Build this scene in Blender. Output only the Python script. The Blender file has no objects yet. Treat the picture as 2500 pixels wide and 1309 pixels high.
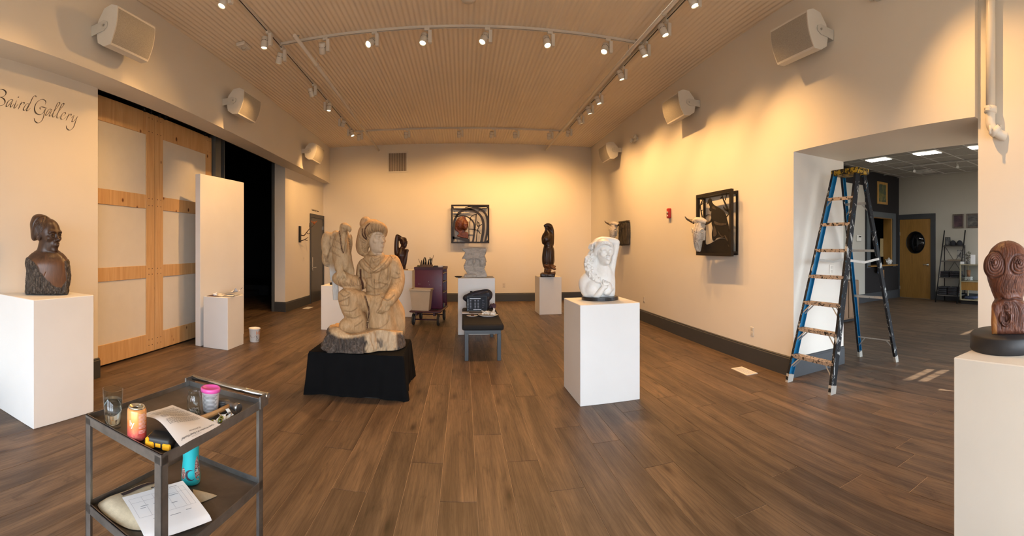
import bpy, bmesh, math, random
import numpy as np
from mathutils import Vector, Matrix
random.seed(7)
PI = math.pi
scene = bpy.context.scene
C = scene.collection

# ------------------------------------------------------------------ camera
# a hand-held sweep panorama: level central-cylindrical lens, eye 1.55 m above the floor
FPX = 1100.0                      # pixels per radian on the 2500 x 1309 frame
cd = bpy.data.cameras.new('camera')
cam = bpy.data.objects.new('camera', cd)
C.objects.link(cam)
cd.type = 'PANO'
cd.panorama_type = 'CENTRAL_CYLINDRICAL'
cd.central_cylindrical_range_u_min = -1250 / FPX
cd.central_cylindrical_range_u_max = 1250 / FPX
cd.central_cylindrical_range_v_min = -(1309 - 602.7) / FPX
cd.central_cylindrical_range_v_max = 602.7 / FPX
cd.central_cylindrical_radius = 1.0
cd.clip_start = 0.01
cam.location = (0, 0, 1.55)
cam.rotation_euler = (PI / 2, 0, -(1250 - 1131) / FPX)
scene.camera = cam

# ------------------------------------------------------------------ light
vs = scene.view_settings
vs.view_transform = 'Standard'
vs.look = 'None'
vs.gamma = 1
vs.use_curve_mapping = False
vs.exposure = -0.05
scene.cycles.max_bounces = 10
scene.cycles.diffuse_bounces = 4
scene.cycles.glossy_bounces = 4
scene.cycles.transmission_bounces = 8
scene.cycles.transparent_max_bounces = 8
scene.cycles.caustics_reflective = False
scene.cycles.caustics_refractive = False
scene.cycles.sample_clamp_indirect = 4

world = bpy.data.worlds.new('sky')
scene.world = world
world.use_nodes = True
bg = world.node_tree.nodes['Background']
bg.inputs[0].default_value = (0.79, 0.89, 1.0, 1)
bg.inputs[1].default_value = 15.8

sd = bpy.data.lights.new('sun', 'SUN')
sd.energy = 14.0
sd.color = (1.0, 0.93, 0.80)
sd.angle = 0.009
sun = bpy.data.objects.new('sun', sd)
C.objects.link(sun)
sun.rotation_euler = Vector((-0.30, 0.95, -1.0)).to_track_quat('-Z', 'Y').to_euler()

SPOT_POWER = 340.0
SPOT_COLOR = (1.0, 0.54, 0.19)

# ------------------------------------------------------------------ helpers
def tag(o, label=None, cat=None, group=None, kind=None):
    if label: o['label'] = label
    if cat: o['category'] = cat
    if group: o['group'] = group
    if kind: o['kind'] = kind
    return o

def thing(name, label, cat, loc=(0, 0, 0), rotz=0.0, group=None):
    o = bpy.data.objects.new(name, None)
    o.empty_display_size = 0.1
    C.objects.link(o)
    o.location = loc
    o.rotation_euler = (0, 0, rotz)
    return tag(o, label, cat, group)

def copy_tree(o, parent=None):
    c = o.copy()
    C.objects.link(c)
    c.parent = parent
    for ch in list(o.children):
        copy_tree(ch, c)
    return c

def link_mesh(name, me, mat=None, parent=None, loc=None, rot=None, smooth=False):
    o = bpy.data.objects.new(name, me)
    C.objects.link(o)
    if mat:
        for m in (mat if isinstance(mat, (list, tuple)) else [mat]):
            me.materials.append(m)
    if smooth:
        me.polygons.foreach_set('use_smooth', [True] * len(me.polygons))
    if parent: o.parent = parent
    if loc is not None: o.location = loc
    if rot is not None: o.rotation_euler = rot
    return o

def catmull(pts, n=8, closed=False):
    P = [Vector(p) for p in pts]
    out = []
    m = len(P)
    rng = range(m) if closed else range(m - 1)
    for i in rng:
        if closed:
            a, b, c, d = P[(i - 1) % m], P[i], P[(i + 1) % m], P[(i + 2) % m]
        else:
            b, c = P[i], P[i + 1]
            a = P[i - 1] if i > 0 else b + (b - c)
            d = P[i + 2] if i + 2 < m else c + (c - b)
        for k in range(n):
            t = k / n
            out.append(0.5 * ((2 * b) + (c - a) * t + (2 * a - 5 * b + 4 * c - d) * t * t + (3 * b - a - 3 * c + d) * t ** 3))
    if not closed: out.append(P[-1])
    return out

class MB:
    """collects shapes; build() links them as ONE mesh object"""
    def __init__(s): s.v = []; s.f = []; s.m = []; s.s = []; s.uv = None
    def add(s, v, f, mi=0, smooth=False):
        o = len(s.v)
        s.v += [tuple(p) for p in v]
        for q in f:
            s.f.append(tuple(i + o for i in q)); s.m.append(mi); s.s.append(smooth)
        return s
    def box(s, a, b, mi=0, M=None):
        x0, y0, z0 = a; x1, y1, z1 = b
        v = [(x0, y0, z0), (x1, y0, z0), (x1, y1, z0), (x0, y1, z0), (x0, y0, z1), (x1, y0, z1), (x1, y1, z1), (x0, y1, z1)]
        if M is not None: v = [M @ Vector(p) for p in v]
        return s.add(v, [(0, 3, 2, 1), (4, 5, 6, 7), (0, 1, 5, 4), (1, 2, 6, 5), (2, 3, 7, 6), (3, 0, 4, 7)], mi)
    def rbox(s, a, b, r=0.004, mi=0, M=None, seg=1):
        """box with chamfered edges"""
        bm = bmesh.new()
        bmesh.ops.create_cube(bm, size=1)
        for v in bm.verts:
            v.co = Vector([(a[i] + b[i]) / 2 + v.co[i] * (b[i] - a[i]) for i in range(3)])
        bmesh.ops.bevel(bm, geom=list(bm.edges), offset=r, segments=seg, affect='EDGES', profile=0.5)
        bm.verts.index_update()
        v = [(M @ q.co if M is not None else q.co.copy()) for q in bm.verts]
        f = [[q.index for q in p.verts] for p in bm.faces]
        bm.free()
        return s.add(v, f, mi, seg > 1)
    def prism(s, poly, z0, z1, mi=0, M=None):
        n = len(poly)
        ar = sum(poly[i][0] * poly[(i + 1) % n][1] - poly[(i + 1) % n][0] * poly[i][1] for i in range(n))
        if ar < 0: poly = poly[::-1]
        v = [(p[0], p[1], z0) for p in poly] + [(p[0], p[1], z1) for p in poly]
        f = [tuple(range(n - 1, -1, -1)), tuple(range(n, 2 * n))] + [(i, (i + 1) % n, n + (i + 1) % n, n + i) for i in range(n)]
        if M is not None: v = [M @ Vector(p) for p in v]
        return s.add(v, f, mi)
    def tube(s, pts, r, seg=8, mi=0, caps=True, smooth=True):
        P = [Vector(p) for p in pts]
        n = len(P)
        R = list(r) if isinstance(r, (list, tuple)) else [r] * n
        T = []
        for i in range(n):
            d = (P[min(i + 1, n - 1)] - P[max(i - 1, 0)])
            T.append(d.normalized() if d.length > 1e-9 else Vector((0, 0, 1)))
        a = Vector((0, 0, 1)) if abs(T[0].z) < 0.9 else Vector((1, 0, 0))
        u = T[0].cross(a).normalized()
        v = []
        for i in range(n):
            u = (u - T[i] * u.dot(T[i]))
            u = u.normalized() if u.length > 1e-6 else T[i].orthogonal().normalized()
            w = T[i].cross(u)
            for k in range(seg):
                t = 2 * PI * k / seg
                v.append(P[i] + (u * math.cos(t) + w * math.sin(t)) * R[i])
        f = []
        for i in range(n - 1):
            for k in range(seg):
                a0 = i * seg + k; b0 = i * seg + (k + 1) % seg
                f.append((a0, b0, b0 + seg, a0 + seg))
        s.add(v, f, mi, smooth)
        if caps:
            o = len(s.v) - len(v)
            s.f.append(tuple(o + k for k in range(seg - 1, -1, -1))); s.m.append(mi); s.s.append(False)
            s.f.append(tuple(o + (n - 1) * seg + k for k in range(seg))); s.m.append(mi); s.s.append(False)
        return s
    def lathe(s, prof, seg=24, mi=0, M=None, smooth=True, close=True):
        n = len(prof)
        v = []
        for (r, z) in prof:
            for k in range(seg):
                t = 2 * PI * k / seg
                p = Vector((r * math.cos(t), r * math.sin(t), z))
                v.append(M @ p if M is not None else p)
        f = []
        for i in range(n - 1):
            for k in range(seg):
                a0 = i * seg + k; b0 = i * seg + (k + 1) % seg
                f.append((a0, b0, b0 + seg, a0 + seg))
        if close:
            if prof[0][0] > 1e-6: f.append(tuple(range(seg - 1, -1, -1)))
            if prof[-1][0] > 1e-6: f.append(tuple((n - 1) * seg + k for k in range(seg)))
        return s.add(v, f, mi, smooth)
    def grid(s, fn, nu, nv, mi=0, smooth=True, M=None):
        v = []
        for i in range(nu + 1):
            for j in range(nv + 1):
                p = Vector(fn(i / nu, j / nv))
                v.append(M @ p if M is not None else p)
        f = [(i * (nv + 1) + j, (i + 1) * (nv + 1) + j, (i + 1) * (nv + 1) + j + 1, i * (nv + 1) + j + 1) for i in range(nu) for j in range(nv)]
        return s.add(v, f, mi, smooth)
    def build(s, name, mat=None, parent=None, loc=None, rot=None, fix=False):
        me = bpy.data.meshes.new(name)
        me.from_pydata(s.v, [], s.f)
        me.polygons.foreach_set('material_index', s.m)
        me.polygons.foreach_set('use_smooth', s.s)
        if fix:
            bm = bmesh.new(); bm.from_mesh(me)
            bmesh.ops.remove_doubles(bm, verts=bm.verts, dist=1e-5)
            bmesh.ops.recalc_face_normals(bm, faces=bm.faces)
            bm.to_mesh(me); bm.free()
        me.update()
        return link_mesh(name, me, mat, parent, loc, rot)

def struct(name, mb, mat, parent=None):
    o = mb.build(name, mat, parent)
    if parent is None: o['kind'] = 'structure'
    return o

def part(name, mat, parent, mb, loc=None, rot=None):
    return mb.build(name, mat, parent, loc, rot)

def text_mesh(s, size, font='', align='LEFT', extrude=0.0, bold=0.0):
    cu = bpy.data.curves.new('txt', 'FONT')
    cu.body = s; cu.size = size; cu.align_x = align; cu.align_y = 'CENTER'
    cu.extrude = extrude; cu.offset = bold; cu.resolution_u = 3
    o = bpy.data.objects.new('txt', cu)
    C.objects.link(o)
    dg = bpy.context.evaluated_depsgraph_get()
    dg.update()
    me = bpy.data.meshes.new_from_object(o.evaluated_get(dg))
    bpy.data.objects.remove(o); bpy.data.curves.remove(cu)
    return me

# ------------------------------------------------------------------ materials
MATS = {}
def new_mat(name):
    m = bpy.data.materials.new(name)
    m.use_nodes = True
    MATS[name] = m
    nt = m.node_tree
    return m, nt, nt.nodes['Principled BSDF']

def N(nt, typ, **kw):
    n = nt.nodes.new(typ)
    for k, v in kw.items():
        if k.startswith('i_'):
            key = k[2:]
            key = int(key) if key.isdigit() else key.replace('_', ' ')
            n.inputs[key].default_value = v
        else:
            setattr(n, k, v)
    return n

def ramp(nt, fac, stops, interp='LINEAR'):
    r = nt.nodes.new('ShaderNodeValToRGB')
    r.color_ramp.interpolation = interp
    el = r.color_ramp.elements
    while len(el) > 1: el.remove(el[-1])
    el[0].position = stops[0][0]; el[0].color = (*stops[0][1], 1)
    for p, c in stops[1:]:
        e = el.new(p); e.color = (*c, 1)
    nt.links.new(fac, r.inputs[0])
    return r.outputs[0]

def mix(nt, f, a, b, mode='MIX'):
    n = nt.nodes.new('ShaderNodeMix')
    n.data_type = 'RGBA'; n.blend_type = mode
    for sock, val in ((n.inputs[0], f), (n.inputs[6], a), (n.inputs[7], b)):
        if hasattr(val, 'links'): nt.links.new(val, sock)
        elif isinstance(val, (int, float)): sock.default_value = val
        else: sock.default_value = (*val, 1)
    return n.outputs[2]

def noise(nt, scale, detail=4, rough=0.5, vec=None, dist=0.0):
    n = N(nt, 'ShaderNodeTexNoise')
    n.inputs['Scale'].default_value = scale
    n.inputs['Detail'].default_value = detail
    n.inputs['Roughness'].default_value = rough
    n.inputs['Distortion'].default_value = dist
    if vec is not None: nt.links.new(vec, n.inputs['Vector'])
    return n.outputs['Fac']

def objco(nt, scale=(1, 1, 1), loc=(0, 0, 0), rot=(0, 0, 0), kind='Object'):
    tc = nt.nodes.new('ShaderNodeTexCoord')
    mp = nt.nodes.new('ShaderNodeMapping')
    mp.inputs['Scale'].default_value = scale
    mp.inputs['Location'].default_value = loc
    mp.inputs['Rotation'].default_value = rot
    nt.links.new(tc.outputs[kind], mp.inputs[0])
    return mp.outputs[0]

def bump(nt, bsdf, h, strength=0.3, dist=0.01):
    b = nt.nodes.new('ShaderNodeBump')
    b.inputs['Strength'].default_value = strength
    b.inputs['Distance'].default_value = dist
    nt.links.new(h, b.inputs['Height'])
    nt.links.new(b.outputs[0], bsdf.inputs['Normal'])

def plain(name, col, rough=0.5, metal=0.0, var=0.06, scale=6.0, bumps=0.0, bscale=120.0, spec=0.5, **kw):
    """a plain painted/moulded surface: slight tone variation, optional fine relief"""
    if name in MATS: return MATS[name]
    m, nt, b = new_mat(name)
    b.inputs['Roughness'].default_value = rough
    b.inputs['Metallic'].default_value = metal
    b.inputs['Specular IOR Level'].default_value = spec
    co = objco(nt)
    f = noise(nt, scale, 4, 0.55, co)
    lo = tuple(max(0, c * (1 - var)) for c in col); hi = tuple(min(1, c * (1 + var)) for c in col)
    nt.links.new(ramp(nt, f, [(0.3, lo), (0.7, hi)]), b.inputs['Base Color'])
    if bumps > 0:
        bump(nt, b, noise(nt, bscale, 3, 0.5, co), bumps, 0.003)
    for k, v in kw.items():
        b.inputs[k.replace('_', ' ')].default_value = v
    return m
# ------------------------------------------------------------------ room materials
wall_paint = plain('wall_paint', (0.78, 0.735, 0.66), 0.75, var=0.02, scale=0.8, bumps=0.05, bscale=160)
white_paint = plain('plinth_white', (0.82, 0.815, 0.80), 0.55, var=0.025, scale=1.5, bumps=0.06, bscale=90)
trim_grey = plain('trim_charcoal', (0.042, 0.045, 0.05), 0.5, var=0.05)
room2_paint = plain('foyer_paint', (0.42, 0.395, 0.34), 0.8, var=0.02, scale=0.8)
dark_paint = plain('dark_brown_paint', (0.008, 0.006, 0.006), 0.8, var=0.05)
black_paint = plain('theatre_black', (0.006, 0.006, 0.006), 0.9, var=0.05)
steel_grey = plain('painted_steel_grey', (0.085, 0.095, 0.10), 0.4, var=0.05)

def floor_wood():
    m, nt, b = new_mat('floor_vinyl_oak')
    oi = N(nt, 'ShaderNodeObjectInfo'); ge = N(nt, 'ShaderNodeNewGeometry')
    ad = N(nt, 'ShaderNodeMath', operation='ADD')
    nt.links.new(oi.outputs['Random'], ad.inputs[0]); nt.links.new(ge.outputs['Random Per Island'], ad.inputs[1])
    fr = N(nt, 'ShaderNodeMath', operation='FRACT'); nt.links.new(ad.outputs[0], fr.inputs[0])
    rnd = fr.outputs[0]
    # board coordinates: world position shifted by a random amount along and across the board
    cx = N(nt, 'ShaderNodeCombineXYZ')
    m1 = N(nt, 'ShaderNodeMath', operation='MULTIPLY'); m1.inputs[1].default_value = 37.0
    m2 = N(nt, 'ShaderNodeMath', operation='MULTIPLY'); m2.inputs[1].default_value = 91.0
    nt.links.new(rnd, m1.inputs[0]); nt.links.new(rnd, m2.inputs[0])
    nt.links.new(m1.outputs[0], cx.inputs[0]); nt.links.new(m2.outputs[0], cx.inputs[1])
    va = N(nt, 'ShaderNodeVectorMath', operation='ADD')
    nt.links.new(ge.outputs['Position'], va.inputs[0]); nt.links.new(cx.outputs[0], va.inputs[1])
    def mp(sx, sy):
        q = N(nt, 'ShaderNodeMapping'); q.inputs['Scale'].default_value = (sx, sy, 1)
        nt.links.new(va.outputs[0], q.inputs[0]); return q.outputs[0]
    streak = noise(nt, 1.0, 5, 0.60, mp(8.5, 0.55), 0.8)          # broad colour bands along the board
    blotch = noise(nt, 1.0, 5, 0.62, mp(7.0, 2.0), 1.4)
    fine = noise(nt, 1.0, 4, 0.7, mp(150, 3.5), 0.3)            # pores
    wv = N(nt, 'ShaderNodeTexWave', wave_type='RINGS', rings_direction='Z')
    wv.inputs['Scale'].default_value = 4.0; wv.inputs['Distortion'].default_value = 5.0
    wv.inputs['Detail'].default_value = 3.0; wv.inputs['Detail Scale'].default_value = 1.2
    nt.links.new(mp(3.2, 0.42), wv.inputs['Vector'])
    base = ramp(nt, streak, [(0.26, (0.048, 0.030, 0.020)), (0.42, (0.094, 0.062, 0.041)), (0.55, (0.138, 0.093, 0.061)), (0.66, (0.180, 0.121, 0.077)), (0.80, (0.235, 0.155, 0.093))])
    bl = ramp(nt, blotch, [(0.28, (0.34, 0.31, 0.29)), (0.42, (0.86, 0.85, 0.84)), (0.70, (1.12, 1.11, 1.09))])
    c = mix(nt, 0.75, base, bl, 'MULTIPLY')
    wr = ramp(nt, wv.outputs['Fac'], [(0.0, (0.72, 0.70, 0.68)), (0.35, (1.0, 1.0, 1.0))])
    c = mix(nt, 0.55, c, wr, 'MULTIPLY')
    fi = ramp(nt, fine, [(0.36, (0.66, 0.64, 0.62)), (0.55, (1.05, 1.05, 1.05))])
    c = mix(nt, 0.7, c, fi, 'MULTIPLY')
    kv = N(nt, 'ShaderNodeTexVoronoi'); kv.inputs['Scale'].default_value = 1.0; nt.links.new(mp(4.4, 1.25), kv.inputs['Vector'])
    c = mix(nt, 1.0, c, ramp(nt, kv.outputs['Distance'], [(0.035, (0.22, 0.19, 0.17)), (0.10, (0.66, 0.62, 0.60)), (0.20, (1, 1, 1))]), 'MULTIPLY')
    tone = ramp(nt, rnd, [(0.0, (0.84, 0.84, 0.85)), (0.5, (1.0, 0.99, 0.97)), (1.0, (1.14, 1.12, 1.08))])
    c = mix(nt, 1.0, c, tone, 'MULTIPLY')
    nt.links.new(c, b.inputs['Base Color'])
    rr = ramp(nt, fine, [(0.3, (0.50, 0.50, 0.50)), (0.7, (0.40, 0.40, 0.40))])
    nt.links.new(rr, b.inputs['Roughness'])
    b.inputs['Specular IOR Level'].default_value = 0.4
    bump(nt, b, fine, 0.25, 0.0015)
    return m
floor_mat = floor_wood()
joint_glint_mat = plain('plank_joint_glint', (0.60, 0.46, 0.33), 0.8, var=0.1)  # pale colour under the gaps imitates glint on the board edges
ceil_mat = plain('ceiling_corrugated_paint', (0.88, 0.77, 0.62), 0.6, var=0.03, scale=0.7)

# room shape (metres): x right, y into the room
xL = lambda y: -(3.395 + 0.039 * y)      # upper left wall (bulkhead)
xW = lambda y: -(3.73 + 0.039 * y)       # lower left wall
xD = lambda y: -(4.00 + 0.039 * y)       # plane of the sliding doors
xR = lambda y: 3.523 + 0.0155 * y        # right wall
YB, YF, HC = 12.75, -2.5, 4.473          # back wall, front wall, ceiling
HS = 3.43                                # soffit height on the left
OY0, OY1, OH = 1.65, 3.98, 2.68          # opening in the right wall
X2, Y2B, Y2F, H2 = 11.45, 7.9, 0.9, 3.66 # foyer: far wall, its side walls, ceiling

# ------------------------------------------------------------------ floor: subfloor slab and planks
struct('floor', MB().box((-13, YF - 0.2, -0.12), (X2 + 0.3, 17, -0.003)), joint_glint_mat)
floor = bpy.data.objects['floor']
PW, PL = 0.2294, 1.83
phase = {-4: 3.85, -3: 3.33, -2: 2.77, -1: 3.72, 0: 3.22, 1: 2.735, 2: 3.71, 3: 3.23, 4: 2.80, 5: 3.77, 6: 3.40, 7: 2.9, 8: 3.95, 9: 3.3}
rp = random.Random(3)
planks = []
def in_room(x, y):
    if -4.9 < x < 4.0 and YF < y < YB: return True
    if x >= 3.5 and Y2F - 0.3 < y < Y2B + 0.3: return True
    if x <= -3.8 and 3.0 < y < 16.5: return True
    return False
for k in range(-54, 52):
    x0 = -0.374 + PW * k; xc = x0 + PW / 2
    ph = phase.get(k, rp.uniform(0, PL))
    y = ph - PL * math.ceil((ph - YF) / PL)
    while y < 16.6:
        yc = y + PL / 2
        if in_room(xc, yc) or in_room(xc, y) or in_room(xc, y + PL):
            planks.append((x0, y))
        y += PL
planks = [p for p in planks if p[1] + PL > 0.3]
def vis(p):   # rough on-picture size, to choose which boards are objects of their own
    x, y = p[0] + PW / 2, p[1] + PL / 2
    th = math.atan2(x, max(y, 0.01)) - 0.108
    r = math.hypot(x, y)
    if abs(th) > 1.18: return 0
    if r < 1.9: return 0
    if x < -4.3 and not (-0.56 < math.atan2(x, y) < -0.38): return 0
    if x > 4.0 and not (0.74 < math.atan2(x, y) < 1.13): return 0
    return 1 / (r * r)
planks.sort(key=vis, reverse=True)
def plank_mesh(mb, x, y, dz):
    g, e, c, t = 0.0010, 0.0024, 0.0010, 0.004
    a, b_, d, f_ = x + g, x + PW - g, y + e, y + PL - e
    v = [(a, d, -t), (b_, d, -t), (b_, f_, -t), (a, f_, -t), (a, d, -c + dz), (b_, d, -c + dz), (b_, f_, -c + dz), (a, f_, -c + dz),
         (a + c, d + c, dz), (b_ - c, d + c, dz), (b_ - c, f_ - c, dz), (a + c, f_ - c, dz)]
    q = [(0, 1, 5, 4), (1, 2, 6, 5), (2, 3, 7, 6), (3, 0, 4, 7), (4, 5, 9, 8), (5, 6, 10, 9), (6, 7, 11, 10), (7, 4, 8, 11), (8, 9, 10, 11)]
    mb.add(v, q)
pm = MB(); plank_mesh(pm, 0, 0, 0)
p0 = pm.build('plank', floor_mat, floor)
for i, (x, y) in enumerate(planks[:300]):
    o = p0 if i == 0 else p0.copy()
    if i: C.objects.link(o)
    o.location = (x, y, rp.uniform(-0.0004, 0.0))
rest = MB()
for (x, y) in planks[300:]: plank_mesh(rest, x, y, 0)
tag(rest.build('distant_planks', floor_mat, floor), kind='stuff')

# ------------------------------------------------------------------ ceiling: corrugated sheet, ribs run along the room
pitch, amp, seg = 0.068, 0.0062, 8
cm = MB()
nx = int(8.2 / pitch)
v = []
for i in range(nx * seg + 1):
    x = -4.1 + i * pitch / seg
    z = HC + amp * math.cos(2 * PI * i / seg) + amp
    v += [(x, YF - 0.1, z), (x, YB + 0.02, z)]
cm.add(v, [(2 * i, 2 * i + 1, 2 * i + 3, 2 * i + 2) for i in range(nx * seg)], 0, True)
cm.box((-4.4, YF - 0.2, HC + 0.03), (4.6, YB + 0.25, HC + 0.15))
struct('ceiling', cm, ceil_mat)

# ------------------------------------------------------------------ walls
w = MB()
w.prism([(xL(YF), YF), (xL(YB), YB), (xW(YB) - 0.02, YB), (xW(YF) - 0.02, YF)], HS, HC + 0.04)           # bulkhead
w.prism([(xW(YF), YF), (xW(3.68), 3.68), (xW(3.68) - 0.10, 3.68), (xW(YF) - 0.10, YF)], 0, HS + 0.001)     # near lower wall
w.prism([(-4.118, 9.87), (-4.09, YB), (-4.38, YB), (-4.388, 9.87)], 0, HS + 0.3)                           # far lower wall
struct('wall_left', w, wall_paint)
struct('wall_back', MB().box((-4.6, YB, 0), (4.7, YB + 0.2, HC + 0.04)), wall_paint)
w = MB()
w.prism([(xR(OY1), OY1), (xR(YB), YB), (xR(YB) + 0.86, YB), (xR(OY1) + 0.89, OY1)], 0, HC + 0.04)
w.prism([(xR(OY0), OY0), (xR(OY1), OY1), (xR(OY1) + 0.89, OY1), (xR(OY0) + 0.92, OY0)], OH, HC + 0.04)
w.prism([(3.615, YF), (3.615, OY0), (xR(OY0) + 0.92, OY0), (xR(OY0) + 0.92, YF)], 0, HC + 0.04)
struct('wall_right', w, wall_paint)

# front wall behind the camera: a shopfront of three tall windows letting the daylight in
w = MB()
wins = [(-3.0, -1.2), (-0.9, 0.9), (1.2, 3.0)]
z0w, z1w = 0.35, 2.8
edges = [-4.2] + [e for q in wins for e in q] + [4.7]
for i in range(0, len(edges), 2): w.box((edges[i], YF - 0.2, 0), (edges[i + 1], YF, HC + 0.04))
for a, b_ in wins:
    w.box((a, YF - 0.2, 0), (b_, YF, z0w)); w.box((a, YF - 0.2, z1w), (b_, YF, HC + 0.04))
struct('wall_front', w, wall_paint)
for i, (a, b_) in enumerate(wins):
    f = MB()
    for q in ((a, a + 0.05), (b_ - 0.05, b_), ((a + b_) / 2 - 0.025, (a + b_) / 2 + 0.025)):
        f.box((q[0], YF - 0.13, z0w), (q[1], YF - 0.07, z1w))
    for zz in (z0w, z1w - 0.05, 2.1): f.box((a, YF - 0.13, zz), (b_, YF - 0.07, zz + 0.05))
    struct('window_%d' % (i + 1), f, trim_grey)
    ld = bpy.data.lights.new('window_portal', 'AREA'); ld.shape = 'RECTANGLE'; ld.size = b_ - a; ld.size_y = z1w - z0w
    ld.cycles.is_portal = True
    lo = bpy.data.objects.new('window_portal', ld); C.objects.link(lo)
    lo.location = ((a + b_) / 2, YF - 0.16, (z0w + z1w) / 2); lo.rotation_euler = (PI / 2, 0, 0)
    lo.rotation_euler = Vector((0, 1, 0)).to_track_quat('-Z', 'Z').to_euler()

# baseboards
def base_run(mb, pts, h=0.235, t=0.022):
    """moulded skirting along a polyline; the room lies on the right-hand side of the path"""
    prof = [(0, 0), (t, 0), (t, h - 0.03), (t * 0.75, h - 0.022), (t * 0.75, h - 0.008), (t * 0.35, h), (0, h)]
    P = [Vector((p[0], p[1])) for p in pts]
    n = len(P)
    rings = []
    for i in range(n):
        d0 = (P[i] - P[i - 1]).normalized() if i > 0 else (P[1] - P[0]).normalized()
        d1 = (P[i + 1] - P[i]).normalized() if i < n - 1 else d0
        n0 = Vector((d0.y, -d0.x)); n1 = Vector((d1.y, -d1.x))
        mm = (n0 + n1); mm = mm / max(0.2, mm.dot(n1)) if i not in (0, n - 1) else n0 if i == n - 1 else n1
        rings.append([(P[i].x + mm.x * a, P[i].y + mm.y * a, z) for a, z in prof])
    k = len(prof)
    v = [p for r in rings for p in r]
    f = [(i * k + j, (i + 1) * k + j, (i + 1) * k + (j + 1) % k, i * k + (j + 1) % k) for i in range(n - 1) for j in range(k)]
    f += [tuple(range(k - 1, -1, -1)), tuple((n - 1) * k + j for j in range(k))]
    mb.add(v, f)
b = MB(); base_run(b, [(xW(YF), YF), (xW(3.68), 3.68), (xW(3.68) - 0.10, 3.68)]); struct('baseboard_left', b, trim_grey)
b = MB(); base_run(b, [(-4.388, 9.87), (-4.118, 9.87), (-4.104, 11.54)]); struct('baseboard_left_far', b, trim_grey)
b = MB(); base_run(b, [(-4.09, YB), (xR(YB), YB), (xR(OY1), OY1), (xR(OY1) + 0.89, OY1)]); struct('baseboard_back_right', b, trim_grey)

# ------------------------------------------------------------------ dark theatre behind the sliding doors
w = MB()
w.box((-12.6, 3.0, 0), (-12.4, 16.6, 5.2)); w.box((-12.6, 16.4, 0), (-4.2, 16.6, 5.2))
w.box((-12.6, 2.8, 0), (-4.05, 3.0, 5.2)); w.box((-12.6, 2.8, 5.0), (-4.2, 16.6, 5.2))
w.box((-4.42, 12.7, 0), (-4.2, 16.6, 5.2)); w.prism([(-4.37, 9.9), (-4.37, 12.7), (-4.40, 12.7), (-4.41, 9.9)], 0, 5.0)
w.prism([(xW(3.0) - 0.06, 3.0), (xW(YB) - 0.06, YB), (xW(YB) - 0.1, YB), (xW(3.0) - 0.1, 3.0)], HS + 0.17, 5.1)
struct('wall_theatre', w, black_paint)

# pavement outside the shopfront
struct('floor_outside', MB().box((-40, -60, -0.30), (50, YF - 0.2, -0.13)).box((4.75, YF - 0.2, -0.30), (50, 0.7, -0.13)), plain('pavement', (0.14, 0.135, 0.13), 0.9, var=0.1))
# ------------------------------------------------------------------ foyer beyond the opening
glass_mat, _nt, _b = new_mat('clear_glass')     # thin-walled glass: see-through with a sharp Fresnel sheen
_tr = N(_nt, 'ShaderNodeBsdfTransparent'); _tr.inputs[0].default_value = (0.93, 0.95, 0.945, 1)
_gl = N(_nt, 'ShaderNodeBsdfGlossy'); _gl.inputs['Roughness'].default_value = 0.02
_lw = N(_nt, 'ShaderNodeLayerWeight'); _lw.inputs[0].default_value = 0.5
_pw = N(_nt, 'ShaderNodeMath', operation='POWER'); _pw.inputs[1].default_value = 4.0; _nt.links.new(_lw.outputs['Facing'], _pw.inputs[0])
_fr = N(_nt, 'ShaderNodeMath', operation='MULTIPLY_ADD'); _fr.inputs[1].default_value = 0.7; _fr.inputs[2].default_value = 0.035; _nt.links.new(_pw.outputs[0], _fr.inputs[0])
_mx = N(_nt, 'ShaderNodeMixShader')
_nt.links.new(_fr.outputs[0], _mx.inputs[0]); _nt.links.new(_tr.outputs[0], _mx.inputs[1]); _nt.links.new(_gl.outputs[0], _mx.inputs[2])
_nt.links.new(_mx.outputs[0], _nt.nodes['Material Output'].inputs[0])
def emit_mat(name, col, strength):
    m, nt, b = new_mat(name)
    b.inputs['Base Color'].default_value = (*col, 1)
    b.inputs['Emission Color'].default_value = (*col, 1)
    b.inputs['Emission Strength'].default_value = strength
    return m
def wood_mat(name, dark, mid, light, scale=6.0, stretch=(1, 1, 8), rough=0.45, ring=3.0, bumps=0.05):
    m, nt, b = new_mat(name)
    co = objco(nt, scale=tuple(scale / s for s in stretch))
    n1 = noise(nt, 1.0, 4, 0.6, co, 1.2)
    c = ramp(nt, n1, [(0.25, dark), (0.5, mid), (0.75, light)])
    co2 = objco(nt, scale=tuple(scale * 9 / s for s in stretch))
    n2 = noise(nt, 1.0, 3, 0.6, co2)
    c = mix(nt, 0.5, c, ramp(nt, n2, [(0.35, (0.75, 0.73, 0.7)), (0.6, (1.05, 1.05, 1.05))]), 'MULTIPLY')
    nt.links.new(c, b.inputs['Base Color'])
    b.inputs['Roughness'].default_value = rough
    if bumps: bump(nt, b, n2, bumps, 0.004)
    return m
honey_wood = wood_mat('honey_birch', (0.25, 0.125, 0.028), (0.30, 0.155, 0.038), (0.35, 0.185, 0.05), 3.0, rough=0.4)
tile_mat = plain('acoustic_tile', (0.27, 0.255, 0.23), 0.9, var=0.06, scale=14, bumps=0.25, bscale=220)
tbar_mat = plain('ceiling_grid_white', (0.5, 0.49, 0.46), 0.5)
panel_glow = emit_mat('fluorescent_panel', (1.0, 0.97, 0.90), 34.0)
chrome = plain('brushed_nickel', (0.55, 0.54, 0.52), 0.3, 1.0, var=0.03)
black_metal = plain('black_metal', (0.012, 0.012, 0.013), 0.4, 0.3)
black_glass = plain('black_glass', (0.006, 0.006, 0.007), 0.08, var=0.02)
paper_mat = plain('white_paper', (0.86, 0.86, 0.87), 0.7, var=0.015)
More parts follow.
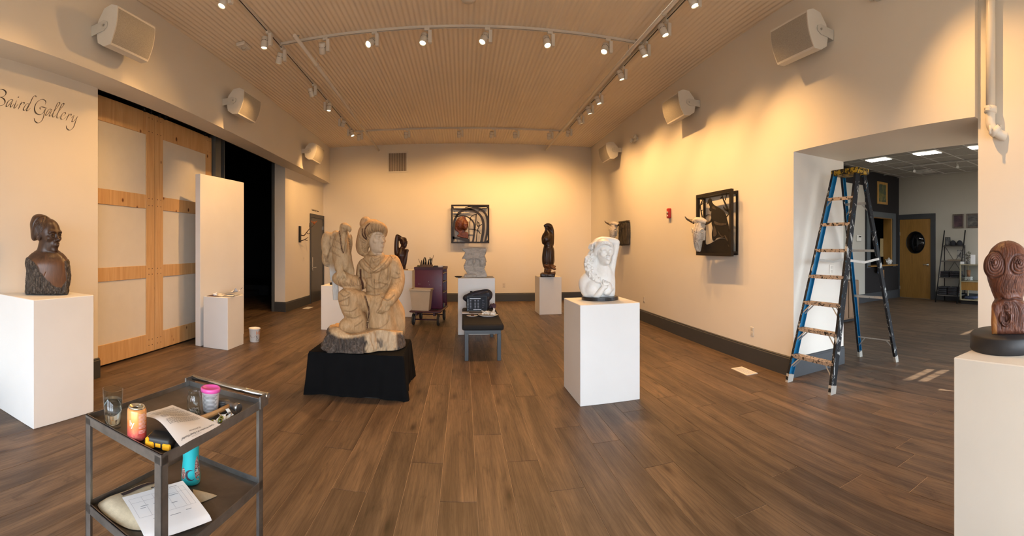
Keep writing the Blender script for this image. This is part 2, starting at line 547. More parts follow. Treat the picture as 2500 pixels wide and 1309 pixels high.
ink_mat = plain('printed_ink', (0.06, 0.06, 0.07), 0.8, var=0.1)

XG = xR(OY1) + 0.89
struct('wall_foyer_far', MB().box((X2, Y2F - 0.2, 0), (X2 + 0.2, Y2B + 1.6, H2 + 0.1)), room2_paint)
w = MB()
w.box((9.72, Y2B, 0), (10.0, Y2B + 0.18, H2 + 0.06)); w.box((11.09, Y2B, 0), (X2, Y2B + 0.18, H2 + 0.06))
w.box((10.0, Y2B, 0), (11.09, Y2B + 0.18, 1.0)); w.box((10.0, Y2B, 2.40), (11.09, Y2B + 0.18, H2 + 0.06))
w.box((4.3, Y2B, 3.25), (9.72, Y2B + 0.18, H2 + 0.06))
struct('wall_foyer_side', w, dark_paint)
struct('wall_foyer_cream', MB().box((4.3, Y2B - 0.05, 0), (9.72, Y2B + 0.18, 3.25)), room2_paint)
w = MB()   # unseen facade: two sun openings; larger openings and canopy added to shape the light
w.box((XG - 0.05, Y2F - 0.2, 0), (4.7, Y2F, H2 + 0.06)); w.box((4.7, Y2F - 0.2, 1.8), (4.98, Y2F, H2 + 0.06)); w.box((4.7, Y2F - 0.2, 0), (7.95, Y2F, 0.12)); w.box((4.98, Y2F - 0.2, 1.8), (5.62, Y2F, 1.86)); w.box((4.98, Y2F - 0.2, 2.36), (5.62, Y2F, H2 + 0.06))
w.box((5.62, Y2F - 0.2, 1.8), (7.95, Y2F, H2 + 0.06)); w.box((4.85, Y2F - 2.4, 1.82), (8.0, Y2F - 0.2, 1.86)); w.box((7.95, Y2F - 0.2, 0), (8.55, Y2F, 2.55)); w.box((7.95, Y2F - 0.2, 3.05), (8.55, Y2F, H2 + 0.06))  # thin slab is the canopy, added to keep sun off the opening below
w.box((8.55, Y2F - 0.2, 0), (8.9, Y2F, H2 + 0.06)); w.box((8.9, Y2F - 0.2, 0), (11.2, Y2F, 0.3)); w.box((8.9, Y2F - 0.2, 2.6), (11.2, Y2F, H2 + 0.06)); w.box((11.2, Y2F - 0.2, 0), (X2 + 0.2, Y2F, H2 + 0.06))  # large unseen opening added to bring daylight into the foyer
struct('wall_foyer_front', w, room2_paint)
f = MB()
f.box((5.02, Y2F - 0.13, 2.11), (5.6, Y2F - 0.09, 2.14)); f.box((7.95, Y2F - 0.13, 2.77), (8.55, Y2F - 0.09, 2.83)); f.box((5.36, Y2F - 0.13, 1.86), (5.38, Y2F - 0.09, 2.12))
struct('window_foyer', f, trim_grey)
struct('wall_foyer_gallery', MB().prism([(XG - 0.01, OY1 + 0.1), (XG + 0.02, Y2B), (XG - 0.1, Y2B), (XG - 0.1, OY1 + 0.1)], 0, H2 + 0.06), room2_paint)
# ticket office behind the window
w = MB()
w.box((9.2, Y2B + 1.5, 0), (X2, Y2B + 1.6, H2)); w.box((9.1, Y2B + 0.18, 0), (9.2, Y2B + 1.6, H2)); w.box((X2 - 0.02, Y2B + 0.18, 0), (X2, Y2B + 1.5, H2)); w.box((9.1, Y2B + 0.18, 3.0), (X2, Y2B + 1.6, 3.1))
struct('wall_ticket_office', w, dark_paint)
b = MB(); base_run(b, [(XG + 0.02, Y2B - 0.05), (9.72, Y2B - 0.05), (9.72, Y2B), (X2, Y2B), (X2, 7.97)], h=0.24); struct('baseboard_foyer_side', b, trim_grey)
b = MB(); base_run(b, [(X2, 6.59), (X2, Y2F)], h=0.24); struct('baseboard_foyer_far', b, trim_grey)

# suspended ceiling
struct('ceiling_foyer', MB().box((XG - 0.05, Y2F - 0.2, H2 + 0.03), (X2 + 0.2, Y2B + 0.2, H2 + 0.12)), tile_mat)
cf = bpy.data.objects['ceiling_foyer']
tp = 0.69
gx0, gy0 = 4.45 + 0.01, 0.72
light_cells = {(6, 8), (6, 6), (6, 4), (6, 2)}
tile = None
for i in range(0, 11):
    for j in range(0, 11):
        x, y = gx0 + i * tp, gy0 + j * tp
        if x + tp > X2 + 0.1 or y + tp > Y2B + 0.1: continue
        if tile is None:
            tile = MB().rbox((0.014, 0.014, 0), (tp - 0.014, tp - 0.014, 0.02), 0.005).build('ceiling_tile', tile_mat, cf); o = tile
        else:
            o = tile.copy(); C.objects.link(o)
        o.location = (x, y, H2 + 0.008)
g = MB()
for i in range(12):
    x = gx0 + i * tp
    if x < X2: g.box((x - 0.012, Y2F, H2), (x + 0.012, Y2B, H2 + 0.012))
for j in range(12):
    y = gy0 + j * tp
    if y < Y2B: g.box((XG, y - 0.012, H2), (X2, y + 0.012, H2 + 0.012))
g.build('grid_bars', tbar_mat, cf)
for k, (y, nm) in enumerate(((6.27, 'nearest the dark ticket wall'), (4.90, 'between two others in the row'), (3.52, 'at the edge of the white pier'))):
    t = thing('ceiling_light', 'rectangular fluorescent panel in the foyer ceiling, ' + nm, 'light', (8.55, y, H2), 0, 'foyer ceiling panels')
    part('frame', tbar_mat, t, MB().box((0, 0, -0.006), (0.29, 0.02, 0.002)).box((0, 0.64, -0.006), (0.29, 0.66, 0.002)).box((0, 0.02, -0.006), (0.02, 0.64, 0.002)).box((0.27, 0.02, -0.006), (0.29, 0.64, 0.002)))
    part('diffuser', panel_glow, t, MB().box((0.02, 0.02, -0.004), (0.27, 0.64, 0.002)))
t = thing('ceiling_vent', 'square metal air diffuser in the foyer ceiling above the door', 'vent', (10.75, 6.6, H2))
part('frame', tbar_mat, t, MB().box((-0.3, -0.3, -0.012), (0.3, -0.25, 0)).box((-0.3, 0.25, -0.012), (0.3, 0.3, 0)).box((-0.3, -0.25, -0.012), (-0.25, 0.25, 0)).box((0.25, -0.25, -0.012), (0.3, 0.25, 0)))
part('backing', black_metal, t, MB().box((-0.25, -0.25, -0.004), (0.25, 0.25, 0)))
for i in range(4):
    a = 0.22 - i * 0.05
    part('louvre', tbar_mat, t, MB().box((-a, -a, -0.018), (a, -a + 0.02, -0.004)).box((-a, a - 0.02, -0.018), (a, a, -0.004)).box((-a, -a + 0.02, -0.018), (-a + 0.02, a - 0.02, -0.004)).box((a - 0.02, -a + 0.02, -0.018), (a, a - 0.02, -0.004)))

# foyer track with three small heads
t = thing('foyer_track', 'slim ceiling track rail with small spot heads in the foyer', 'track light', (0, 0, 0))
part('rail', tbar_mat, t, MB().box((9.80, 3.4, H2 - 0.03), (9.83, 6.9, H2)))
for y in (6.3, 5.05, 4.15):
    hd = part('spot_head', tbar_mat, t, MB().tube([(9.815, y, H2 - 0.03), (9.815, y, H2 - 0.09)], 0.010, 8).tube([(9.815, y - 0.02, H2 - 0.10), (9.76, y - 0.05, H2 - 0.17)], [0.022, 0.035], 12))
# -- foyer door with round window
t = thing('foyer_door', 'honey wood door with a round dark window and grey frame', 'door', (X2, 7.30, 0))
part('frame', trim_grey, t, MB().box((-0.05, 0.55, 0), (0, 0.67, 2.53)).box((-0.05, -0.71, 0), (0, -0.56, 2.53)).box((-0.05, -0.56, 2.385), (0, 0.55, 2.53)))
lf = MB()
n = 40
cy, cz, rr = -0.02, 1.68, 0.32
ring = [(cy + rr * math.cos(2 * PI * k / n), cz + rr * math.sin(2 * PI * k / n)) for k in range(n)]
def rect_pt(a):   # point on leaf outline in direction a
    dy, dz = math.cos(a), math.sin(a)
    s = 1e9
    if dy > 1e-9: s = min(s, (0.55 - cy) / dy)
    if dy < -1e-9: s = min(s, (-0.56 - cy) / dy)
    if dz > 1e-9: s = min(s, (2.38 - cz) / dz)
    if dz < -1e-9: s = min(s, (0.012 - cz) / dz)
    return (cy + dy * s, cz + dz * s)
angs = sorted([2 * PI * k / n for k in range(n)] + [math.atan2(q[1] - cz, q[0] - cy) % (2 * PI) for q in ((0.55, 2.38), (-0.56, 2.38), (-0.56, 0.012), (0.55, 0.012))])
inner = [(cy + rr * math.cos(a), cz + rr * math.sin(a)) for a in angs]; outer = [rect_pt(a) for a in angs]
m_ = len(angs)
v = [(-0.02, p[0], p[1]) for p in inner] + [(-0.02, p[0], p[1]) for p in outer] + [(0.0, p[0], p[1]) for p in inner]
fc = [(i, m_ + i, m_ + (i + 1) % m_, (i + 1) % m_) for i in range(m_)] + [(2 * m_ + i, i, (i + 1) % m_, 2 * m_ + (i + 1) % m_) for i in range(m_)]
lf.add(v, fc)
leaf = part('leaf', honey_wood, t, lf)
part('round_window', black_glass, t, MB().lathe([(0.0, 0), (0.335, 0), (0.335, 0.006)], 40, M=Matrix.Translation((-0.012, cy, cz)) @ Matrix.Rotation(PI / 2, 4, 'Y')))
rg = MB(); rg.tube([(-0.024, cy + 0.325 * math.cos(2 * PI * k / 40), cz + 0.325 * math.sin(2 * PI * k / 40)) for k in range(41)], 0.012, 6, caps=False)
part('window_ring', black_metal, t, rg)
h = part('handle', chrome, t, MB().lathe([(0, 0), (0.04, 0), (0.04, 0.012), (0.015, 0.02), (0.015, 0.05), (0, 0.05)], 16, M=Matrix.Translation((-0.02, -0.45, 1.02)) @ Matrix.Rotation(-PI / 2, 4, 'Y')).tube([(-0.065, -0.45, 1.02), (-0.07, -0.38, 1.02), (-0.07, -0.32, 1.015)], 0.011, 8))
for z in (0.25, 1.9): part('hinge', chrome, t, MB().box((-0.028, 0.535, z), (-0.018, 0.555, z + 0.1)))

# -- ticket window
t = thing('ticket_window', 'ticket counter window with grey frame in the dark foyer wall', 'window', (10.55, Y2B, 0))
part('frame', steel_grey, t, MB().box((-0.70, -0.03, 0.95), (-0.55, 0.0, 2.56)).box((0.54, -0.03, 0.95), (0.70, 0.0, 2.56)).box((-0.55, -0.03, 2.40), (0.54, 0.0, 2.56)))
part('jamb_lining', honey_wood, t, MB().box((0.50, 0.0, 1.02), (0.54, 0.30, 2.40)).box((-0.55, 0.0, 2.385), (0.50, 0.18, 2.40)))
part('ledge', honey_wood, t, MB().rbox((-0.66, -0.14, 0.985), (0.66, 0.2, 1.02), 0.005))
def framed(name, label, w_, h_, fw, loc, rotz, mframe, mpic, depth=0.03, group=None, cat='picture'):
    """picture hung on a wall: local x = width, front faces local -y"""
    t = thing(name, label, cat, loc, rotz, group)
    W, H = w_ / 2, h_ / 2
    fr = MB()
    for (a, b_) in (((-W, -H), (-W + fw, H)), ((W - fw, -H), (W, H)), ((-W + fw, H - fw), (W - fw, H)), ((-W + fw, -H), (W - fw, -H + fw))):
        fr.rbox((a[0], -depth, a[1]), (b_[0], 0, b_[1]), min(0.006, fw / 4))
    part('frame', mframe, t, fr)
    part('picture', mpic, t, MB().box((-W + fw, -depth * 0.5, -H + fw), (W - fw, -0.001, H - fw)))
    return t
def abstract_mat(name, stops, scale=3.0, stretch=(1, 1, 1), rough=0.6):
    m, nt, b = new_mat(name)
    co = objco(nt, scale=stretch)
    nt.links.new(ramp(nt, noise(nt, scale, 5, 0.6, co, 0.8), stops), b.inputs['Base Color'])
    b.inputs['Roughness'].default_value = rough
    return m
gold_frame = wood_mat('gilded_frame', (0.33, 0.17, 0.035), (0.42, 0.23, 0.06), (0.5, 0.29, 0.09), 8)
brown_frame = wood_mat('weathered_frame', (0.06, 0.045, 0.035), (0.10, 0.075, 0.06), (0.15, 0.11, 0.09), 8)
pic_green = abstract_mat('landscape_print', [(0.3, (0.03, 0.05, 0.07)), (0.48, (0.08, 0.10, 0.05)), (0.6, (0.20, 0.16, 0.05)), (0.75, (0.10, 0.16, 0.18))], 5)
pic_dusk = abstract_mat('dusk_print', [(0.3, (0.02, 0.012, 0.02)), (0.5, (0.06, 0.03, 0.04)), (0.7, (0.10, 0.05, 0.06))], 2, (1, 1, 4))
pic_lake = abstract_mat('lake_print', [(0.3, (0.03, 0.03, 0.035)), (0.5, (0.09, 0.085, 0.08)), (0.7, (0.18, 0.17, 0.16))], 3, (1, 1, 5))
framed('framed_picture', 'upright landscape painting in a gilded frame above the ticket window', 0.50, 0.65, 0.07, (10.58, Y2B, 3.12), 0, gold_frame, pic_green)
framed('framed_picture', 'dark dusk picture in a brown frame over the leaning shelf', 0.36, 0.40, 0.045, (X2, 5.84, 2.28), -PI / 2, brown_frame, pic_dusk)
framed('framed_picture', 'grey lake picture in a brown frame beside the white pier', 0.40, 0.40, 0.045, (X2, 5.38, 2.28), -PI / 2, brown_frame, pic_lake)

# things at the ticket window
def lathe_thing(name, label, cat, loc, prof, mat, seg=24, partname=None, group=None):
    o = MB().lathe(prof, seg).build(name, mat, None, loc)
    return tag(o, label, cat, group)
cream_china = plain('cream_china', (0.62, 0.60, 0.54), 0.25, var=0.04)
def china_spots():
    m, nt, b = new_mat('spotted_china')
    v = N(nt, 'ShaderNodeTexVoronoi'); v.inputs['Scale'].default_value = 26
    nt.links.new(objco(nt), v.inputs['Vector'])
    nt.links.new(ramp(nt, v.outputs['Distance'], [(0.25, (0.12, 0.10, 0.10)), (0.34, (0.60, 0.58, 0.54))]), b.inputs['Base Color'])
    b.inputs['Roughness'].default_value = 0.25
    return m
spotted = china_spots()
t = thing('teapot', 'spotted white teapot on the ticket window ledge', 'teapot', (10.88, Y2B - 0.03, 1.021))
part('pot', spotted, t, MB().lathe([(0, 0), (0.06, 0), (0.095, 0.05), (0.10, 0.09), (0.08, 0.14), (0.045, 0.165), (0, 0.168)], 24))
part('lid', spotted, t, MB().lathe([(0.05, 0.16), (0.03, 0.18), (0.012, 0.185), (0.018, 0.205), (0, 0.215)], 16))
part('spout', spotted, t, MB().tube([(-0.09, 0, 0.07), (-0.13, 0, 0.10), (-0.15, 0, 0.16)], [0.022, 0.016, 0.010], 10))
part('handle', spotted, t, MB().tube(catmull([(0.09, 0, 0.13), (0.15, 0, 0.13), (0.16, 0, 0.08), (0.095, 0, 0.05)], 5), 0.010, 8))
def notice(name, label, loc, w_, h_, mat, rotz=0, cat='notice'):
    o = MB().box((-w_ / 2, -0.004, 0), (w_ / 2, 0, h_)).build(name, mat, None, loc, (0, 0, rotz))
    return tag(o, label, cat)
tan_note = plain('tan_card', (0.30, 0.22, 0.10), 0.8, var=0.12, scale=30)
orange_note = plain('orange_flyer', (0.32, 0.16, 0.06), 0.8, var=0.15, scale=20)
blue_note = abstract_mat('blue_flyer', [(0.35, (0.02, 0.05, 0.11)), (0.6, (0.06, 0.14, 0.25)), (0.75, (0.2, 0.3, 0.4))], 16)
grey_poster = abstract_mat('grey_poster', [(0.35, (0.02, 0.02, 0.02)), (0.5, (0.10, 0.10, 0.10)), (0.65, (0.22, 0.22, 0.21))], 14)
notice('notice_sheet', 'tan notice taped inside the ticket window beside the wood jamb', (10.98, Y2B + 0.31, 1.25), 0.17, 0.55, tan_note)
notice('notice_sheet', 'orange flyer on the dark wall under the ticket ledge', (10.62, Y2B, 0.50), 0.13, 0.37, orange_note)
notice('notice_sheet', 'small blue flyer hanging from the ticket ledge', (10.28, Y2B - 0.142, 0.80), 0.19, 0.19, blue_note)
notice('poster', 'small grey poster inside the ticket window on the left', (10.0, Y2B + 0.9, 1.35), 0.30, 0.42, grey_poster, 0, 'poster')
t = thing('office_monitor', 'dark monitor standing behind the ticket window', 'monitor', (10.35, Y2B + 0.5, 1.02))
part('screen', black_glass, t, MB().rbox((-0.2, -0.02, 0.06), (0.2, 0.01, 0.32), 0.006)); part('stand', black_metal, t, MB().box((-0.02, 0.0, 0), (0.02, 0.03, 0.1)).box((-0.09, -0.06, 0), (0.09, 0.08, 0.012)))
struct('trim_1', MB().box((9.2, Y2B + 0.2, 0.97), (11.43, Y2B + 0.75, 1.02)), dark_paint)
t = thing('thermostat', 'pale beige thermostat with dark display on the cream foyer wall', 'thermostat', (9.44, Y2B - 0.05, 1.70))
part('case', cream_china, t, MB().rbox((-0.10, -0.03, 0), (0.10, 0, 0.17), 0.01)); part('display', black_glass, t, MB().box((-0.02, -0.033, 0.11), (0.075, -0.029, 0.14)))
cab_wood = wood_mat('cabinet_wood', (0.13, 0.07, 0.035), (0.18, 0.10, 0.05), (0.23, 0.13, 0.065), 4)
t = thing('low_cabinet', 'small reddish wood cabinet partly hidden behind the ladder', 'cabinet', (7.0, 6.35, 0))
part('body', cab_wood, t, MB().rbox((-0.35, -0.25, 0.05), (0.35, 0.25, 0.85), 0.01)); part('plinth_base', dark_paint, t, MB().box((-0.33, -0.22, 0), (0.33, 0.22, 0.05)))
part('door', cab_wood, t, MB().rbox((-0.33, -0.27, 0.08), (-0.01, -0.25, 0.82), 0.006)); part('door', cab_wood, t, MB().rbox((0.01, -0.27, 0.08), (0.33, -0.25, 0.82), 0.006))

# -- leaning shelf with merchandise
dark_cloth = plain('dark_cotton', (0.012, 0.012, 0.016), 0.9, var=0.3, scale=20)
shelf_grey = plain('shelf_board', (0.10, 0.09, 0.08), 0.6)
t = thing('leaning_shelf', 'black leaning ladder shelf with four boards against the foyer wall', 'shelf', (X2, 5.94, 0))
def foot_x(z): return -0.56 + 0.52 * z / 2.02
for s in (-0.335, 0.335):
    part('post', black_metal, t, MB().tube([(foot_x(0), s, 0), (foot_x(2.02), s, 2.02)], 0.018, 8))
    part('rear_post', black_metal, t, MB().tube([(-0.05, s * 0.97, 0), (-0.05, s * 0.97, 1.6)], 0.014, 8))
levels = (0.20, 0.68, 1.14, 1.57)
for z in levels: part('shelf_board', shelf_grey, t, MB().rbox((foot_x(z), -0.33, z - 0.012), (-0.035, 0.33, z + 0.012), 0.003))
part('cross_brace', black_metal, t, MB().tube([(-0.045, -0.32, 0.68), (-0.045, 0.32, 1.57)], 0.006, 6).tube([(-0.045, 0.32, 0.68), (-0.045, -0.32, 1.57)], 0.006, 6))
def shirt_pile(y, z, n, seed, lab):
    rs = random.Random(seed)
    for k in range(n):
        o = MB()
        hh = 0.055
        dx = rs.uniform(-0.01, 0.01)
        o.rbox((-0.36 + dx, -0.14, 0), (-0.08 + dx, 0.14, hh), 0.02, seg=2)
        m = abstract_mat('shirt_print_%d_%d' % (seed, k), [(0.0, (0.010, 0.010, 0.013)), (0.58, (0.012, 0.012, 0.016)), (0.64, rs.choice([(0.16, 0.16, 0.17), (0.20, 0.05, 0.12), (0.14, 0.14, 0.15)])), (0.70, (0.012, 0.012, 0.016))], 9, (1, 1, 3), 0.9)
        tag(o.build('folded_shirt', m, None, (X2 + (foot_x(z) + 0.36 if z < 0.5 else foot_x(z) + 0.37), 5.94 + y, z + 0.014 + k * (hh + 0.002))), ['bottom', 'second from the bottom', 'third from the bottom' if n > 3 else 'top', 'top'][k] + ' ' + lab, 'shirt', 'folded dark shirts on the leaning shelf')
shirt_pile(0.16, 0.68, 3, 1, 'folded dark shirt, left pile on the second lowest board')
shirt_pile(-0.16, 0.68, 3, 2, 'folded dark shirt, right pile on the second lowest board')
shirt_pile(0.16, 0.20, 4, 3, 'folded dark shirt, left pile on the lowest board')
shirt_pile(-0.16, 0.20, 4, 4, 'folded dark shirt, right pile on the lowest board')
def cap_thing(y, lab):
    t = thing('cap', lab, 'cap', (X2 - 0.12, 5.94 + y, 1.583))
    part('crown', dark_cloth, t, MB().grid(lambda a, b_: (0.085 * math.cos(2 * PI * a) * math.cos(b_ * PI / 2), 0.10 * math.sin(2 * PI * a) * math.cos(b_ * PI / 2), 0.15 * math.sin(b_ * PI / 2) ** 0.8), 20, 8))
    part('brim', dark_cloth, t, MB().grid(lambda a, b_: (-0.04 - 0.06 * b_ * math.sin(PI * a) - 0.03, (a - 0.5) * 0.18, 0.012 + 0.01 * math.sin(PI * a)), 10, 4))
cap_thing(0.012, 'dark cap on the top shelf board next to the small photo'); cap_thing(-0.195, 'dark cap at the right end of the top shelf board')
framed('small_photo', 'small black framed photo standing on the top shelf board', 0.17, 0.24, 0.018, (X2 - 0.08, 6.14, 1.583 + 0.12), -PI / 2, black_metal, grey_poster, 0.02, cat='photo')
kraft = plain('kraft_board', (0.20, 0.15, 0.10), 0.8)
tag(MB().rbox((-0.10, -0.20, 0), (0.10, 0.20, 0.035), 0.004).build('kraft_box', kraft, None, (X2 - 0.17, 5.85, 1.154)), 'flat brown box on the second highest shelf board', 'box')
card_mat = abstract_mat('greeting_cards', [(0.42, (0.05, 0.05, 0.06)), (0.5, (0.4, 0.39, 0.37))], 12, (1, 1, 1))
notice('card_sheet', 'sheet of black and white cards pinned behind the shelf', (X2 - 0.02, 5.75, 1.24), 0.24, 0.22, card_mat, -PI / 2, 'cards')

# -- glass display case
case_wood = wood_mat('case_ash', (0.25, 0.21, 0.13), (0.30, 0.26, 0.17), (0.36, 0.31, 0.20), 6)
t = thing('display_case', 'glass fronted display case with pale wood posts next to the shelf', 'display case', (11.16, 5.12, 0))
for x in (-0.25, 0.22):
    for y in (-0.39, 0.39): part('post', case_wood, t, MB().rbox((x, y - 0.02, 0.10), (x + 0.035, y + 0.02, 1.06), 0.003))
part('top', case_wood, t, MB().rbox((-0.26, -0.41, 1.05), (0.26, 0.41, 1.075), 0.004))
part('deck', case_wood, t, MB().rbox((-0.25, -0.40, 0.60), (0.25, 0.40, 0.625), 0.003)); part('bottom', case_wood, t, MB().rbox((-0.25, -0.40, 0.10), (0.25, 0.40, 0.13), 0.003))
part('panel', honey_wood, t, MB().box((-0.235, -0.39, 0.38), (-0.22, 0.39, 0.60))); part('plinth_base', dark_paint, t, MB().box((-0.22, -0.38, 0), (0.24, 0.38, 0.10)))
part('pane', glass_mat, t, MB().box((-0.245, -0.37, 0.63), (-0.240, 0.37, 1.05)))
lathe_thing('clay_cup', 'tall orange clay cup inside the glass display case', 'cup', (11.12, 5.36, 0.734), [(0, 0), (0.045, 0), (0.06, 0.18), (0.055, 0.18), (0.04, 0.01), (0, 0.01)], plain('terracotta', (0.32, 0.13, 0.05), 0.7))
tag(MB().rbox((-0.06, -0.10, 0), (0.06, 0.10, 0.105), 0.01).build('patterned_box', spotted, None, (11.12, 5.36, 0.627)), 'small black and white box under the clay cup', 'box')
tag(MB().rbox((-0.16, -0.15, 0), (0.12, 0.15, 0.07), 0.03, seg=2).build('folded_cloth', plain('navy_cloth', (0.03, 0.04, 0.08), 0.9, var=0.4, scale=25), None, (11.14, 5.28, 0.132)), 'folded navy cloth on the bottom of the display case', 'cloth')
t = thing('dried_plant', 'small dried plant in a pot on top of the display case', 'plant', (11.2, 5.42, 1.075))
part('pot', shelf_grey, t, MB().lathe([(0, 0), (0.045, 0), (0.055, 0.08), (0.05, 0.08), (0, 0.07)], 16))
rs = random.Random(5)
st = MB(); lv = MB()
for k in range(7):
    a = rs.uniform(0, 6.28); h_ = rs.uniform(0.2, 0.36)
    tip = Vector((0.08 * math.cos(a), 0.08 * math.sin(a), h_))
    st.tube([(0, 0, 0.06), tip * 0.6, tip], 0.004, 5)
    for q in range(3):
        lv.lathe([(0, -0.025), (0.022, 0), (0, 0.025)], 6, M=Matrix.Translation(tip + Vector((rs.uniform(-.03, .03), rs.uniform(-.03, .03), rs.uniform(-.06, .02)))))
tag(part('stems', brown_frame, t, st), kind='stuff'); tag(part('leaves', plain('dry_leaf', (0.10, 0.09, 0.06), 0.9, var=0.3), t, lv), kind='stuff')
notice('price_card', 'small white card standing on the display case by the plant', (11.02, 5.50, 1.075), 0.12, 0.07, paper_mat, -PI / 2, 'card')
notice('price_card', 'tall white card on the display case beside the pier', (11.06, 5.20, 1.075), 0.14, 0.26, paper_mat, -PI / 2, 'card')
# ------------------------------------------------------------------ ceiling fittings
fitting_white = plain('fitting_white', (0.72, 0.69, 0.63), 0.4, var=0.02)
lens_glow = emit_mat('lamp_lens', (1.0, 0.86, 0.55), 14.0)
lens_off = plain('lamp_lens_side', (0.85, 0.75, 0.5), 0.3)
track_slot = plain('track_slot', (0.03, 0.022, 0.015), 0.7)
ZT = HC - 0.026
xTL = lambda y: -(2.36 + 0.0344 * y)
xTR = lambda y: 2.45 + 0.0105 * y
YN, YFAR = 5.95, 11.04
def rail(name, label, a, b_):
    t = thing(name, label, 'track', (0, 0, 0), 0, 'lighting tracks on the ceiling')
    A = Vector((a[0], a[1], 0)); B = Vector((b_[0], b_[1], 0))
    d = (B - A); L = d.length
    M = Matrix.Translation((A.x, A.y, ZT)) @ Matrix.Rotation(math.atan2(d.y, d.x), 4, 'Z')
    part('rail', fitting_white, t, MB().box((0, -0.02, 0.004), (L, 0.02, 0.030), M=M).box((0, -0.02, -0.004), (L, -0.009, 0.006), M=M).box((0, 0.009, -0.004), (L, 0.02, 0.006), M=M))
    part('slot', track_slot, t, MB().box((0, -0.009, 0.001), (L, 0.009, 0.005), M=M))
    return t
rail('ceiling_track', 'long white lighting track along the left side of the ceiling', (xTL(0.5), 0.5), (xTL(YFAR), YFAR))
rail('ceiling_track', 'long white lighting track along the right side of the ceiling', (xTR(0.5), 0.5), (xTR(YFAR), YFAR))
rail('ceiling_track', 'nearer white lighting track crossing the ceiling', (xTL(YN), YN), (xTR(YN), YN))
rail('ceiling_track', 'farther white lighting track crossing the ceiling', (xTL(YFAR) + 0.05, YFAR), (xTR(YFAR) - 0.05, YFAR))

def track_head(x, y, target, label, group, along='y', power=1.0, size=118, blend=1.0, side=1):
    """spot head: adapter on the track, driver box, can with dashed vent ring and glowing lens"""
    t = thing('track_spotlight', label, 'spotlight', (x, y, ZT), 0, group)
    drop = -0.17
    ox = (0.045 * side, 0.0) if along == 'y' else (0.0, -0.02)
    part('adapter', fitting_white, t, MB().rbox((-0.02, -0.035, -0.035), (0.02, 0.035, -0.002), 0.004) if along == 'y' else MB().rbox((-0.035, -0.02, -0.035), (0.035, 0.02, -0.002), 0.004))
    bx = (-0.04 * side, 0.0) if along == 'y' else (0.04, 0.0)
    part('driver_box', fitting_white, t, MB().rbox((bx[0] - 0.024, -0.028, -0.20), (bx[0] + 0.024, 0.028, -0.035), 0.004))
    c = Vector((ox[0] if along == 'y' else -0.045, 0, drop + 0.03))
    wp = Vector((x, y, ZT)) + c
    d = (Vector(target) - wp).normalized()
    q = d.to_track_quat('Z', 'Y').to_matrix().to_4x4()
    M = Matrix.Translation(c) @ q
    can = part('can', fitting_white, t, MB().lathe([(0, -0.075), (0.040, -0.075), (0.048, -0.068), (0.048, 0.07), (0.044, 0.075), (0.042, 0.075), (0.040, 0.060), (0, 0.060)], 20, M=M))
    rg = MB()
    for k in range(14):
        a = 2 * PI * k / 14
        rg.box((0.0465, -0.005, -0.024), (0.049, 0.005, -0.016), M=M @ Matrix.Rotation(a, 4, 'Z'))
    part('vent_slots', track_slot, can, rg)
    part('lens', lens_glow, can, MB().lathe([(0, 0.070), (0.026, 0.068), (0.040, 0.062)], 20, M=M))
    part('yoke', fitting_white, t, MB().tube([Vector((bx[0], 0, drop + 0.03)), c], 0.012, 8))
    ld = bpy.data.lights.new('spot_lamp', 'SPOT')
    ld.energy = SPOT_POWER * power; ld.color = SPOT_COLOR
    ld.spot_size = math.radians(size); ld.spot_blend = blend; ld.shadow_soft_size = 0.03
    lo = bpy.data.objects.new('spot_lamp', ld); C.objects.link(lo)
    lo.parent = t; lo.location = c + d * 0.085
    lo.rotation_euler = d.to_track_quat('-Z', 'Y').to_euler()
    return t
at = lambda x, y, z: (x, y, z)
G1, G2, G3, G4 = 'spotlights on the left track', 'spotlights on the right track', 'spotlights on the near cross track', 'spotlights on the far cross track'
ordn = ['nearest', 'second nearest', 'third nearest', 'fourth nearest', 'fifth nearest', 'sixth nearest', 'seventh nearest', 'eighth nearest', 'ninth nearest']
left = [(2.3, (-3.75, 2.2, 1.1), 0.22), (4.35, (-3.6, 3.3, 0.9), 0.5), (5.5, (-3.1, 5.4, 0), 0.5), (6.05, (-3.6, 6.6, 1.7), 1.0), (7.6, (-1.9, 9.0, 0.5), 0.5), (8.5, (-3.0, 8.3, 0.3), 0.6), (9.7, (-4.1, 11.2, 1.7), 0.8), (10.6, (-1.5, 10.3, 1.3), 0.7)]  # first head is unseen, added to light the lettering wall and bust
for i, (y, tg, pw) in enumerate(left):
    track_head(xTL(y), y, tg, 'white track spotlight on the left track, %s to the camera' % ordn[i], G1, 'y', pw, size=78, side=-1 if i in (0, 1, 2, 3, 4) else 1)
right = [(2.1, (3.6, 0.9, 1.3), 0.75), (4.4, (3.5, 3.6, 1.3), 0.75), (5.18, (3.58, 4.5, 1.6), 0.5), (5.85, (3.58, 5.5, 1.5), 0.7), (6.8, (3.5, 6.6, 0.6), 0.7), (8.1, (3.6, 7.6, 1.2), 0.6), (8.75, (3.62, 8.7, 1.2), 0.45), (9.5, (3.64, 9.9, 1.4), 0.5), (10.65, (2.3, 12.7, 1.5), 0.6)]  # first head is unseen, added to brighten the pier
for i, (y, tg, pw) in enumerate(right):
    track_head(xTR(y), y, tg, 'white track spotlight on the right track, %s to the camera' % ordn[i], G2, 'y', pw, size=82 if i < 4 else 112, side=-1)
posn = ['leftmost', 'second from the left', 'third from the left', 'third from the right', 'second from the right', 'rightmost']
near = [(-1.88, (-2.6, 9.0, 0.9), 0.5), (-1.19, (-3.45, 2.6, 1.2), 0.8), (-0.48, (-1.05, 4.8, 1.1), 0.75), (0.32, (-1.1, 4.7, 1.2), 0.8), (1.16, (1.45, 4.5, 1.2), 0.6), (1.98, (0.4, 4.2, 0.0), 0.7)]
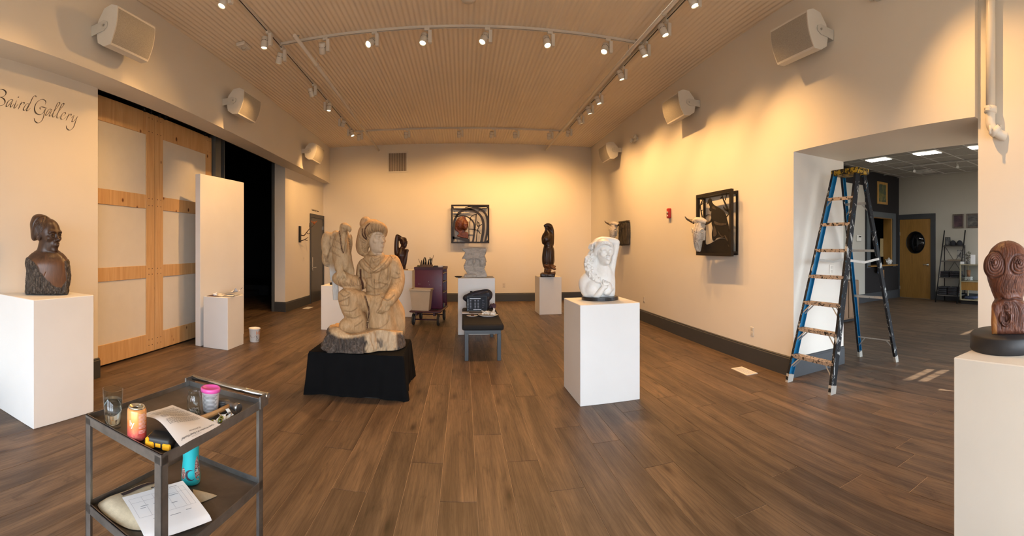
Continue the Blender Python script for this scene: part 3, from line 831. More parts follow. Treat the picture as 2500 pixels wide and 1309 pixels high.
for i, (x, tg, pw) in enumerate(near):
    track_head(x, YN, tg, 'white spotlight on the near cross track, %s' % posn[i], G3, 'x', pw, size=84)
far = [(-2.56, (-3.0, 12.7, 1.4), 0.45), (-1.37, (-1.4, 12.7, 1.2), 0.45), (-0.06, (-0.1, 12.7, 1.8), 0.6), (0.74, (0.5, 12.7, 1.8), 0.5), (1.32, (1.5, 12.7, 1.4), 0.4), (2.17, (2.3, 12.7, 1.7), 0.55)]
for i, (x, tg, pw) in enumerate(far):
    track_head(x, YFAR, tg, 'white spotlight on the far cross track, %s' % posn[i], G4, 'x', pw * 0.68, size=124)

# sprinkler pipes under the ceiling
pipe_mat = plain('painted_pipe', (0.76, 0.70, 0.61), 0.35, var=0.02)
def sprinkler(label, a, b_, hangs, hooks):
    t = thing('sprinkler_pipe', label, 'pipe', (0, 0, 0), 0, 'sprinkler pipes under the ceiling')
    A, B = Vector(a), Vector(b_)
    part('pipe', pipe_mat, t, MB().tube([A, B], 0.026, 12))
    for y in hangs:
        p = A + (B - A) * ((y - A.y) / (B.y - A.y))
        part('hanger', pipe_mat, t, MB().tube([p, (p.x, p.y, HC + 0.01)], 0.005, 6).tube([(p.x + 0.034 * math.cos(2 * PI * k / 12), p.y, p.z + 0.034 * math.sin(2 * PI * k / 12)) for k in range(13)], 0.005, 6, caps=False))
    for y in hooks:
        p = A + (B - A) * ((y - A.y) / (B.y - A.y))
        part('sprinkler_nozzle', chrome, t, MB().tube([p + Vector((0, 0, 0.02)), p + Vector((0, 0, 0.06))], 0.01, 8).lathe([(0, 0), (0.018, 0), (0.018, 0.006), (0, 0.006)], 10, M=Matrix.Translation(p + Vector((0, 0, 0.062)))))
sprinkler('white sprinkler pipe running beside the left lighting track', (-2.20, 5.6, HC - 0.10), (-2.42, YB, HC - 0.14), (6.6, 8.9, 11.6), (5.75, 10.9))
sprinkler('white sprinkler pipe running beside the right lighting track', (2.33, 0.5, HC - 0.09), (2.36, YB, HC - 0.14), (4.9, 6.1, 9.0), (5.8, 10.9))

# wall loudspeakers
grille = None
def grille_mat():
    m, nt, b = new_mat('speaker_grille')
    v = N(nt, 'ShaderNodeTexVoronoi'); v.inputs['Scale'].default_value = 300
    nt.links.new(objco(nt), v.inputs['Vector'])
    nt.links.new(ramp(nt, v.outputs['Distance'], [(0.2, (0.22, 0.20, 0.17)), (0.6, (0.44, 0.41, 0.36))]), b.inputs['Base Color'])
    b.inputs['Roughness'].default_value = 0.6
    return m
grille = grille_mat()
def speaker(label, x, y0, sgn, L=0.60):
    """horizontal two-way cabinet on a U bracket; sgn=+1 on the right wall (front faces -x)"""
    t = thing('wall_speaker', label, 'speaker', (x, y0, 3.84), 0, 'white loudspeakers on the side walls')
    # profile in (d, z): d = distance from the wall
    tilt = math.radians(17)
    prof = [(0.09, 0.05), (0.15, 0.17), (0.25, 0.205), (0.345, 0.185)]
    arc = [(0.345 + 0.03 * math.sin(PI * k / 8), 0.185 - 0.37 * k / 8) for k in range(1, 8)]
    prof2 = [(0.345, -0.185), (0.25, -0.205), (0.15, -0.17), (0.09, -0.05)]
    def rot(p):
        dx, dz = p[0] - 0.2, p[1]
        return (0.2 + dx * math.cos(tilt) + dz * math.sin(tilt), dz * math.cos(tilt) - dx * math.sin(tilt))
    full = [rot(p) for p in prof + arc + prof2]
    n = len(full)
    v = [(-sgn * p[0], 0, p[1]) for p in full] + [(-sgn * p[0], L, p[1]) for p in full]
    fc = [tuple(range(n)), tuple(range(2 * n - 1, n - 1, -1))] + [(i, (i + 1) % n, n + (i + 1) % n, n + i) for i in range(n)]
    cab = MB().add(v, fc).build('cabinet', fitting_white, t, fix=True)
    ga = [rot(p) for p in [(0.347, 0.175)] + [(p[0] + 0.003, p[1] * 0.96) for p in arc] + [(0.347, -0.175)]]
    g = MB()
    m = len(ga)
    g.add([(-sgn * p[0], 0.012, p[1]) for p in ga] + [(-sgn * p[0], L - 0.012, p[1]) for p in ga], [(i, i + 1, m + i + 1, m + i) for i in range(m - 1)], 0, True)
    g.build('grille', grille, cab)
    br = MB()
    for yy in (-0.012, L + 0.004):
        pr = [(0.0, -0.055), (0.0, 0.055), (0.12, 0.05), (0.20, 0.055), (0.245, 0.03), (0.255, 0.0), (0.245, -0.03), (0.20, -0.055), (0.12, -0.05)]
        nn = len(pr)
        br.add([(-sgn * p[0], yy, p[1]) for p in pr] + [(-sgn * p[0], yy + 0.008, p[1]) for p in pr], [tuple(range(nn)), tuple(range(2 * nn - 1, nn - 1, -1))] + [(i, (i + 1) % nn, nn + (i + 1) % nn, nn + i) for i in range(nn)])
    br.box((-0.008 if sgn > 0 else 0, -0.012, -0.055), (0 if sgn > 0 else 0.008, L + 0.012, 0.055))
    br.build('bracket', plain('bracket_white', (0.62, 0.60, 0.55), 0.4), t, fix=True)
    part('screw', chrome, t, MB().tube([(-sgn * 0.2, -0.020, 0), (-sgn * 0.2, -0.012, 0)], 0.012, 10))
speaker('large white wall speaker above the gallery lettering, nearest on the left', xL(3.6), 3.26, -1)
speaker('white wall speaker above the sliding doors, middle of the left row', xL(6.4), 6.15, -1)
speaker('white wall speaker near the far left corner', xL(10.4), 10.10, -1)
speaker('large white wall speaker above the wide opening, nearest on the right', xR(3.6), 3.33, 1)
speaker('white wall speaker in the middle of the right wall', xR(6.5), 6.25, 1)
speaker('white wall speaker near the far right corner', xR(10.3), 10.03, 1)

# small wall and ceiling devices
dev_white = plain('device_white', (0.74, 0.71, 0.65), 0.4)
def emergency(label, y, z):
    t = thing('emergency_light', label, 'emergency light', (xR(y), y, z))
    part('housing', dev_white, t, MB().rbox((-0.05, -0.11, -0.035), (0, 0.11, 0.035), 0.012, seg=2))
    for s in (-1, 1):
        part('lamp_head', dev_white, t, MB().lathe([(0, -0.03), (0.04, -0.03), (0.05, 0.02), (0.045, 0.025), (0.03, 0.015), (0, 0.015)], 16, M=Matrix.Translation((-0.085, s * 0.115, 0.04 if s < 0 else 0.0)) @ Matrix.Rotation(-PI / 2 + 0.3, 4, 'Y')))
emergency('twin lamp emergency light high over the wide opening', 2.62, 4.02)
emergency('small twin lamp emergency light on the far right wall', 9.05, 3.87)
t = thing('occupancy_sensor', 'small white sensor box on the ceiling near the left speaker', 'sensor', (-3.05, 5.75, HC))
part('body', dev_white, t, MB().rbox((-0.07, -0.11, -0.05), (0.07, 0.11, 0.004), 0.012)); part('lens', cream_china, t, MB().lathe([(0, -0.07), (0.03, -0.06), (0.04, -0.045)], 16))
t = thing('smoke_detector', 'round white detector on the ceiling in the middle of the room', 'detector', (0.06, 5.28, HC))
part('body', dev_white, t, MB().lathe([(0, -0.05), (0.07, -0.045), (0.085, -0.02), (0.085, 0.004)], 24)); part('base_ring', dev_white, t, MB().lathe([(0.085, -0.012), (0.1, -0.010), (0.1, 0.004)], 24, close=False))
fire_red = plain('fire_red', (0.42, 0.02, 0.02), 0.35)
t = thing('fire_alarm', 'red fire alarm strobe on the right wall', 'fire alarm', (xR(7.36), 7.36, 2.16))
part('body', fire_red, t, MB().rbox((-0.05, -0.055, -0.09), (0, 0.055, 0.09), 0.012, seg=2)); part('strobe', cream_china, t, MB().rbox((-0.07, -0.03, 0.0), (-0.05, 0.03, 0.03), 0.006)); part('label_plate', paper_mat, t, MB().box((-0.052, -0.02, -0.055), (-0.05, 0.02, -0.03)))
def outlet(label, loc, rotz, kind='outlet'):
    t = thing('wall_outlet' if kind == 'outlet' else 'light_switch', label, 'outlet' if kind == 'outlet' else 'switch', loc, rotz)
    part('plate', plain('outlet_ivory', (0.72, 0.67, 0.58), 0.35), t, MB().rbox((-0.04, -0.007, -0.06), (0.04, 0, 0.06), 0.003))
    for s in (-1, 1): part('socket', plain('socket_ivory', (0.60, 0.55, 0.47), 0.35), t, MB().rbox((-0.018, -0.010, s * 0.026 - 0.017), (0.018, -0.006, s * 0.026 + 0.017), 0.003))
outlet('ivory wall outlet on the back wall between two plinths', (1.15, YB, 0.46), 0)
outlet('ivory wall outlet on the right wall beside the marble bust plinth', (xR(8.62), 8.62, 0.46), -PI / 2)
outlet('ivory wall outlet low on the right wall near the opening', (xR(4.82), 4.82, 0.42), -PI / 2)
outlet('pale light switch on the white jamb behind the ladder', (4.24, OY1, 1.26), 0, 'switch')
outlet('ivory light switch on the left wall beside the grey door', (-4.104, 11.1, 1.22), PI / 2, 'switch')
# air return grille on the back wall
t = thing('wall_vent', 'square white air grille high on the back wall', 'vent', (-1.87, YB, 3.97))
part('frame', dev_white, t, MB().box((-0.30, -0.015, -0.30), (-0.26, 0, 0.30)).box((0.26, -0.015, -0.30), (0.30, 0, 0.30)).box((-0.26, -0.015, 0.26), (0.26, 0, 0.30)).box((-0.26, -0.015, -0.30), (0.26, 0, -0.26)))
part('backing', plain('vent_dark', (0.10, 0.07, 0.05), 0.8), t, MB().box((-0.26, -0.003, -0.26), (0.26, 0, 0.26)))
for i in range(17): part('slat', dev_white, t, MB().box((-0.25 + i * 0.031, -0.010, -0.26), (-0.240 + i * 0.031, -0.004, 0.26)))
# floor registers
def register(label, loc, rotz, w_=0.36, h_=0.16):
    t = thing('floor_register', label, 'floor vent', loc, rotz)
    part('frame', dev_white, t, MB().box((-w_ / 2, -h_ / 2, 0), (w_ / 2, -h_ / 2 + 0.025, 0.006)).box((-w_ / 2, h_ / 2 - 0.025, 0), (w_ / 2, h_ / 2, 0.006)).box((-w_ / 2, -h_ / 2 + 0.025, 0), (-w_ / 2 + 0.03, h_ / 2 - 0.025, 0.006)).box((w_ / 2 - 0.03, -h_ / 2 + 0.025, 0), (w_ / 2, h_ / 2 - 0.025, 0.006)))
    part('well', track_slot, t, MB().box((-w_ / 2 + 0.03, -h_ / 2 + 0.025, 0), (w_ / 2 - 0.03, h_ / 2 - 0.025, 0.001)))
    n = 11
    for i in range(n):
        x = -w_ / 2 + 0.045 + i * (w_ - 0.09) / (n - 1)
        part('slat', dev_white, t, MB().box((x - 0.008, -h_ / 2 + 0.025, 0.001), (x + 0.008, h_ / 2 - 0.025, 0.005)))
register('white floor vent beside the right baseboard', (3.28, 4.56, 0), PI / 2 - 0.05)
register('white floor vent in front of the left wall by the grey door', (-3.86, 10.75, 0), PI / 2)
# downpipe on the pier
t = thing('wall_pipe', 'white drain pipe with an elbow on the pier at the right edge', 'pipe', (3.615, 1.5, 0))
pl = [(-0.07, 0, HC), (-0.07, 0, 2.72)]
part('pipe', pipe_mat, t, MB().tube(pl, 0.041, 16))
el = catmull([(-0.07, 0, 2.72), (-0.07, 0, 2.60), (-0.06, -0.03, 2.545), (-0.02, -0.075, 2.51), (0.01, -0.10, 2.50)], 6)
part('elbow', pipe_mat, t, MB().tube(el, 0.043, 16))
for z in (2.72,):
    part('coupling', pipe_mat, t, MB().lathe([(0.041, -0.03), (0.056, -0.025), (0.056, 0.025), (0.041, 0.03)], 16, M=Matrix.Translation((-0.07, 0, z))).box((-0.14, -0.02, z - 0.02), (-0.12, 0.02, z + 0.02)).box((-0.02, -0.02, z - 0.02), (0.0, 0.02, z + 0.02)).tube([(-0.13, -0.03, z), (-0.13, 0.03, z)], 0.012, 8).tube([(-0.01, -0.03, z), (-0.01, 0.03, z)], 0.012, 8))
part('coupling', pipe_mat, t, MB().lathe([(0.043, -0.025), (0.056, -0.02), (0.056, 0.02), (0.043, 0.025)], 16, M=Matrix.Translation((-0.055, -0.035, 2.54)) @ Vector((0.03, -0.04, -0.04)).to_track_quat('Z', 'Y').to_matrix().to_4x4()).tube([(-0.13, -0.02, 2.57), (-0.13, -0.02, 2.50)], 0.012, 8).tube([(0.0, -0.06, 2.60), (0.0, -0.06, 2.53)], 0.012, 8))
# ------------------------------------------------------------------ sliding pine doors
def pine_mat():
    m, nt, b = new_mat('knotty_pine')
    oi = N(nt, 'ShaderNodeObjectInfo')
    tc = N(nt, 'ShaderNodeTexCoord')
    vm = N(nt, 'ShaderNodeVectorMath', operation='SCALE'); vm.inputs['Scale'].default_value = 1.0
    cx = N(nt, 'ShaderNodeCombineXYZ'); mm = N(nt, 'ShaderNodeMath', operation='MULTIPLY'); mm.inputs[1].default_value = 23.0
    nt.links.new(oi.outputs['Random'], mm.inputs[0]); nt.links.new(mm.outputs[0], cx.inputs[2]); nt.links.new(mm.outputs[0], cx.inputs[1])
    va = N(nt, 'ShaderNodeVectorMath', operation='ADD')
    nt.links.new(tc.outputs['Object'], va.inputs[0]); nt.links.new(cx.outputs[0], va.inputs[1])
    def mp(s):
        q = N(nt, 'ShaderNodeMapping'); q.inputs['Scale'].default_value = s
        nt.links.new(va.outputs[0], q.inputs[0]); return q.outputs[0]
    g = noise(nt, 1, 4, 0.6, mp((3, 14, 1.0)), 1.2)
    c = ramp(nt, g, [(0.25, (0.50, 0.285, 0.12)), (0.5, (0.60, 0.37, 0.17)), (0.75, (0.67, 0.44, 0.22))])
    v = N(nt, 'ShaderNodeTexVoronoi'); v.inputs['Scale'].default_value = 4.2; v.inputs['Randomness'].default_value = 1.0
    nt.links.new(mp((1, 1.0, 0.75)), v.inputs['Vector'])
    kn = ramp(nt, v.outputs['Distance'], [(0.055, (0.10, 0.045, 0.02)), (0.085, (0.30, 0.15, 0.06)), (0.13, (1, 1, 1))])
    c = mix(nt, 1.0, c, kn, 'MULTIPLY')
    nt.links.new(c, b.inputs['Base Color']); b.inputs['Roughness'].default_value = 0.5
    return m
pine = pine_mat()
panel_white = plain('door_panel_white', (0.70, 0.665, 0.60), 0.6, var=0.02)
def slide_door(label, y0, y1):
    yc = (y0 + y1) / 2
    ang = math.atan2(-(xD(y1) - xD(y0)), (y1 - y0))   # door runs along y with slight skew
    t = thing('sliding_door', label, 'door', (xD(yc), yc, 0), math.atan(0.039), 'pine sliding doors')
    W = (y1 - y0) / 2
    sw = 0.20
    zb, zt = 0.025, 3.49
    part('stile', pine, t, MB().rbox((-0.05, -W, zb), (0.0, -W + sw, zt), 0.003)); part('stile', pine, t, MB().rbox((-0.05, W - sw, zb), (0.0, W, zt), 0.003))
    for z0, z1 in ((zb, 0.285), (1.10, 1.28), (2.10, 2.30), (3.17, zt)):
        part('rail', pine, t, MB().rbox((-0.05, -W + sw, z0), (-0.001, W - sw, z1), 0.003))
    for z0, z1 in ((0.285, 1.10), (1.28, 2.10), (2.30, 3.17)):
        part('panel', panel_white, t, MB().box((-0.045, -W + sw, z0), (-0.012, W - sw, z1)))
    for yy in (-W + 0.10, -W + 0.25, W - 0.25, W - 0.10):
        part('hanger', black_metal, t, MB().rbox((-0.02, yy - 0.02, zt - 0.01), (0.012, yy + 0.02, zt + 0.05), 0.004).tube([(0.012, yy, zt + 0.03), (0.03, yy, zt + 0.03)], 0.025, 12))
    sc = MB()
    for z in (0.12, 0.2, 1.15, 1.23, 2.15, 2.25, 3.22, 3.42):
        for yy in (-W + 0.06, -W + 0.14, W - 0.14, W - 0.06):
            sc.tube([(-0.001, yy, z), (0.0015, yy, z)], 0.008, 8)
    part('screw', plain('screw_dark', (0.05, 0.03, 0.02), 0.6), t, sc)
    return t
slide_door('knotty pine sliding door with white panels next to the gallery lettering wall', 3.47, 5.145)
slide_door('knotty pine sliding door behind the tall white panel', 5.155, 6.83)
d0, d1 = 3.3, 10.2
M = Matrix.Translation((xD(d0), d0, 0)) @ Matrix.Rotation(math.atan(0.039), 4, 'Z')
tag(MB().rbox((-0.03, 0, 3.548), (0.05, 6.9, 3.60), 0.004, M=M).build('door_rail', black_metal), 'black overhead rail carrying the sliding doors', 'rail')
t = thing('steel_post', 'dark grey steel post at the edge of the sliding doors', 'post', (-4.30, 7.02, 0))
part('flange', steel_grey, t, MB().box((-0.10, -0.16, 0), (0.10, -0.14, 3.545)).box((-0.10, 0.14, 0), (0.10, 0.16, 3.545))); part('web', steel_grey, t, MB().box((-0.01, -0.14, 0), (0.01, 0.14, 3.545)).box((0.085, -0.14, 0), (0.10, 0.02, 3.545)))
# black frame of the opening on the far jamb
struct('trim_2', MB().box((-4.46, 9.84, 0), (-4.39, 9.90, 3.6)), steel_grey)

# grey door in the left wall
door_grey = plain('door_charcoal', (0.052, 0.050, 0.048), 0.35, var=0.05)
DL = math.atan2(0.028, 2.88)
t = thing('grey_door', 'charcoal grey door with lever handle under the theatre sign', 'door', (-4.104, 11.56, 0), -DL)
part('frame', trim_grey, t, MB().box((-0.02, 0.0, 0), (0.035, 0.09, 2.46)).box((-0.02, 1.10, 0), (0.035, 1.175, 2.46)).box((-0.02, 0.09, 2.36), (0.035, 1.10, 2.46)))
lf = part('leaf', door_grey, t, MB().rbox((-0.02, 0.092, 0.01), (0.018, 1.098, 2.355), 0.003))
part('handle_plate', chrome, t, MB().rbox((0.018, 0.14, 0.92), (0.026, 0.21, 1.26), 0.003)); part('lever', chrome, t, MB().tube([(0.02, 0.175, 0.98), (0.07, 0.175, 0.98), (0.075, 0.19, 0.98), (0.075, 0.33, 0.98)], 0.011, 8)); part('lock_cylinder', chrome, t, MB().tube([(0.02, 0.175, 0.90), (0.032, 0.175, 0.90)], 0.02, 12))
for z in (0.3, 1.2, 2.05): part('hinge', chrome, t, MB().box((0.018, 1.09, z), (0.030, 1.105, z + 0.1)))

# theatre floor: two low dark platforms deep inside
tag(MB().rbox((-9.5, 13.0, 0), (-6.0, 15.5, 0.32), 0.01).build('stage_platform', plain('stage_black', (0.012, 0.011, 0.012), 0.6)), 'low dark stage platform deep inside the black theatre', 'platform')
tag(MB().rbox((-9.2, 11.9, 0), (-6.3, 12.95, 0.17), 0.01).build('stage_step', plain('stage_step_grey', (0.030, 0.027, 0.026), 0.6)), 'lower dark step in front of the stage platform', 'platform')
# ------------------------------------------------------------------ implicit-surface modeller for the carved sculptures
class SDF:
    """signed-distance field on a voxel grid, shapes blended smoothly, meshed with surface nets"""
    def __init__(s, lo, hi, h):
        s.lo = np.array(lo, float); s.h = h
        s.n = [int(math.ceil((hi[i] - lo[i]) / h)) + 1 for i in range(3)]
        s.ax = [s.lo[i] + h * np.arange(s.n[i]) for i in range(3)]
        s.F = np.full(s.n, 0.2, np.float32)
        s.frame()
    def frame(s, c=(0, 0, 0), yaw=0, pitch=0, roll=0, scale=1.0):
        s.R = np.array((Matrix.Rotation(yaw, 3, 'Z') @ Matrix.Rotation(-pitch, 3, 'X') @ Matrix.Rotation(roll, 3, 'Y')))
        s.c = np.array(c, float); s.sc = scale
        return s
    def _w(s, p): return s.c + s.R @ (np.array(p, float) * s.sc)
    def _apply(s, lo, hi, k, op, fn):
        """lo, hi: world bounds of the shape; fn(P local Nx..): local distance"""
        m = (max(k * s.sc, 0.045) if op == 'u' else k * s.sc) + 3 * s.h
        a = [max(0, int((lo[i] - m - s.lo[i]) / s.h)) for i in range(3)]
        b = [min(s.n[i], int((hi[i] + m - s.lo[i]) / s.h) + 2) for i in range(3)]
        if any(b[i] <= a[i] for i in range(3)): return s
        X = s.ax[0][a[0]:b[0], None, None] - s.c[0]; Y = s.ax[1][None, a[1]:b[1], None] - s.c[1]; Z = s.ax[2][None, None, a[2]:b[2]] - s.c[2]
        R = s.R
        P = [(X * R[0, i] + Y * R[1, i] + Z * R[2, i]) / s.sc for i in range(3)]
        d = (fn(*P) * s.sc).astype(np.float32)
        sl = (slice(a[0], b[0]), slice(a[1], b[1]), slice(a[2], b[2]))
        A = s.F[sl]; kk = max(k * s.sc, 1e-5)
        if op == 'u':
            hh = np.maximum(kk - np.abs(A - d), 0) / kk
            s.F[sl] = np.minimum(A, d) - hh * hh * kk * 0.25
        elif op == 's':
            hh = np.maximum(kk - np.abs(A + d), 0) / kk
            s.F[sl] = np.maximum(A, -d) + hh * hh * kk * 0.25
        elif op == 'i':
            s.F[sl] = np.maximum(A, d)
        return s
    def _bb(s, pts, r):
        W = np.array([s._w(p) for p in pts]); r = r * s.sc
        return W.min(0) - r, W.max(0) + r
    def ell(s, c, r, k=0.02, rot=(0, 0, 0), op='u'):
        Q = np.array(Matrix.Rotation(rot[2], 3, 'Z') @ Matrix.Rotation(rot[0], 3, 'X') @ Matrix.Rotation(rot[1], 3, 'Y'))
        def fn(x, y, z):
            x, y, z = x - c[0], y - c[1], z - c[2]
            a = (x * Q[0, 0] + y * Q[1, 0] + z * Q[2, 0]); b = (x * Q[0, 1] + y * Q[1, 1] + z * Q[2, 1]); e = (x * Q[0, 2] + y * Q[1, 2] + z * Q[2, 2])
            k0 = np.sqrt((a / r[0]) ** 2 + (b / r[1]) ** 2 + (e / r[2]) ** 2)
            k1 = np.sqrt((a / r[0] ** 2) ** 2 + (b / r[1] ** 2) ** 2 + (e / r[2] ** 2) ** 2) + 1e-9
            return k0 * (k0 - 1) / k1
        lo, hi = s._bb([c], max(r))
        return s._apply(lo, hi, k, op, fn)
    def cap(s, a, b, ra, rb=None, k=0.02, op='u'):
        rb = ra if rb is None else rb
        A = np.array(a, float); B = np.array(b, float); D = B - A; L2 = max(float(D @ D), 1e-9)
        def fn(x, y, z):
            x, y, z = x - A[0], y - A[1], z - A[2]
            t = np.clip((x * D[0] + y * D[1] + z * D[2]) / L2, 0, 1)
            return np.sqrt((x - t * D[0]) ** 2 + (y - t * D[1]) ** 2 + (z - t * D[2]) ** 2) - (ra + (rb - ra) * t)
        lo, hi = s._bb([a, b], max(ra, rb))
        return s._apply(lo, hi, k, op, fn)
    def path(s, pts, r, k=0.02, op='u', smooth=4):
        P = catmull(pts, smooth) if smooth > 1 and len(pts) > 2 else [Vector(p) for p in pts]
        n = len(P)
        if isinstance(r, (int, float)): R = [r] * n
        else: R = list(np.interp(np.linspace(0, len(r) - 1, n), range(len(r)), r))
        for i in range(n - 1): s.cap(P[i], P[i + 1], R[i], R[i + 1], k, op)
        return s
    def box(s, c, half, rnd=0.01, k=0.02, rot=(0, 0, 0), op='u'):
        Q = np.array(Matrix.Rotation(rot[2], 3, 'Z') @ Matrix.Rotation(rot[0], 3, 'X') @ Matrix.Rotation(rot[1], 3, 'Y'))
        def fn(x, y, z):
            x, y, z = x - c[0], y - c[1], z - c[2]
            q = [np.abs(x * Q[0, i] + y * Q[1, i] + z * Q[2, i]) - half[i] + rnd for i in range(3)]
            return np.sqrt(sum(np.maximum(v, 0) ** 2 for v in q)) + np.minimum(np.maximum(np.maximum(q[0], q[1]), q[2]), 0) - rnd
        lo, hi = s._bb([c], math.sqrt(sum(v * v for v in half)))
        return s._apply(lo, hi, k, op, fn)
    def slab(s, poly, y0, y1, rnd=0.01, k=0.02, op='u', taper=0.0):
        """outline in local x,z extruded along y"""
        n = len(poly)
        def fn(x, y, z):
            x = x + 0 * y; z = z + 0 * y
            xs, zs = np.broadcast_arrays(x + 0 * z, z + 0 * x)
            d = np.full(xs.shape, 1e9); sg = np.ones(xs.shape)
            for i in range(n):
                ax_, az_ = poly[i]; bx_, bz_ = poly[i - 1]
                ex, ez = bx_ - ax_, bz_ - az_; wx, wz = xs - ax_, zs - az_
                t = np.clip((wx * ex + wz * ez) / (ex * ex + ez * ez + 1e-12), 0, 1)
                d = np.minimum(d, (wx - ex * t) ** 2 + (wz - ez * t) ** 2)
                c1 = zs >= az_; c2 = zs < bz_; c3 = ex * wz > ez * wx
                sg = np.where((c1 & c2 & c3) | (~c1 & ~c2 & ~c3), -sg, sg)
            d2 = sg * np.sqrt(d) + rnd
            dy = np.abs(y - (y0 + y1) / 2) - (y1 - y0) / 2 + rnd
            return np.minimum(np.maximum(d2, dy), 0) + np.sqrt(np.maximum(d2, 0) ** 2 + np.maximum(dy, 0) ** 2) - rnd
        xs = [p[0] for p in poly]; zs = [p[1] for p in poly]
        cs = [(a, b, c) for a in (min(xs), max(xs)) for b in (y0, y1) for c in (min(zs), max(zs))]
        lo, hi = s._bb(cs, 0.0)
        return s._apply(lo, hi, k, op, fn)
    def mesh(s):
        F = s.F.copy()
        F[0], F[-1] = 0.1, 0.1; F[:, 0], F[:, -1] = 0.1, 0.1; F[:, :, 0], F[:, :, -1] = 0.1, 0.1
        ins = F < 0
        n = s.n
        c = np.zeros([n[0] - 1, n[1] - 1, n[2] - 1], np.int8)
        for dx in (0, 1):
            for dy in (0, 1):
                for dz in (0, 1):
                    c += ins[dx:n[0] - 1 + dx, dy:n[1] - 1 + dy, dz:n[2] - 1 + dz]
        I, J, K = np.nonzero((c > 0) & (c < 8))
        idx = np.full(c.shape, -1, np.int32); idx[I, J, K] = np.arange(len(I))
        cor = [(0, 0, 0), (1, 0, 0), (0, 1, 0), (1, 1, 0), (0, 0, 1), (1, 0, 1), (0, 1, 1), (1, 1, 1)]
        val = [F[I + a, J + b, K + d] for a, b, d in cor]
        acc = np.zeros((len(I), 3)); cnt = np.zeros(len(I))
        for i in range(8):
            for ax in range(3):
                if cor[i][ax]: continue
                j = cor.index(tuple(1 if q == ax else cor[i][q] for q in range(3)))
                a, b = val[i], val[j]
                m = (a < 0) != (b < 0)
                t = np.where(m, a / np.where(m, a - b, 1), 0)
                p = np.zeros((len(I), 3)) + np.array(cor[i]); p[:, ax] += t
                acc += np.where(m[:, None], p, 0); cnt += m
        V = s.lo + s.h * (np.stack([I, J, K], 1) + acc / cnt[:, None])
        quads = []
        for ax in range(3):
            o = [0, 0, 0]; o[ax] = 1
            A = ins[:n[0] - o[0], :n[1] - o[1], :n[2] - o[2]]; B = ins[o[0]:, o[1]:, o[2]:]
            i, j, k = np.nonzero(A != B)
            P = [i, j, k]; u, v = [(1, 2), (2, 0), (0, 1)][ax]
            ok = (P[u] > 0) & (P[v] > 0) & (P[u] < n[u] - 1) & (P[v] < n[v] - 1)
            P = [q[ok] for q in P]; flip = A[i, j, k][ok]
            def cell(du, dv):
                q = [P[0].copy(), P[1].copy(), P[2].copy()]; q[u] -= du; q[v] -= dv
                return idx[q[0], q[1], q[2]]
            q = np.stack([cell(1, 1), cell(0, 1), cell(0, 0), cell(1, 0)], 1)
            q[~flip] = q[~flip][:, ::-1]
            quads.append(q)
        return V, np.concatenate(quads)

def vnoise(P, scale, seed=0, octaves=3):
    """smooth value noise at points P (N x 3), about -1..1"""
    r = np.random.RandomState(seed); T = r.uniform(-1, 1, (32, 32, 32))
    out = np.zeros(len(P)); amp = 1.0; tot = 0
    P = np.asarray(P) * np.asarray(scale)
    for o in range(octaves):
        Q = P * 2 ** o + 7.3 * o; i = np.floor(Q).astype(int); f = Q - i; f = f * f * (3 - 2 * f)
        g = 0
        for a in (0, 1):
            for b in (0, 1):
                for c in (0, 1):
                    wgt = (f[:, 0] if a else 1 - f[:, 0]) * (f[:, 1] if b else 1 - f[:, 1]) * (f[:, 2] if c else 1 - f[:, 2])
                    g = g + wgt * T[(i[:, 0] + a) % 32, (i[:, 1] + b) % 32, (i[:, 2] + c) % 32]
        out += amp * g; tot += amp; amp *= 0.5
    return out / tot

def vnormals(V, Q):
    n = np.cross(V[Q[:, 2]] - V[Q[:, 0]], V[Q[:, 3]] - V[Q[:, 1]])
    out = np.zeros_like(V)
    for k in range(4): np.add.at(out, Q[:, k], n)
    return out / (np.linalg.norm(out, axis=1, keepdims=True) + 1e-12)

def sdf_object(name, S, mat, parent=None, displace=None, attrs=None, loc=None, rot=None):
    V, Q = S.mesh() if isinstance(S, SDF) else S
    if displace is not None:
        nr = vnormals(V, Q)
        V = V + nr * displace(V, nr)[:, None]
    me = bpy.data.meshes.new(name)
    me.vertices.add(len(V)); me.vertices.foreach_set('co', V.astype(np.float32).ravel())
    me.loops.add(len(Q) * 4); me.loops.foreach_set('vertex_index', Q.astype(np.int32).ravel())
    me.polygons.add(len(Q)); me.polygons.foreach_set('loop_start', np.arange(0, len(Q) * 4, 4, dtype=np.int32))
    me.polygons.foreach_set('use_smooth', np.ones(len(Q), bool))
    me.update(calc_edges=True)
    if attrs:
        for k, fn in attrs.items():
            a = me.attributes.new(k, 'FLOAT', 'POINT'); a.data.foreach_set('value', fn(V).astype(np.float32))
    me.validate()
    return link_mesh(name, me, mat, parent, loc, rot)

def sstep(a, b, x):
    t = np.clip((x - a) / (b - a), 0, 1); return t * t * (3 - 2 * t)

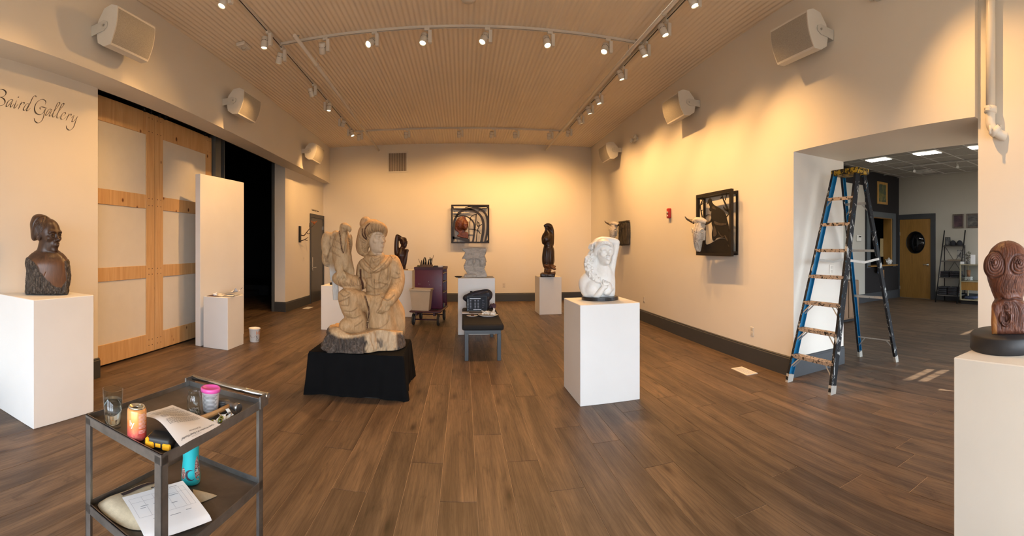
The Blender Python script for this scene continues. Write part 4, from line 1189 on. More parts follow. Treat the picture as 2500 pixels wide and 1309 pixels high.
def head(S, c, H, yaw=0, pitch=0, roll=0, eyes='open', ears=(1, 1), nose=1.0, lips=1.0, jaw=1.0, cheeks=1.0):
    """human head: chin at z=-0.5, crown at +0.5 (units of H); face looks to local -y"""
    S.frame(c, yaw, pitch, roll, H)
    S.ell((0, 0.07, 0.13), (0.325, 0.40, 0.365), 0.05)
    S.ell((0, -0.05, -0.10), (0.250, 0.295, 0.36), 0.12)
    S.ell((0, -0.09, -0.30), (0.175 * jaw, 0.215, 0.19), 0.08)
    S.ell((0, -0.265, -0.415), (0.085, 0.07, 0.075), 0.07)
    for s in (-1, 1):
        S.ell((s * 0.165, -0.235, -0.085), (0.085 * cheeks, 0.065, 0.065), 0.07)
    S.cap((-0.17, -0.285, 0.085), (0.17, -0.285, 0.085), 0.055, k=0.06)
    S.ell((0, -0.285, -0.25), (0.12, 0.085, 0.105), 0.06)
    for s in (-1, 1):
        S.ell((s * 0.13, -0.375, 0.005), (0.088, 0.085, 0.052), 0.045, op='s')
        if eyes == 'open':
            S.ell((s * 0.128, -0.27, -0.002), (0.070, 0.060, 0.044), 0.008)
            S.path([(s * 0.055, -0.315, -0.01), (s * 0.10, -0.338, 0.030), (s * 0.15, -0.330, 0.034), (s * 0.205, -0.285, 0.0)], 0.013, 0.012)
            S.path([(s * 0.060, -0.312, -0.018), (s * 0.11, -0.330, -0.042), (s * 0.16, -0.318, -0.040), (s * 0.20, -0.285, -0.006)], 0.009, 0.012)
            S.ell((s * 0.122, -0.335, 0.0), (0.018, 0.012, 0.018), 0.006, op='s')
        elif eyes == 'soft':
            S.ell((s * 0.128, -0.265, -0.002), (0.074, 0.062, 0.050), 0.03)
        S.path([(s * 0.045, -0.335, 0.075), (s * 0.12, -0.345, 0.105), (s * 0.215, -0.275, 0.075)], 0.016, 0.03)
    S.cap((0, -0.315, 0.06), (0, -0.415 * nose, -0.115), 0.030, 0.038, 0.04)
    S.ell((0, -0.425 * nose, -0.125), (0.042, 0.042, 0.036), 0.025)
    for s in (-1, 1):
        S.ell((s * 0.048, -0.375, -0.142), (0.030, 0.038, 0.027), 0.02)
        S.ell((s * 0.024, -0.405, -0.163), (0.014, 0.016, 0.010), 0.01, op='s')
    l = lips
    S.path([(-0.088, -0.330, -0.240), (-0.042, -0.370, -0.227), (0, -0.376, -0.232), (0.042, -0.370, -0.227), (0.088, -0.330, -0.240)], [0.008, 0.022 * l, 0.020 * l, 0.022 * l, 0.008], 0.014)
    S.path([(-0.076, -0.330, -0.254), (-0.038, -0.362, -0.276), (0, -0.370, -0.282), (0.038, -0.362, -0.276), (0.076, -0.330, -0.254)], [0.008, 0.023 * l, 0.026 * l, 0.023 * l, 0.008], 0.014)
    S.path([(-0.100, -0.325, -0.244), (-0.05, -0.395, -0.250), (0, -0.402, -0.255), (0.05, -0.395, -0.250), (0.100, -0.325, -0.244)], 0.008, 0.008, op='s')
    for s, on in ((-1, ears[0]), (1, ears[1])):
        if on:
            S.ell((s * 0.325, 0.06, -0.04), (0.035, 0.085, 0.12), 0.02, rot=(0.2, s * 0.15, 0))
            S.ell((s * 0.365, 0.03, -0.03), (0.03, 0.05, 0.075), 0.015, rot=(0.2, 0, 0), op='s')
    return S

def carve(S, pts, r, k=0.006, smooth=4): S.path(pts, r, k, 's', smooth)
def ridge(S, pts, r, k=0.01, smooth=4): S.path(pts, r, k, 'u', smooth)

def attr_node(nt, name):
    a = N(nt, 'ShaderNodeAttribute', attribute_name=name); return a.outputs['Fac']

def carved_wood(name, dark, mid, light, rough=0.45, grain=(26, 26, 3.2), bark=None, extra=None, bumps=0.12, spec=0.5, third=None):
    """wood with grain along z; attribute 'bark' switches to a second colour set, 'tint' to a third"""
    m, nt, b = new_mat(name)
    co = objco(nt, scale=grain)
    n1 = noise(nt, 1.0, 4, 0.6, co, 1.6)
    c = ramp(nt, n1, [(0.25, dark), (0.5, mid), (0.78, light)])
    n2 = noise(nt, 1.0, 3, 0.65, objco(nt, scale=tuple(g * 6 for g in grain)), 0.4)
    c = mix(nt, 0.35, c, ramp(nt, n2, [(0.35, (0.7, 0.68, 0.66)), (0.6, (1.06, 1.06, 1.06))]), 'MULTIPLY')
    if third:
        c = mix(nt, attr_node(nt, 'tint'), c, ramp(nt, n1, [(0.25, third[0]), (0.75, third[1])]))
    if bark:
        nb = noise(nt, 1.0, 5, 0.7, objco(nt, scale=(60, 60, 16)), 1.0)
        cb = ramp(nt, nb, [(0.25, bark[0]), (0.5, bark[1]), (0.72, bark[2])])
        c = mix(nt, attr_node(nt, 'bark'), c, cb)
    if extra: c = extra(nt, c)
    nt.links.new(c, b.inputs['Base Color'])
    if bark: nt.links.new(mix(nt, attr_node(nt, 'bark'), (rough, rough, rough), (0.9, 0.9, 0.9)), b.inputs['Roughness'])
    else: b.inputs['Roughness'].default_value = rough
    b.inputs['Specular IOR Level'].default_value = spec
    if bumps: bump(nt, b, n2, bumps, 0.004)
    return m

class Etch:
    """chisel lines: polylines in the local x-z plane cut into (or raised from) the surface that faces the viewer side"""
    def __init__(s): s.L = []
    def line(s, pts, w, d, smooth=5, closed=False):
        P = catmull([(p[0], 0, p[1]) for p in pts], smooth, closed) if smooth > 1 and len(pts) > 2 else [Vector((p[0], 0, p[1])) for p in pts]
        if closed: P.append(P[0])
        s.L.append((np.array([(p.x, p.z) for p in P]), w, d)); return s
    def dist(s, P, V):
        d = np.full(len(V), 1e9)
        x, z = V[:, 0], V[:, 2]
        m = (x > P[:, 0].min() - 0.05) & (x < P[:, 0].max() + 0.05) & (z > P[:, 1].min() - 0.05) & (z < P[:, 1].max() + 0.05)
        xs, zs = x[m], z[m]; dm = np.full(len(xs), 1e9)
        for i in range(len(P) - 1):
            a, b = P[i], P[i + 1]; e = b - a
            t = np.clip(((xs - a[0]) * e[0] + (zs - a[1]) * e[1]) / (e @ e + 1e-12), 0, 1)
            dm = np.minimum(dm, np.hypot(xs - a[0] - t * e[0], zs - a[1] - t * e[1]))
        d[m] = dm; return d
    def disp(s, V, nr):
        out = np.zeros(len(V)); f = sstep(0.05, 0.4, -nr[:, 1])
        for P, w, dep in s.L:
            out -= dep * np.exp(-(s.dist(P, V) / w) ** 2) * f
        return out
    def mask(s, V, grow=1.0):
        out = np.zeros(len(V))
        for P, w, dep in s.L: out = np.maximum(out, np.exp(-(s.dist(P, V) / (w * grow)) ** 2))
        return out
# ------------------------------------------------------------------ plinths
def plinth(label, x0, x1, y0, y1, h, rotz=0.0, mat=None):
    cx, cy = (x0 + x1) / 2, (y0 + y1) / 2
    o = MB().rbox((-(x1 - x0) / 2, -(y1 - y0) / 2, 0), ((x1 - x0) / 2, (y1 - y0) / 2, h), 0.004).build('plinth', mat or white_paint, None, (cx, cy, 0), (0, 0, rotz))
    return tag(o, label, 'plinth', 'white gallery plinths')
plinth('large white plinth under the dark bark bust at the left wall', -3.775, -3.107, 2.22, 2.90, 1.096, -0.03)
plinth('white plinth under the white marble bust', 1.114, 1.743, 4.225, 4.88, 0.983, 0.02)
plinth('slim white plinth under the standing dark figure by the back wall', 1.722, 2.24, 10.12, 10.70, 0.858, 0.02)
plinth('white plinth under the grey stone heads behind the bench', -0.094, 0.56, 7.93, 8.55, 0.996)
plinth('white plinth half hidden behind the kneeling wooden figure', -2.62, -1.96, 8.02, 8.65, 0.826)
plinth('white plinth under the dark torso with raised arm', -1.68, -1.12, 9.87, 10.45, 1.026)
plinth('small white plinth holding papers in front of the tall panel', -3.80, -3.365, 5.84, 6.345, 0.786)
plinth('white plinth under the burl wood head at the right edge', 1.787, 2.40, 0.30, 0.93, 1.05, -0.05, plain('plinth_cream', (0.80, 0.75, 0.66), 0.6, var=0.03, scale=2, bumps=0.15, bscale=60))
t = MB().rbox((-0.05, -0.615, 0), (0.05, 0.615, 2.69), 0.004).build('freestanding_partition', white_paint, None, (-3.855, 6.47, 0), (0, 0, -math.atan2(0.12, 1.22)))
tag(t, 'tall white freestanding partition in front of the sliding door', 'partition')

# ------------------------------------------------------------------ dark bust with bark shoulders (left)
K1 = 0.000687
def p1(cx, cy, y=0): return ((cx - 400) * K1, y, (1200 - cy) * K1)
S = SDF((-0.24, -0.22, -0.01), (0.24, 0.20, 0.79), 0.0040)
out = [p1(*q) for q in ((112, 1200), (118, 1080), (135, 900), (150, 790), (195, 735), (300, 712), (480, 712), (600, 725), (648, 765), (675, 840), (700, 920), (706, 1050), (698, 1200))]
S.slab([(a, c_) for a, _, c_ in out], -0.125, 0.12, 0.060, 0.01)
S.ell(p1(470, 880, -0.055), (0.150, 0.085, 0.19), 0.12)
S.path([p1(190, 765, 0.0), p1(310, 705, 0.0), p1(400, 665, 0.0)], [0.045, 0.052, 0.056], 0.06)
S.path([p1(620, 775, 0.0), p1(520, 710, 0.0), p1(420, 665, 0.0)], [0.045, 0.052, 0.056], 0.06)
S.path([p1(405, 690, 0.005), p1(402, 600, 0.0), p1(410, 500, 0.0)], [0.066, 0.056, 0.062], 0.045)
S.path([p1(375, 590, -0.060), p1(415, 670, -0.075), p1(455, 735, -0.095)], [0.012, 0.013, 0.010], 0.02)                  # neck tendon
S.path([p1(430, 748, -0.112), p1(530, 712, -0.090), p1(620, 735, -0.05)], 0.012, 0.03)   # collar bones
S.path([p1(420, 748, -0.112), p1(330, 715, -0.090), p1(240, 735, -0.05)], 0.012, 0.03)
head(S, p1(440, 385, -0.015), 0.335, yaw=math.radians(38), pitch=0.0, eyes='open', ears=(1, 0), lips=1.15, jaw=0.95)
S.frame()
# swept-up hair: bulk behind and on top
S.ell(p1(325, 275, 0.030), (0.100, 0.120, 0.120), 0.02, rot=(0, -0.35, 0))
S.ell(p1(285, 215, 0.040), (0.072, 0.085, 0.085), 0.03)
S.ell(p1(330, 150, 0.020), (0.085, 0.075, 0.042), 0.02, rot=(0, 0.12, 0))
S.ell(p1(252, 340, 0.020), (0.045, 0.080, 0.085), 0.03, rot=(0, 0.25, 0))
S.frame()
S.box((0, 0, -0.06), (0.5, 0.5, 0.06), 0.0, 0.0, op='s')
EB = Etch()
def e1(cx, cy): return p1(cx, cy)[::2]
for i in range(9):
    a = i / 8
    EB.line([e1(235 + 170 * a, 235 - 110 * a), e1(265 + 140 * a, 285 - 95 * a + 20 * a), e1(300 + 100 * a, 345 - 130 * a + 30)], 0.0035, 0.006)
EB.line([e1(205, 300), e1(235, 200), e1(300, 145), (e1(370, 120)), e1(425, 150)], 0.005, 0.008)
EB.line([e1(285, 160), e1(320, 130), e1(390, 108)], 0.004, 0.006)
EB.line([e1(395, 885), e1(372, 945)], 0.003, 0.005)
def bark_mask1(V):
    cx = V[:, 0] / K1 + 400; cy = 1200 - V[:, 2] / K1
    bx = np.interp(cy, [690, 740, 800, 880, 940, 1010, 1060, 1090, 1110, 1200], [150, 215, 278, 315, 365, 430, 480, 540, 720, 760])
    m = sstep(14, -14, cx - bx + 10 * vnoise(V, 30, 3, 2))
    rx = np.interp(cy, [700, 740, 820, 900, 1000, 1090], [760, 650, 655, 668, 676, 610])
    m = np.maximum(m, sstep(-10, 10, cx - rx) * (cy > 720))
    m = np.maximum(m, sstep(0.03, 0.05, V[:, 1]) * (cy > 720))
    return m * (cy > 690)
bust_mat = carved_wood('dark_walnut', (0.028, 0.013, 0.008), (0.055, 0.026, 0.015), (0.10, 0.048, 0.026), 0.38,
                       bark=((0.014, 0.010, 0.008), (0.05, 0.039, 0.031), (0.20, 0.165, 0.135)), third=((0.085, 0.034, 0.014), (0.16, 0.070, 0.030)))
def bark_disp(V, nr, mask, amp=0.010, sx=34, sz=9):
    st = vnoise(V, (sx, sx, sz), 11, 3)
    return mask * amp * (1.6 * (1 - np.abs(st) * 2.2) - 0.6 + 0.5 * vnoise(V, (sx * 2.2, sx * 2.2, sz * 3), 5, 2))
RY = 4.33
th1 = (113 - 1131) / 1100
t = sdf_object('wooden_bust', S, bust_mat, None, lambda V, n: sstep(0.002, 0.02, V[:, 2]) * (bark_disp(V, n, bark_mask1(V), 0.008, 40, 13) + EB.disp(V, n)), {'bark': bark_mask1, 'tint': lambda V: sstep(0.36, 0.29, V[:, 2]) * (1 - bark_mask1(V))}, (RY * math.sin(th1), RY * math.cos(th1), 1.0985), (0, 0, -th1))
tag(t, 'dark wooden bust of a woman with rough bark shoulders and smooth chest', 'sculpture')

# ------------------------------------------------------------------ white marble bust with arm over the head
KM = 4.85 / 1100 / 7.27
def pm_(cx, cy, y=0): return ((cx - 475) * KM, y, (1160 - cy) * KM)
S = SDF((-0.25, -0.24, 0.0), (0.25, 0.22, 0.70), 0.0040)
S.ell(pm_(430, 985, 0.0), (0.160, 0.105, 0.20), 0.04)                                 # rib cage
S.ell(pm_(560, 820, 0.0), (0.090, 0.085, 0.14), 0.05)
S.ell(pm_(225, 905, 0.0), (0.068, 0.080, 0.105), 0.04, rot=(0, 0.15, 0))               # left shoulder
S.path([pm_(205, 905, 0.0), pm_(235, 1030, -0.02), pm_(290, 1140, -0.03)], [0.060, 0.052, 0.045], 0.03)
S.path([pm_(655, 800, 0.02), pm_(655, 950, 0.02), pm_(640, 1150, 0.02)], [0.034, 0.036, 0.048], 0.04)   # flank
S.path([pm_(500, 720, 0.01), pm_(525, 590, 0.0)], [0.060, 0.052], 0.04)                # neck
S.path([pm_(655, 800, 0.03), pm_(690, 620, 0.05), pm_(735, 400, 0.06), pm_(775, 205, 0.05)], [0.036, 0.030, 0.027, 0.026], 0.03)   # upper arm
S.path([pm_(778, 190, 0.05), pm_(660, 165, 0.05), pm_(520, 150, 0.05), pm_(400, 185, 0.03)], [0.030, 0.034, 0.030, 0.024], 0.012)    # forearm
for i, (ex, ey) in enumerate(((285, 330), (305, 345), (330, 355), (360, 350))):        # hand holding the hair
    S.path([pm_(385 + i * 6, 190, 0.02 - i * 0.012), pm_(305 + i * 14, 235, 0.0 - i * 0.016), pm_(ex - 10, ey - 30, -0.012 - i * 0.016)], [0.013, 0.011, 0.008], 0.005)
S.ell(pm_(590, 1010, -0.080), (0.055, 0.040, 0.070), 0.03)                             # breasts
S.ell(pm_(350, 1010, -0.085), (0.070, 0.045, 0.080), 0.03)
S.path([pm_(400, 1160, -0.10), pm_(470, 1070, -0.125), pm_(530, 985, -0.135)], [0.034, 0.030, 0.026], 0.010)   # forearm to chest
S.ell(pm_(560, 945, -0.130), (0.034, 0.020, 0.040), 0.012, rot=(0, 0.4, 0))
for i in range(4):
    S.path([pm_(545 + i * 18, 930, -0.145), pm_(535 + i * 30, 885 + i * 8, -0.142), pm_(535 + i * 34, 845 + i * 18, -0.122)], [0.0095, 0.009, 0.007], 0.003)
S.path([pm_(515, 950, -0.138), pm_(490, 890, -0.130)], [0.010, 0.008], 0.005)
S.path([pm_(690, 1010, -0.03), pm_(640, 1040, -0.08), pm_(570, 1090, -0.11)], [0.012, 0.012, 0.010], 0.02)
S.ell(pm_(500, 310, 0.05), (0.120, 0.105, 0.125), 0.02)                                  # hair mass behind the head
head(S, pm_(542, 362, -0.035), 0.288, yaw=math.radians(24), pitch=0.03, roll=-0.05, eyes='soft', ears=(1, 0), lips=1.15, jaw=1.05)
S.frame()
S.path([pm_(375, 440, -0.03), pm_(395, 340, -0.08), pm_(440, 255, -0.120), pm_(530, 205, -0.150), pm_(630, 215, -0.135), pm_(685, 280, -0.090), pm_(695, 400, -0.05)], [0.014, 0.018, 0.018, 0.019, 0.018, 0.014, 0.010], 0.010)
S.path([pm_(350, 390, 0.0), pm_(290, 550, 0.0), pm_(310, 690, -0.03), pm_(365, 790, -0.075), pm_(450, 870, -0.110)], [0.046, 0.056, 0.050, 0.034, 0.020], 0.02)
S.path([pm_(430, 540, 0.03), pm_(400, 650, 0.02)], [0.05, 0.05], 0.03)
rs = random.Random(2)
for i in range(120):                                                                      # curls falling over the left shoulder
    a = rs.random()
    cx = np.interp(a, [0, 0.25, 0.5, 0.75, 1], [320, 255, 285, 355, 455]) + rs.uniform(-70, 80) * (1 - 0.65 * a)
    cy = np.interp(a, [0, 0.25, 0.5, 0.75, 1], [420, 560, 680, 790, 870]) + rs.uniform(-40, 40)
    S.ell(pm_(cx, cy, -0.052 - 0.06 * a + rs.uniform(-0.012, 0.015)), (0.012, 0.012, 0.021), 0.004, rot=(rs.uniform(-.9, .9), rs.uniform(-.9, .9), 0))
S.box((0, 0, -0.06), (0.5, 0.5, 0.065), 0.0, 0.0, op='s')
EM = Etch()
def em(cx, cy): return pm_(cx, cy)[::2]
for i in range(12): EM.line([em(300 + i * 30 + 7 * (i % 2), 345 - min(i, 6) * 22), em(330 + i * 28, 270 - min(i, 6) * 14), em(400 + i * 24, 195)], 0.0035, 0.004)
for i in range(9): EM.line([em(410 + i * 32, 262 - 40 * math.sin(i / 8 * PI)), em(420 + i * 31, 235 - 40 * math.sin(i / 8 * PI)), em(412 + i * 31 + 6 * (i % 3), 212 - 35 * math.sin(i / 8 * PI))], 0.0035, 0.0022)
def marble():
    m, nt, b = new_mat('white_marble')
    n1 = noise(nt, 7, 6, 0.65, objco(nt), 2.5)
    nt.links.new(ramp(nt, n1, [(0.46, (0.84, 0.83, 0.80)), (0.495, (0.795, 0.785, 0.755)), (0.54, (0.85, 0.84, 0.81))]), b.inputs['Base Color'])
    b.inputs['Roughness'].default_value = 0.42
    b.inputs['Subsurface Weight'].default_value = 0.15; b.inputs['Subsurface Radius'].default_value = (0.01, 0.009, 0.007)
    return m
marble_mat = marble()
black_stone = plain('black_polished_base', (0.014, 0.014, 0.016), 0.28, var=0.25, scale=18)
thm = 0.3036; RM = 4.85
t = thing('marble_bust', 'white marble bust of a woman with one arm over her head', 'sculpture', (RM * math.sin(thm), RM * math.cos(thm), 0.983), -thm)
sdf_object('figure', S, marble_mat, t, lambda V, n: EM.disp(V, n), loc=(0, 0, 0.030))
ov = [(0.198 * math.cos(2 * PI * k / 48), 0.17 * math.sin(2 * PI * k / 48)) for k in range(48)]
part('base', black_stone, t, MB().prism([(p[0], p[1]) for p in ov], 0.0, 0.028).prism([(p[0] * 0.97, p[1] * 0.97) for p in ov], 0.028, 0.035))

# ------------------------------------------------------------------ standing dark figure by the back wall
KF = 10.4 / 1100 / 8.175
def pf(cx, cy, y=0): return ((cx - 312) * KF, y, (1195 - cy) * KF)
S = SDF((-0.24, -0.24, 0), (0.24, 0.24, 1.25), 0.0065)
S.slab([pf(*q)[::2] for q in ((160, 1200), (155, 1135), (200, 1112), (330, 1125), (420, 1100), (458, 1085), (460, 1120), (440, 1200))], -0.16, 0.16, 0.03, 0.01)
S.path([pf(300, 1120, 0), pf(305, 1030, 0), pf(310, 900, 0)], [0.075, 0.060, 0.10], 0.03)
rs = random.Random(8)
for i in range(16):
    S.ell(pf(rs.uniform(270, 430), rs.uniform(960, 1100), rs.uniform(-0.12, 0.08)), (rs.uniform(.035, .06), 0.045, rs.uniform(.02, .035)), 0.008, rot=(0, rs.uniform(-0.5, 0.5), 0))
S.path([pf(310, 935, 0), pf(312, 800, 0), pf(318, 680, 0), pf(320, 590, 0)], [0.115, 0.120, 0.105, 0.082], 0.05)
S.ell(pf(322, 740, 0), (0.115, 0.115, 0.20), 0.04)
S.path([pf(405, 640, 0.02), pf(410, 760, 0.03), pf(405, 900, 0.02)], [0.025, 0.02, 0.035], 0.03)
S.path([pf(320, 580, 0), pf(318, 480, 0), pf(310, 380, 0), pf(300, 330, 0)], [0.082, 0.092, 0.098, 0.06], 0.04)
S.path([pf(330, 370, -0.085), pf(300, 450, -0.12), pf(245, 500, -0.10), pf(228, 520, -0.07)], [0.040, 0.038, 0.036, 0.03], 0.02)
S.path([pf(240, 360, -0.02), pf(222, 430, -0.06), pf(225, 510, -0.08)], [0.042, 0.040, 0.034], 0.02)
S.path([pf(228, 520, -0.08), pf(260, 440, -0.13), pf(300, 400, -0.12)], [0.034, 0.03, 0.022], 0.015)
S.path([pf(285, 330, 0), pf(285, 280, -0.01)], 0.045, 0.03)
head(S, pf(290, 218, -0.02), 0.150, yaw=math.radians(-48), pitch=-0.12, eyes='soft', ears=(0, 0)); S.frame()
S.path([pf(300, 165, 0.0), pf(345, 195, 0.02), pf(385, 270, 0.03), pf(400, 400, 0.03), pf(402, 560, 0.02)], [0.045, 0.062, 0.045, 0.036, 0.026], 0.02)
S.path([pf(250, 180, -0.05), pf(300, 162, -0.04), pf(350, 200, -0.03)], 0.030, 0.02)
EF = Etch()
def ef(cx, cy): return pf(cx, cy)[::2]
for i in range(5): EF.line([ef(265 + i * 28, 620), ef(248 + i * 35, 780), ef(245 + i * 37, 935)], 0.012, 0.010)
for zc in (545, 515, 490): EF.line([ef(290, zc), ef(340, zc - 4), ef(390, zc - 2)], 0.006, 0.008)
for i in range(4): EF.line([ef(330 + i * 20, 190 + i * 10), ef(372 + i * 10, 320), ef(385 + i * 8, 560)], 0.006, 0.006)
S.box((0, 0, -0.06), (0.5, 0.5, 0.065), 0.0, 0.0, op='s')
fig_mat = carved_wood('dark_ebony_wood', (0.014, 0.006, 0.003), (0.032, 0.014, 0.007), (0.062, 0.028, 0.013), 0.32, third=((0.10, 0.040, 0.015), (0.20, 0.085, 0.035)))
thf = (1338 - 1131) / 1100; RF = 10.42
t = sdf_object('standing_figure', S, fig_mat, None, lambda V, n: 0.006 * vnoise(V, 26, 4, 2) * sstep(0.34, 0.25, V[:, 2]) * sstep(0.005, 0.03, V[:, 2]) + EF.disp(V, n), {'tint': lambda V: sstep(0.31, 0.26, V[:, 2]) * sstep(0.05, 0.13, V[:, 2])}, (RF * math.sin(thf), RF * math.cos(thf), 0.858), (0, 0, -thf))
tag(t, 'tall dark wooden figure of a woman with long hair on a rocky base', 'sculpture')

# ------------------------------------------------------------------ dark torso with raised arm
KT = 10.1 / 1100 / 10.91
def pt(cx, cy, y=0): return ((cx - 340) * KT, y, (1060 - cy) * KT)
S = SDF((-0.22, -0.16, 0), (0.22, 0.16, 0.82), 0.005)
S.path([pt(365, 1070, 0), pt(365, 960, 0), pt(355, 850, 0), pt(330, 700, 0), pt(340, 560, 0)], [0.050, 0.050, 0.068, 0.092, 0.075], 0.04)
S.ell(pt(300, 680, -0.06), (0.050, 0.045, 0.06), 0.03); S.ell(pt(390, 690, -0.055), (0.04, 0.04, 0.055), 0.03)
S.path([pt(235, 690, 0.0), pt(200, 560, 0.0), pt(200, 350, 0.0), pt(215, 175, 0.0)], [0.060, 0.046, 0.042, 0.034], 0.03)
S.path([pt(215, 170, 0.0), pt(275, 200, 0.02), pt(335, 245, 0.04)], [0.036, 0.034, 0.030], 0.015)
S.path([pt(350, 540, 0), pt(370, 450, 0)], [0.055, 0.048], 0.03)
S.path([pt(405, 560, 0), pt(425, 700, -0.02), pt(425, 930, -0.04)], [0.035, 0.03, 0.022], 0.03)
S.path([pt(425, 930, -0.05), pt(450, 790, -0.06), pt(478, 620, -0.06), pt(492, 555, -0.05)], [0.026, 0.026, 0.020, 0.028], 0.012)
S.ell(pt(470, 540, -0.05), (0.030, 0.02, 0.018), 0.01)
head(S, pt(392, 350, -0.01), 0.235, yaw=math.radians(42), pitch=0.0, eyes='open', ears=(1, 0)); S.frame()
S.ell(pt(370, 270, 0.03), (0.088, 0.085, 0.062), 0.02)
S.box((0, 0, -0.06), (0.5, 0.5, 0.065), 0.0, 0.0, op='s')
tor_mat = carved_wood('red_brown_wood', (0.016, 0.006, 0.004), (0.034, 0.013, 0.008), (0.068, 0.025, 0.014), 0.35)
tht = (981 - 1131) / 1100; RT = 10.15
t = thing('wooden_torso', 'dark wooden nude torso with one arm raised behind the head', 'sculpture', (RT * math.sin(tht), RT * math.cos(tht), 1.026), -tht)
part('base', plain('pale_wood_base', (0.35, 0.24, 0.13), 0.6), t, MB().rbox((-0.10, -0.11, 0), (0.14, 0.11, 0.02), 0.004))
sdf_object('figure', S, tor_mat, t, loc=(0, 0, 0.019))

# ------------------------------------------------------------------ grey stone double head
KG = 8.2 / 1100 / 6.545
def pg(cx, cy, y=0): return ((cx - 452) * KG, y, (1222 - cy) * KG)
S = SDF((-0.27, -0.20, -0.005), (0.27, 0.20, 0.56), 0.0045)
poly = [(250, 762), (440, 752), (630, 757), (640, 800), (622, 858), (606, 880), (625, 930), (638, 975), (622, 985), (628, 1030), (612, 1048), (618, 1070), (600, 1090), (620, 1115), (650, 1190), (642, 1222), (270, 1222), (290, 1182), (335, 1160), (285, 1090), (275, 1040), (300, 985), (312, 950), (285, 925), (245, 938), (262, 895), (295, 855), (300, 825), (262, 800)]
S.slab([pg(*q)[::2] for q in poly], -0.115, 0.12, 0.02, 0.01)
S.ell(pg(440, 870, -0.09), (0.15, 0.06, 0.11), 0.04)
S.ell(pg(575, 960, -0.105), (0.055, 0.045, 0.10), 0.03)                      # right face
S.ell(pg(585, 920, -0.13), (0.035, 0.015, 0.012), 0.015); S.ell(pg(560, 945, -0.155), (0.022, 0.014, 0.012), 0.012, op='s')
S.path([pg(600, 930, -0.14), pg(612, 980, -0.15)], [0.010, 0.016], 0.012); S.path([pg(575, 1020, -0.14), pg(610, 1022, -0.13)], 0.010, 0.008)
S.path([pg(440, 930, -0.13), pg(440, 975, -0.15)], [0.018, 0.028], 0.02)      # middle nose and brow
S.path([pg(360, 925, -0.12), pg(410, 905, -0.14), pg(470, 905, -0.14), pg(510, 930, -0.12)], 0.014, 0.02)
S.ell(pg(395, 945, -0.145), (0.030, 0.018, 0.014), 0.015, op='s'); S.ell(pg(485, 945, -0.145), (0.026, 0.018, 0.014), 0.015, op='s')
S.slab([pg(*q)[::2] for q in ((280, 1222), (300, 1185), (400, 1165), (450, 1168), (490, 1190), (470, 1222))], -0.16, -0.08, 0.012, 0.01)
stone_mat, nt, b = new_mat('grey_alabaster')
n1 = noise(nt, 9, 5, 0.65, objco(nt, scale=(1, 1, 2.2)), 1.0)
nt.links.new(ramp(nt, n1, [(0.3, (0.30, 0.28, 0.25)), (0.5, (0.43, 0.405, 0.365)), (0.7, (0.55, 0.525, 0.48))]), b.inputs['Base Color']); b.inputs['Roughness'].default_value = 0.75
bump(nt, b, noise(nt, 90, 4, 0.6, objco(nt)), 0.5, 0.004)
thg = (1159 - 1131) / 1100; RG = 8.22
EG = Etch()
def eg(cx, cy): return pg(cx, cy)[::2]
EG.line([eg(420, 985), eg(428, 1060), eg(465, 1110), eg(560, 1135)], 0.010, 0.014); EG.line([eg(530, 870), eg(518, 950), eg(530, 1045)], 0.009, 0.014); EG.line([eg(345, 975), eg(345, 1010)], 0.006, 0.008)
for i in range(9): EG.line([eg(318 + i * 12, 1000), eg(312 + i * 14, 1080), eg(330 + i * 12, 1165)], 0.005, 0.006)
for i in range(7): EG.line([eg(450 + i * 14, 1000), eg(462 + i * 13, 1050), eg(478 + i * 13, 1105)], 0.005, 0.006)
for i in range(6): EG.line([eg(330 + i * 40, 800 + 12 * (i % 2)), eg(350 + i * 40, 830), eg(345 + i * 42, 865)], 0.012, 0.007)
t = sdf_object('stone_heads', S, stone_mat, None, lambda V, n: sstep(0.003, 0.02, V[:, 2]) * (EG.disp(V, n) + 0.004 * vnoise(V, 30, 9, 3) + 0.002 * vnoise(V, (14, 14, 90), 2, 2)), loc=(RG * math.sin(thg), RG * math.cos(thg), 0.999), rot=(0, 0, -thg))
tag(t, 'pale grey stone sculpture of joined faces on the plinth behind the bench', 'sculpture')
dish = MB().lathe([(0, 0.0), (0.045, 0.0), (0.068, 0.016), (0.072, 0.022), (0.068, 0.020), (0.042, 0.004), (0, 0.004)], 28)
tag(dish.build('dark_dish', black_stone, None, (-0.088, 8.12, 0.998)), 'shallow black dish at the front corner of the stone heads plinth', 'dish')

# ------------------------------------------------------------------ small figurine on the half hidden plinth
t = thing('small_figurine', 'small pale figurine on a black block mostly hidden by the carved vulture', 'sculpture', (-2.33, 8.28, 0.826))
part('base', black_stone, t, MB().rbox((-0.17, -0.09, 0), (0.05, 0.09, 0.045), 0.004))
S = SDF((-0.1, -0.08, 0), (0.1, 0.08, 0.4), 0.005)
S.path([(-0.06, 0, 0.0), (-0.05, 0, 0.1), (-0.01, 0, 0.2), (0.01, 0, 0.33)], [0.022, 0.035, 0.03, 0.018], 0.02); S.ell((0.01, 0, 0.35), (0.026, 0.026, 0.03), 0.01)
sdf_object('figure', S, marble_mat, t, loc=(-0.05, 0, 0.04))

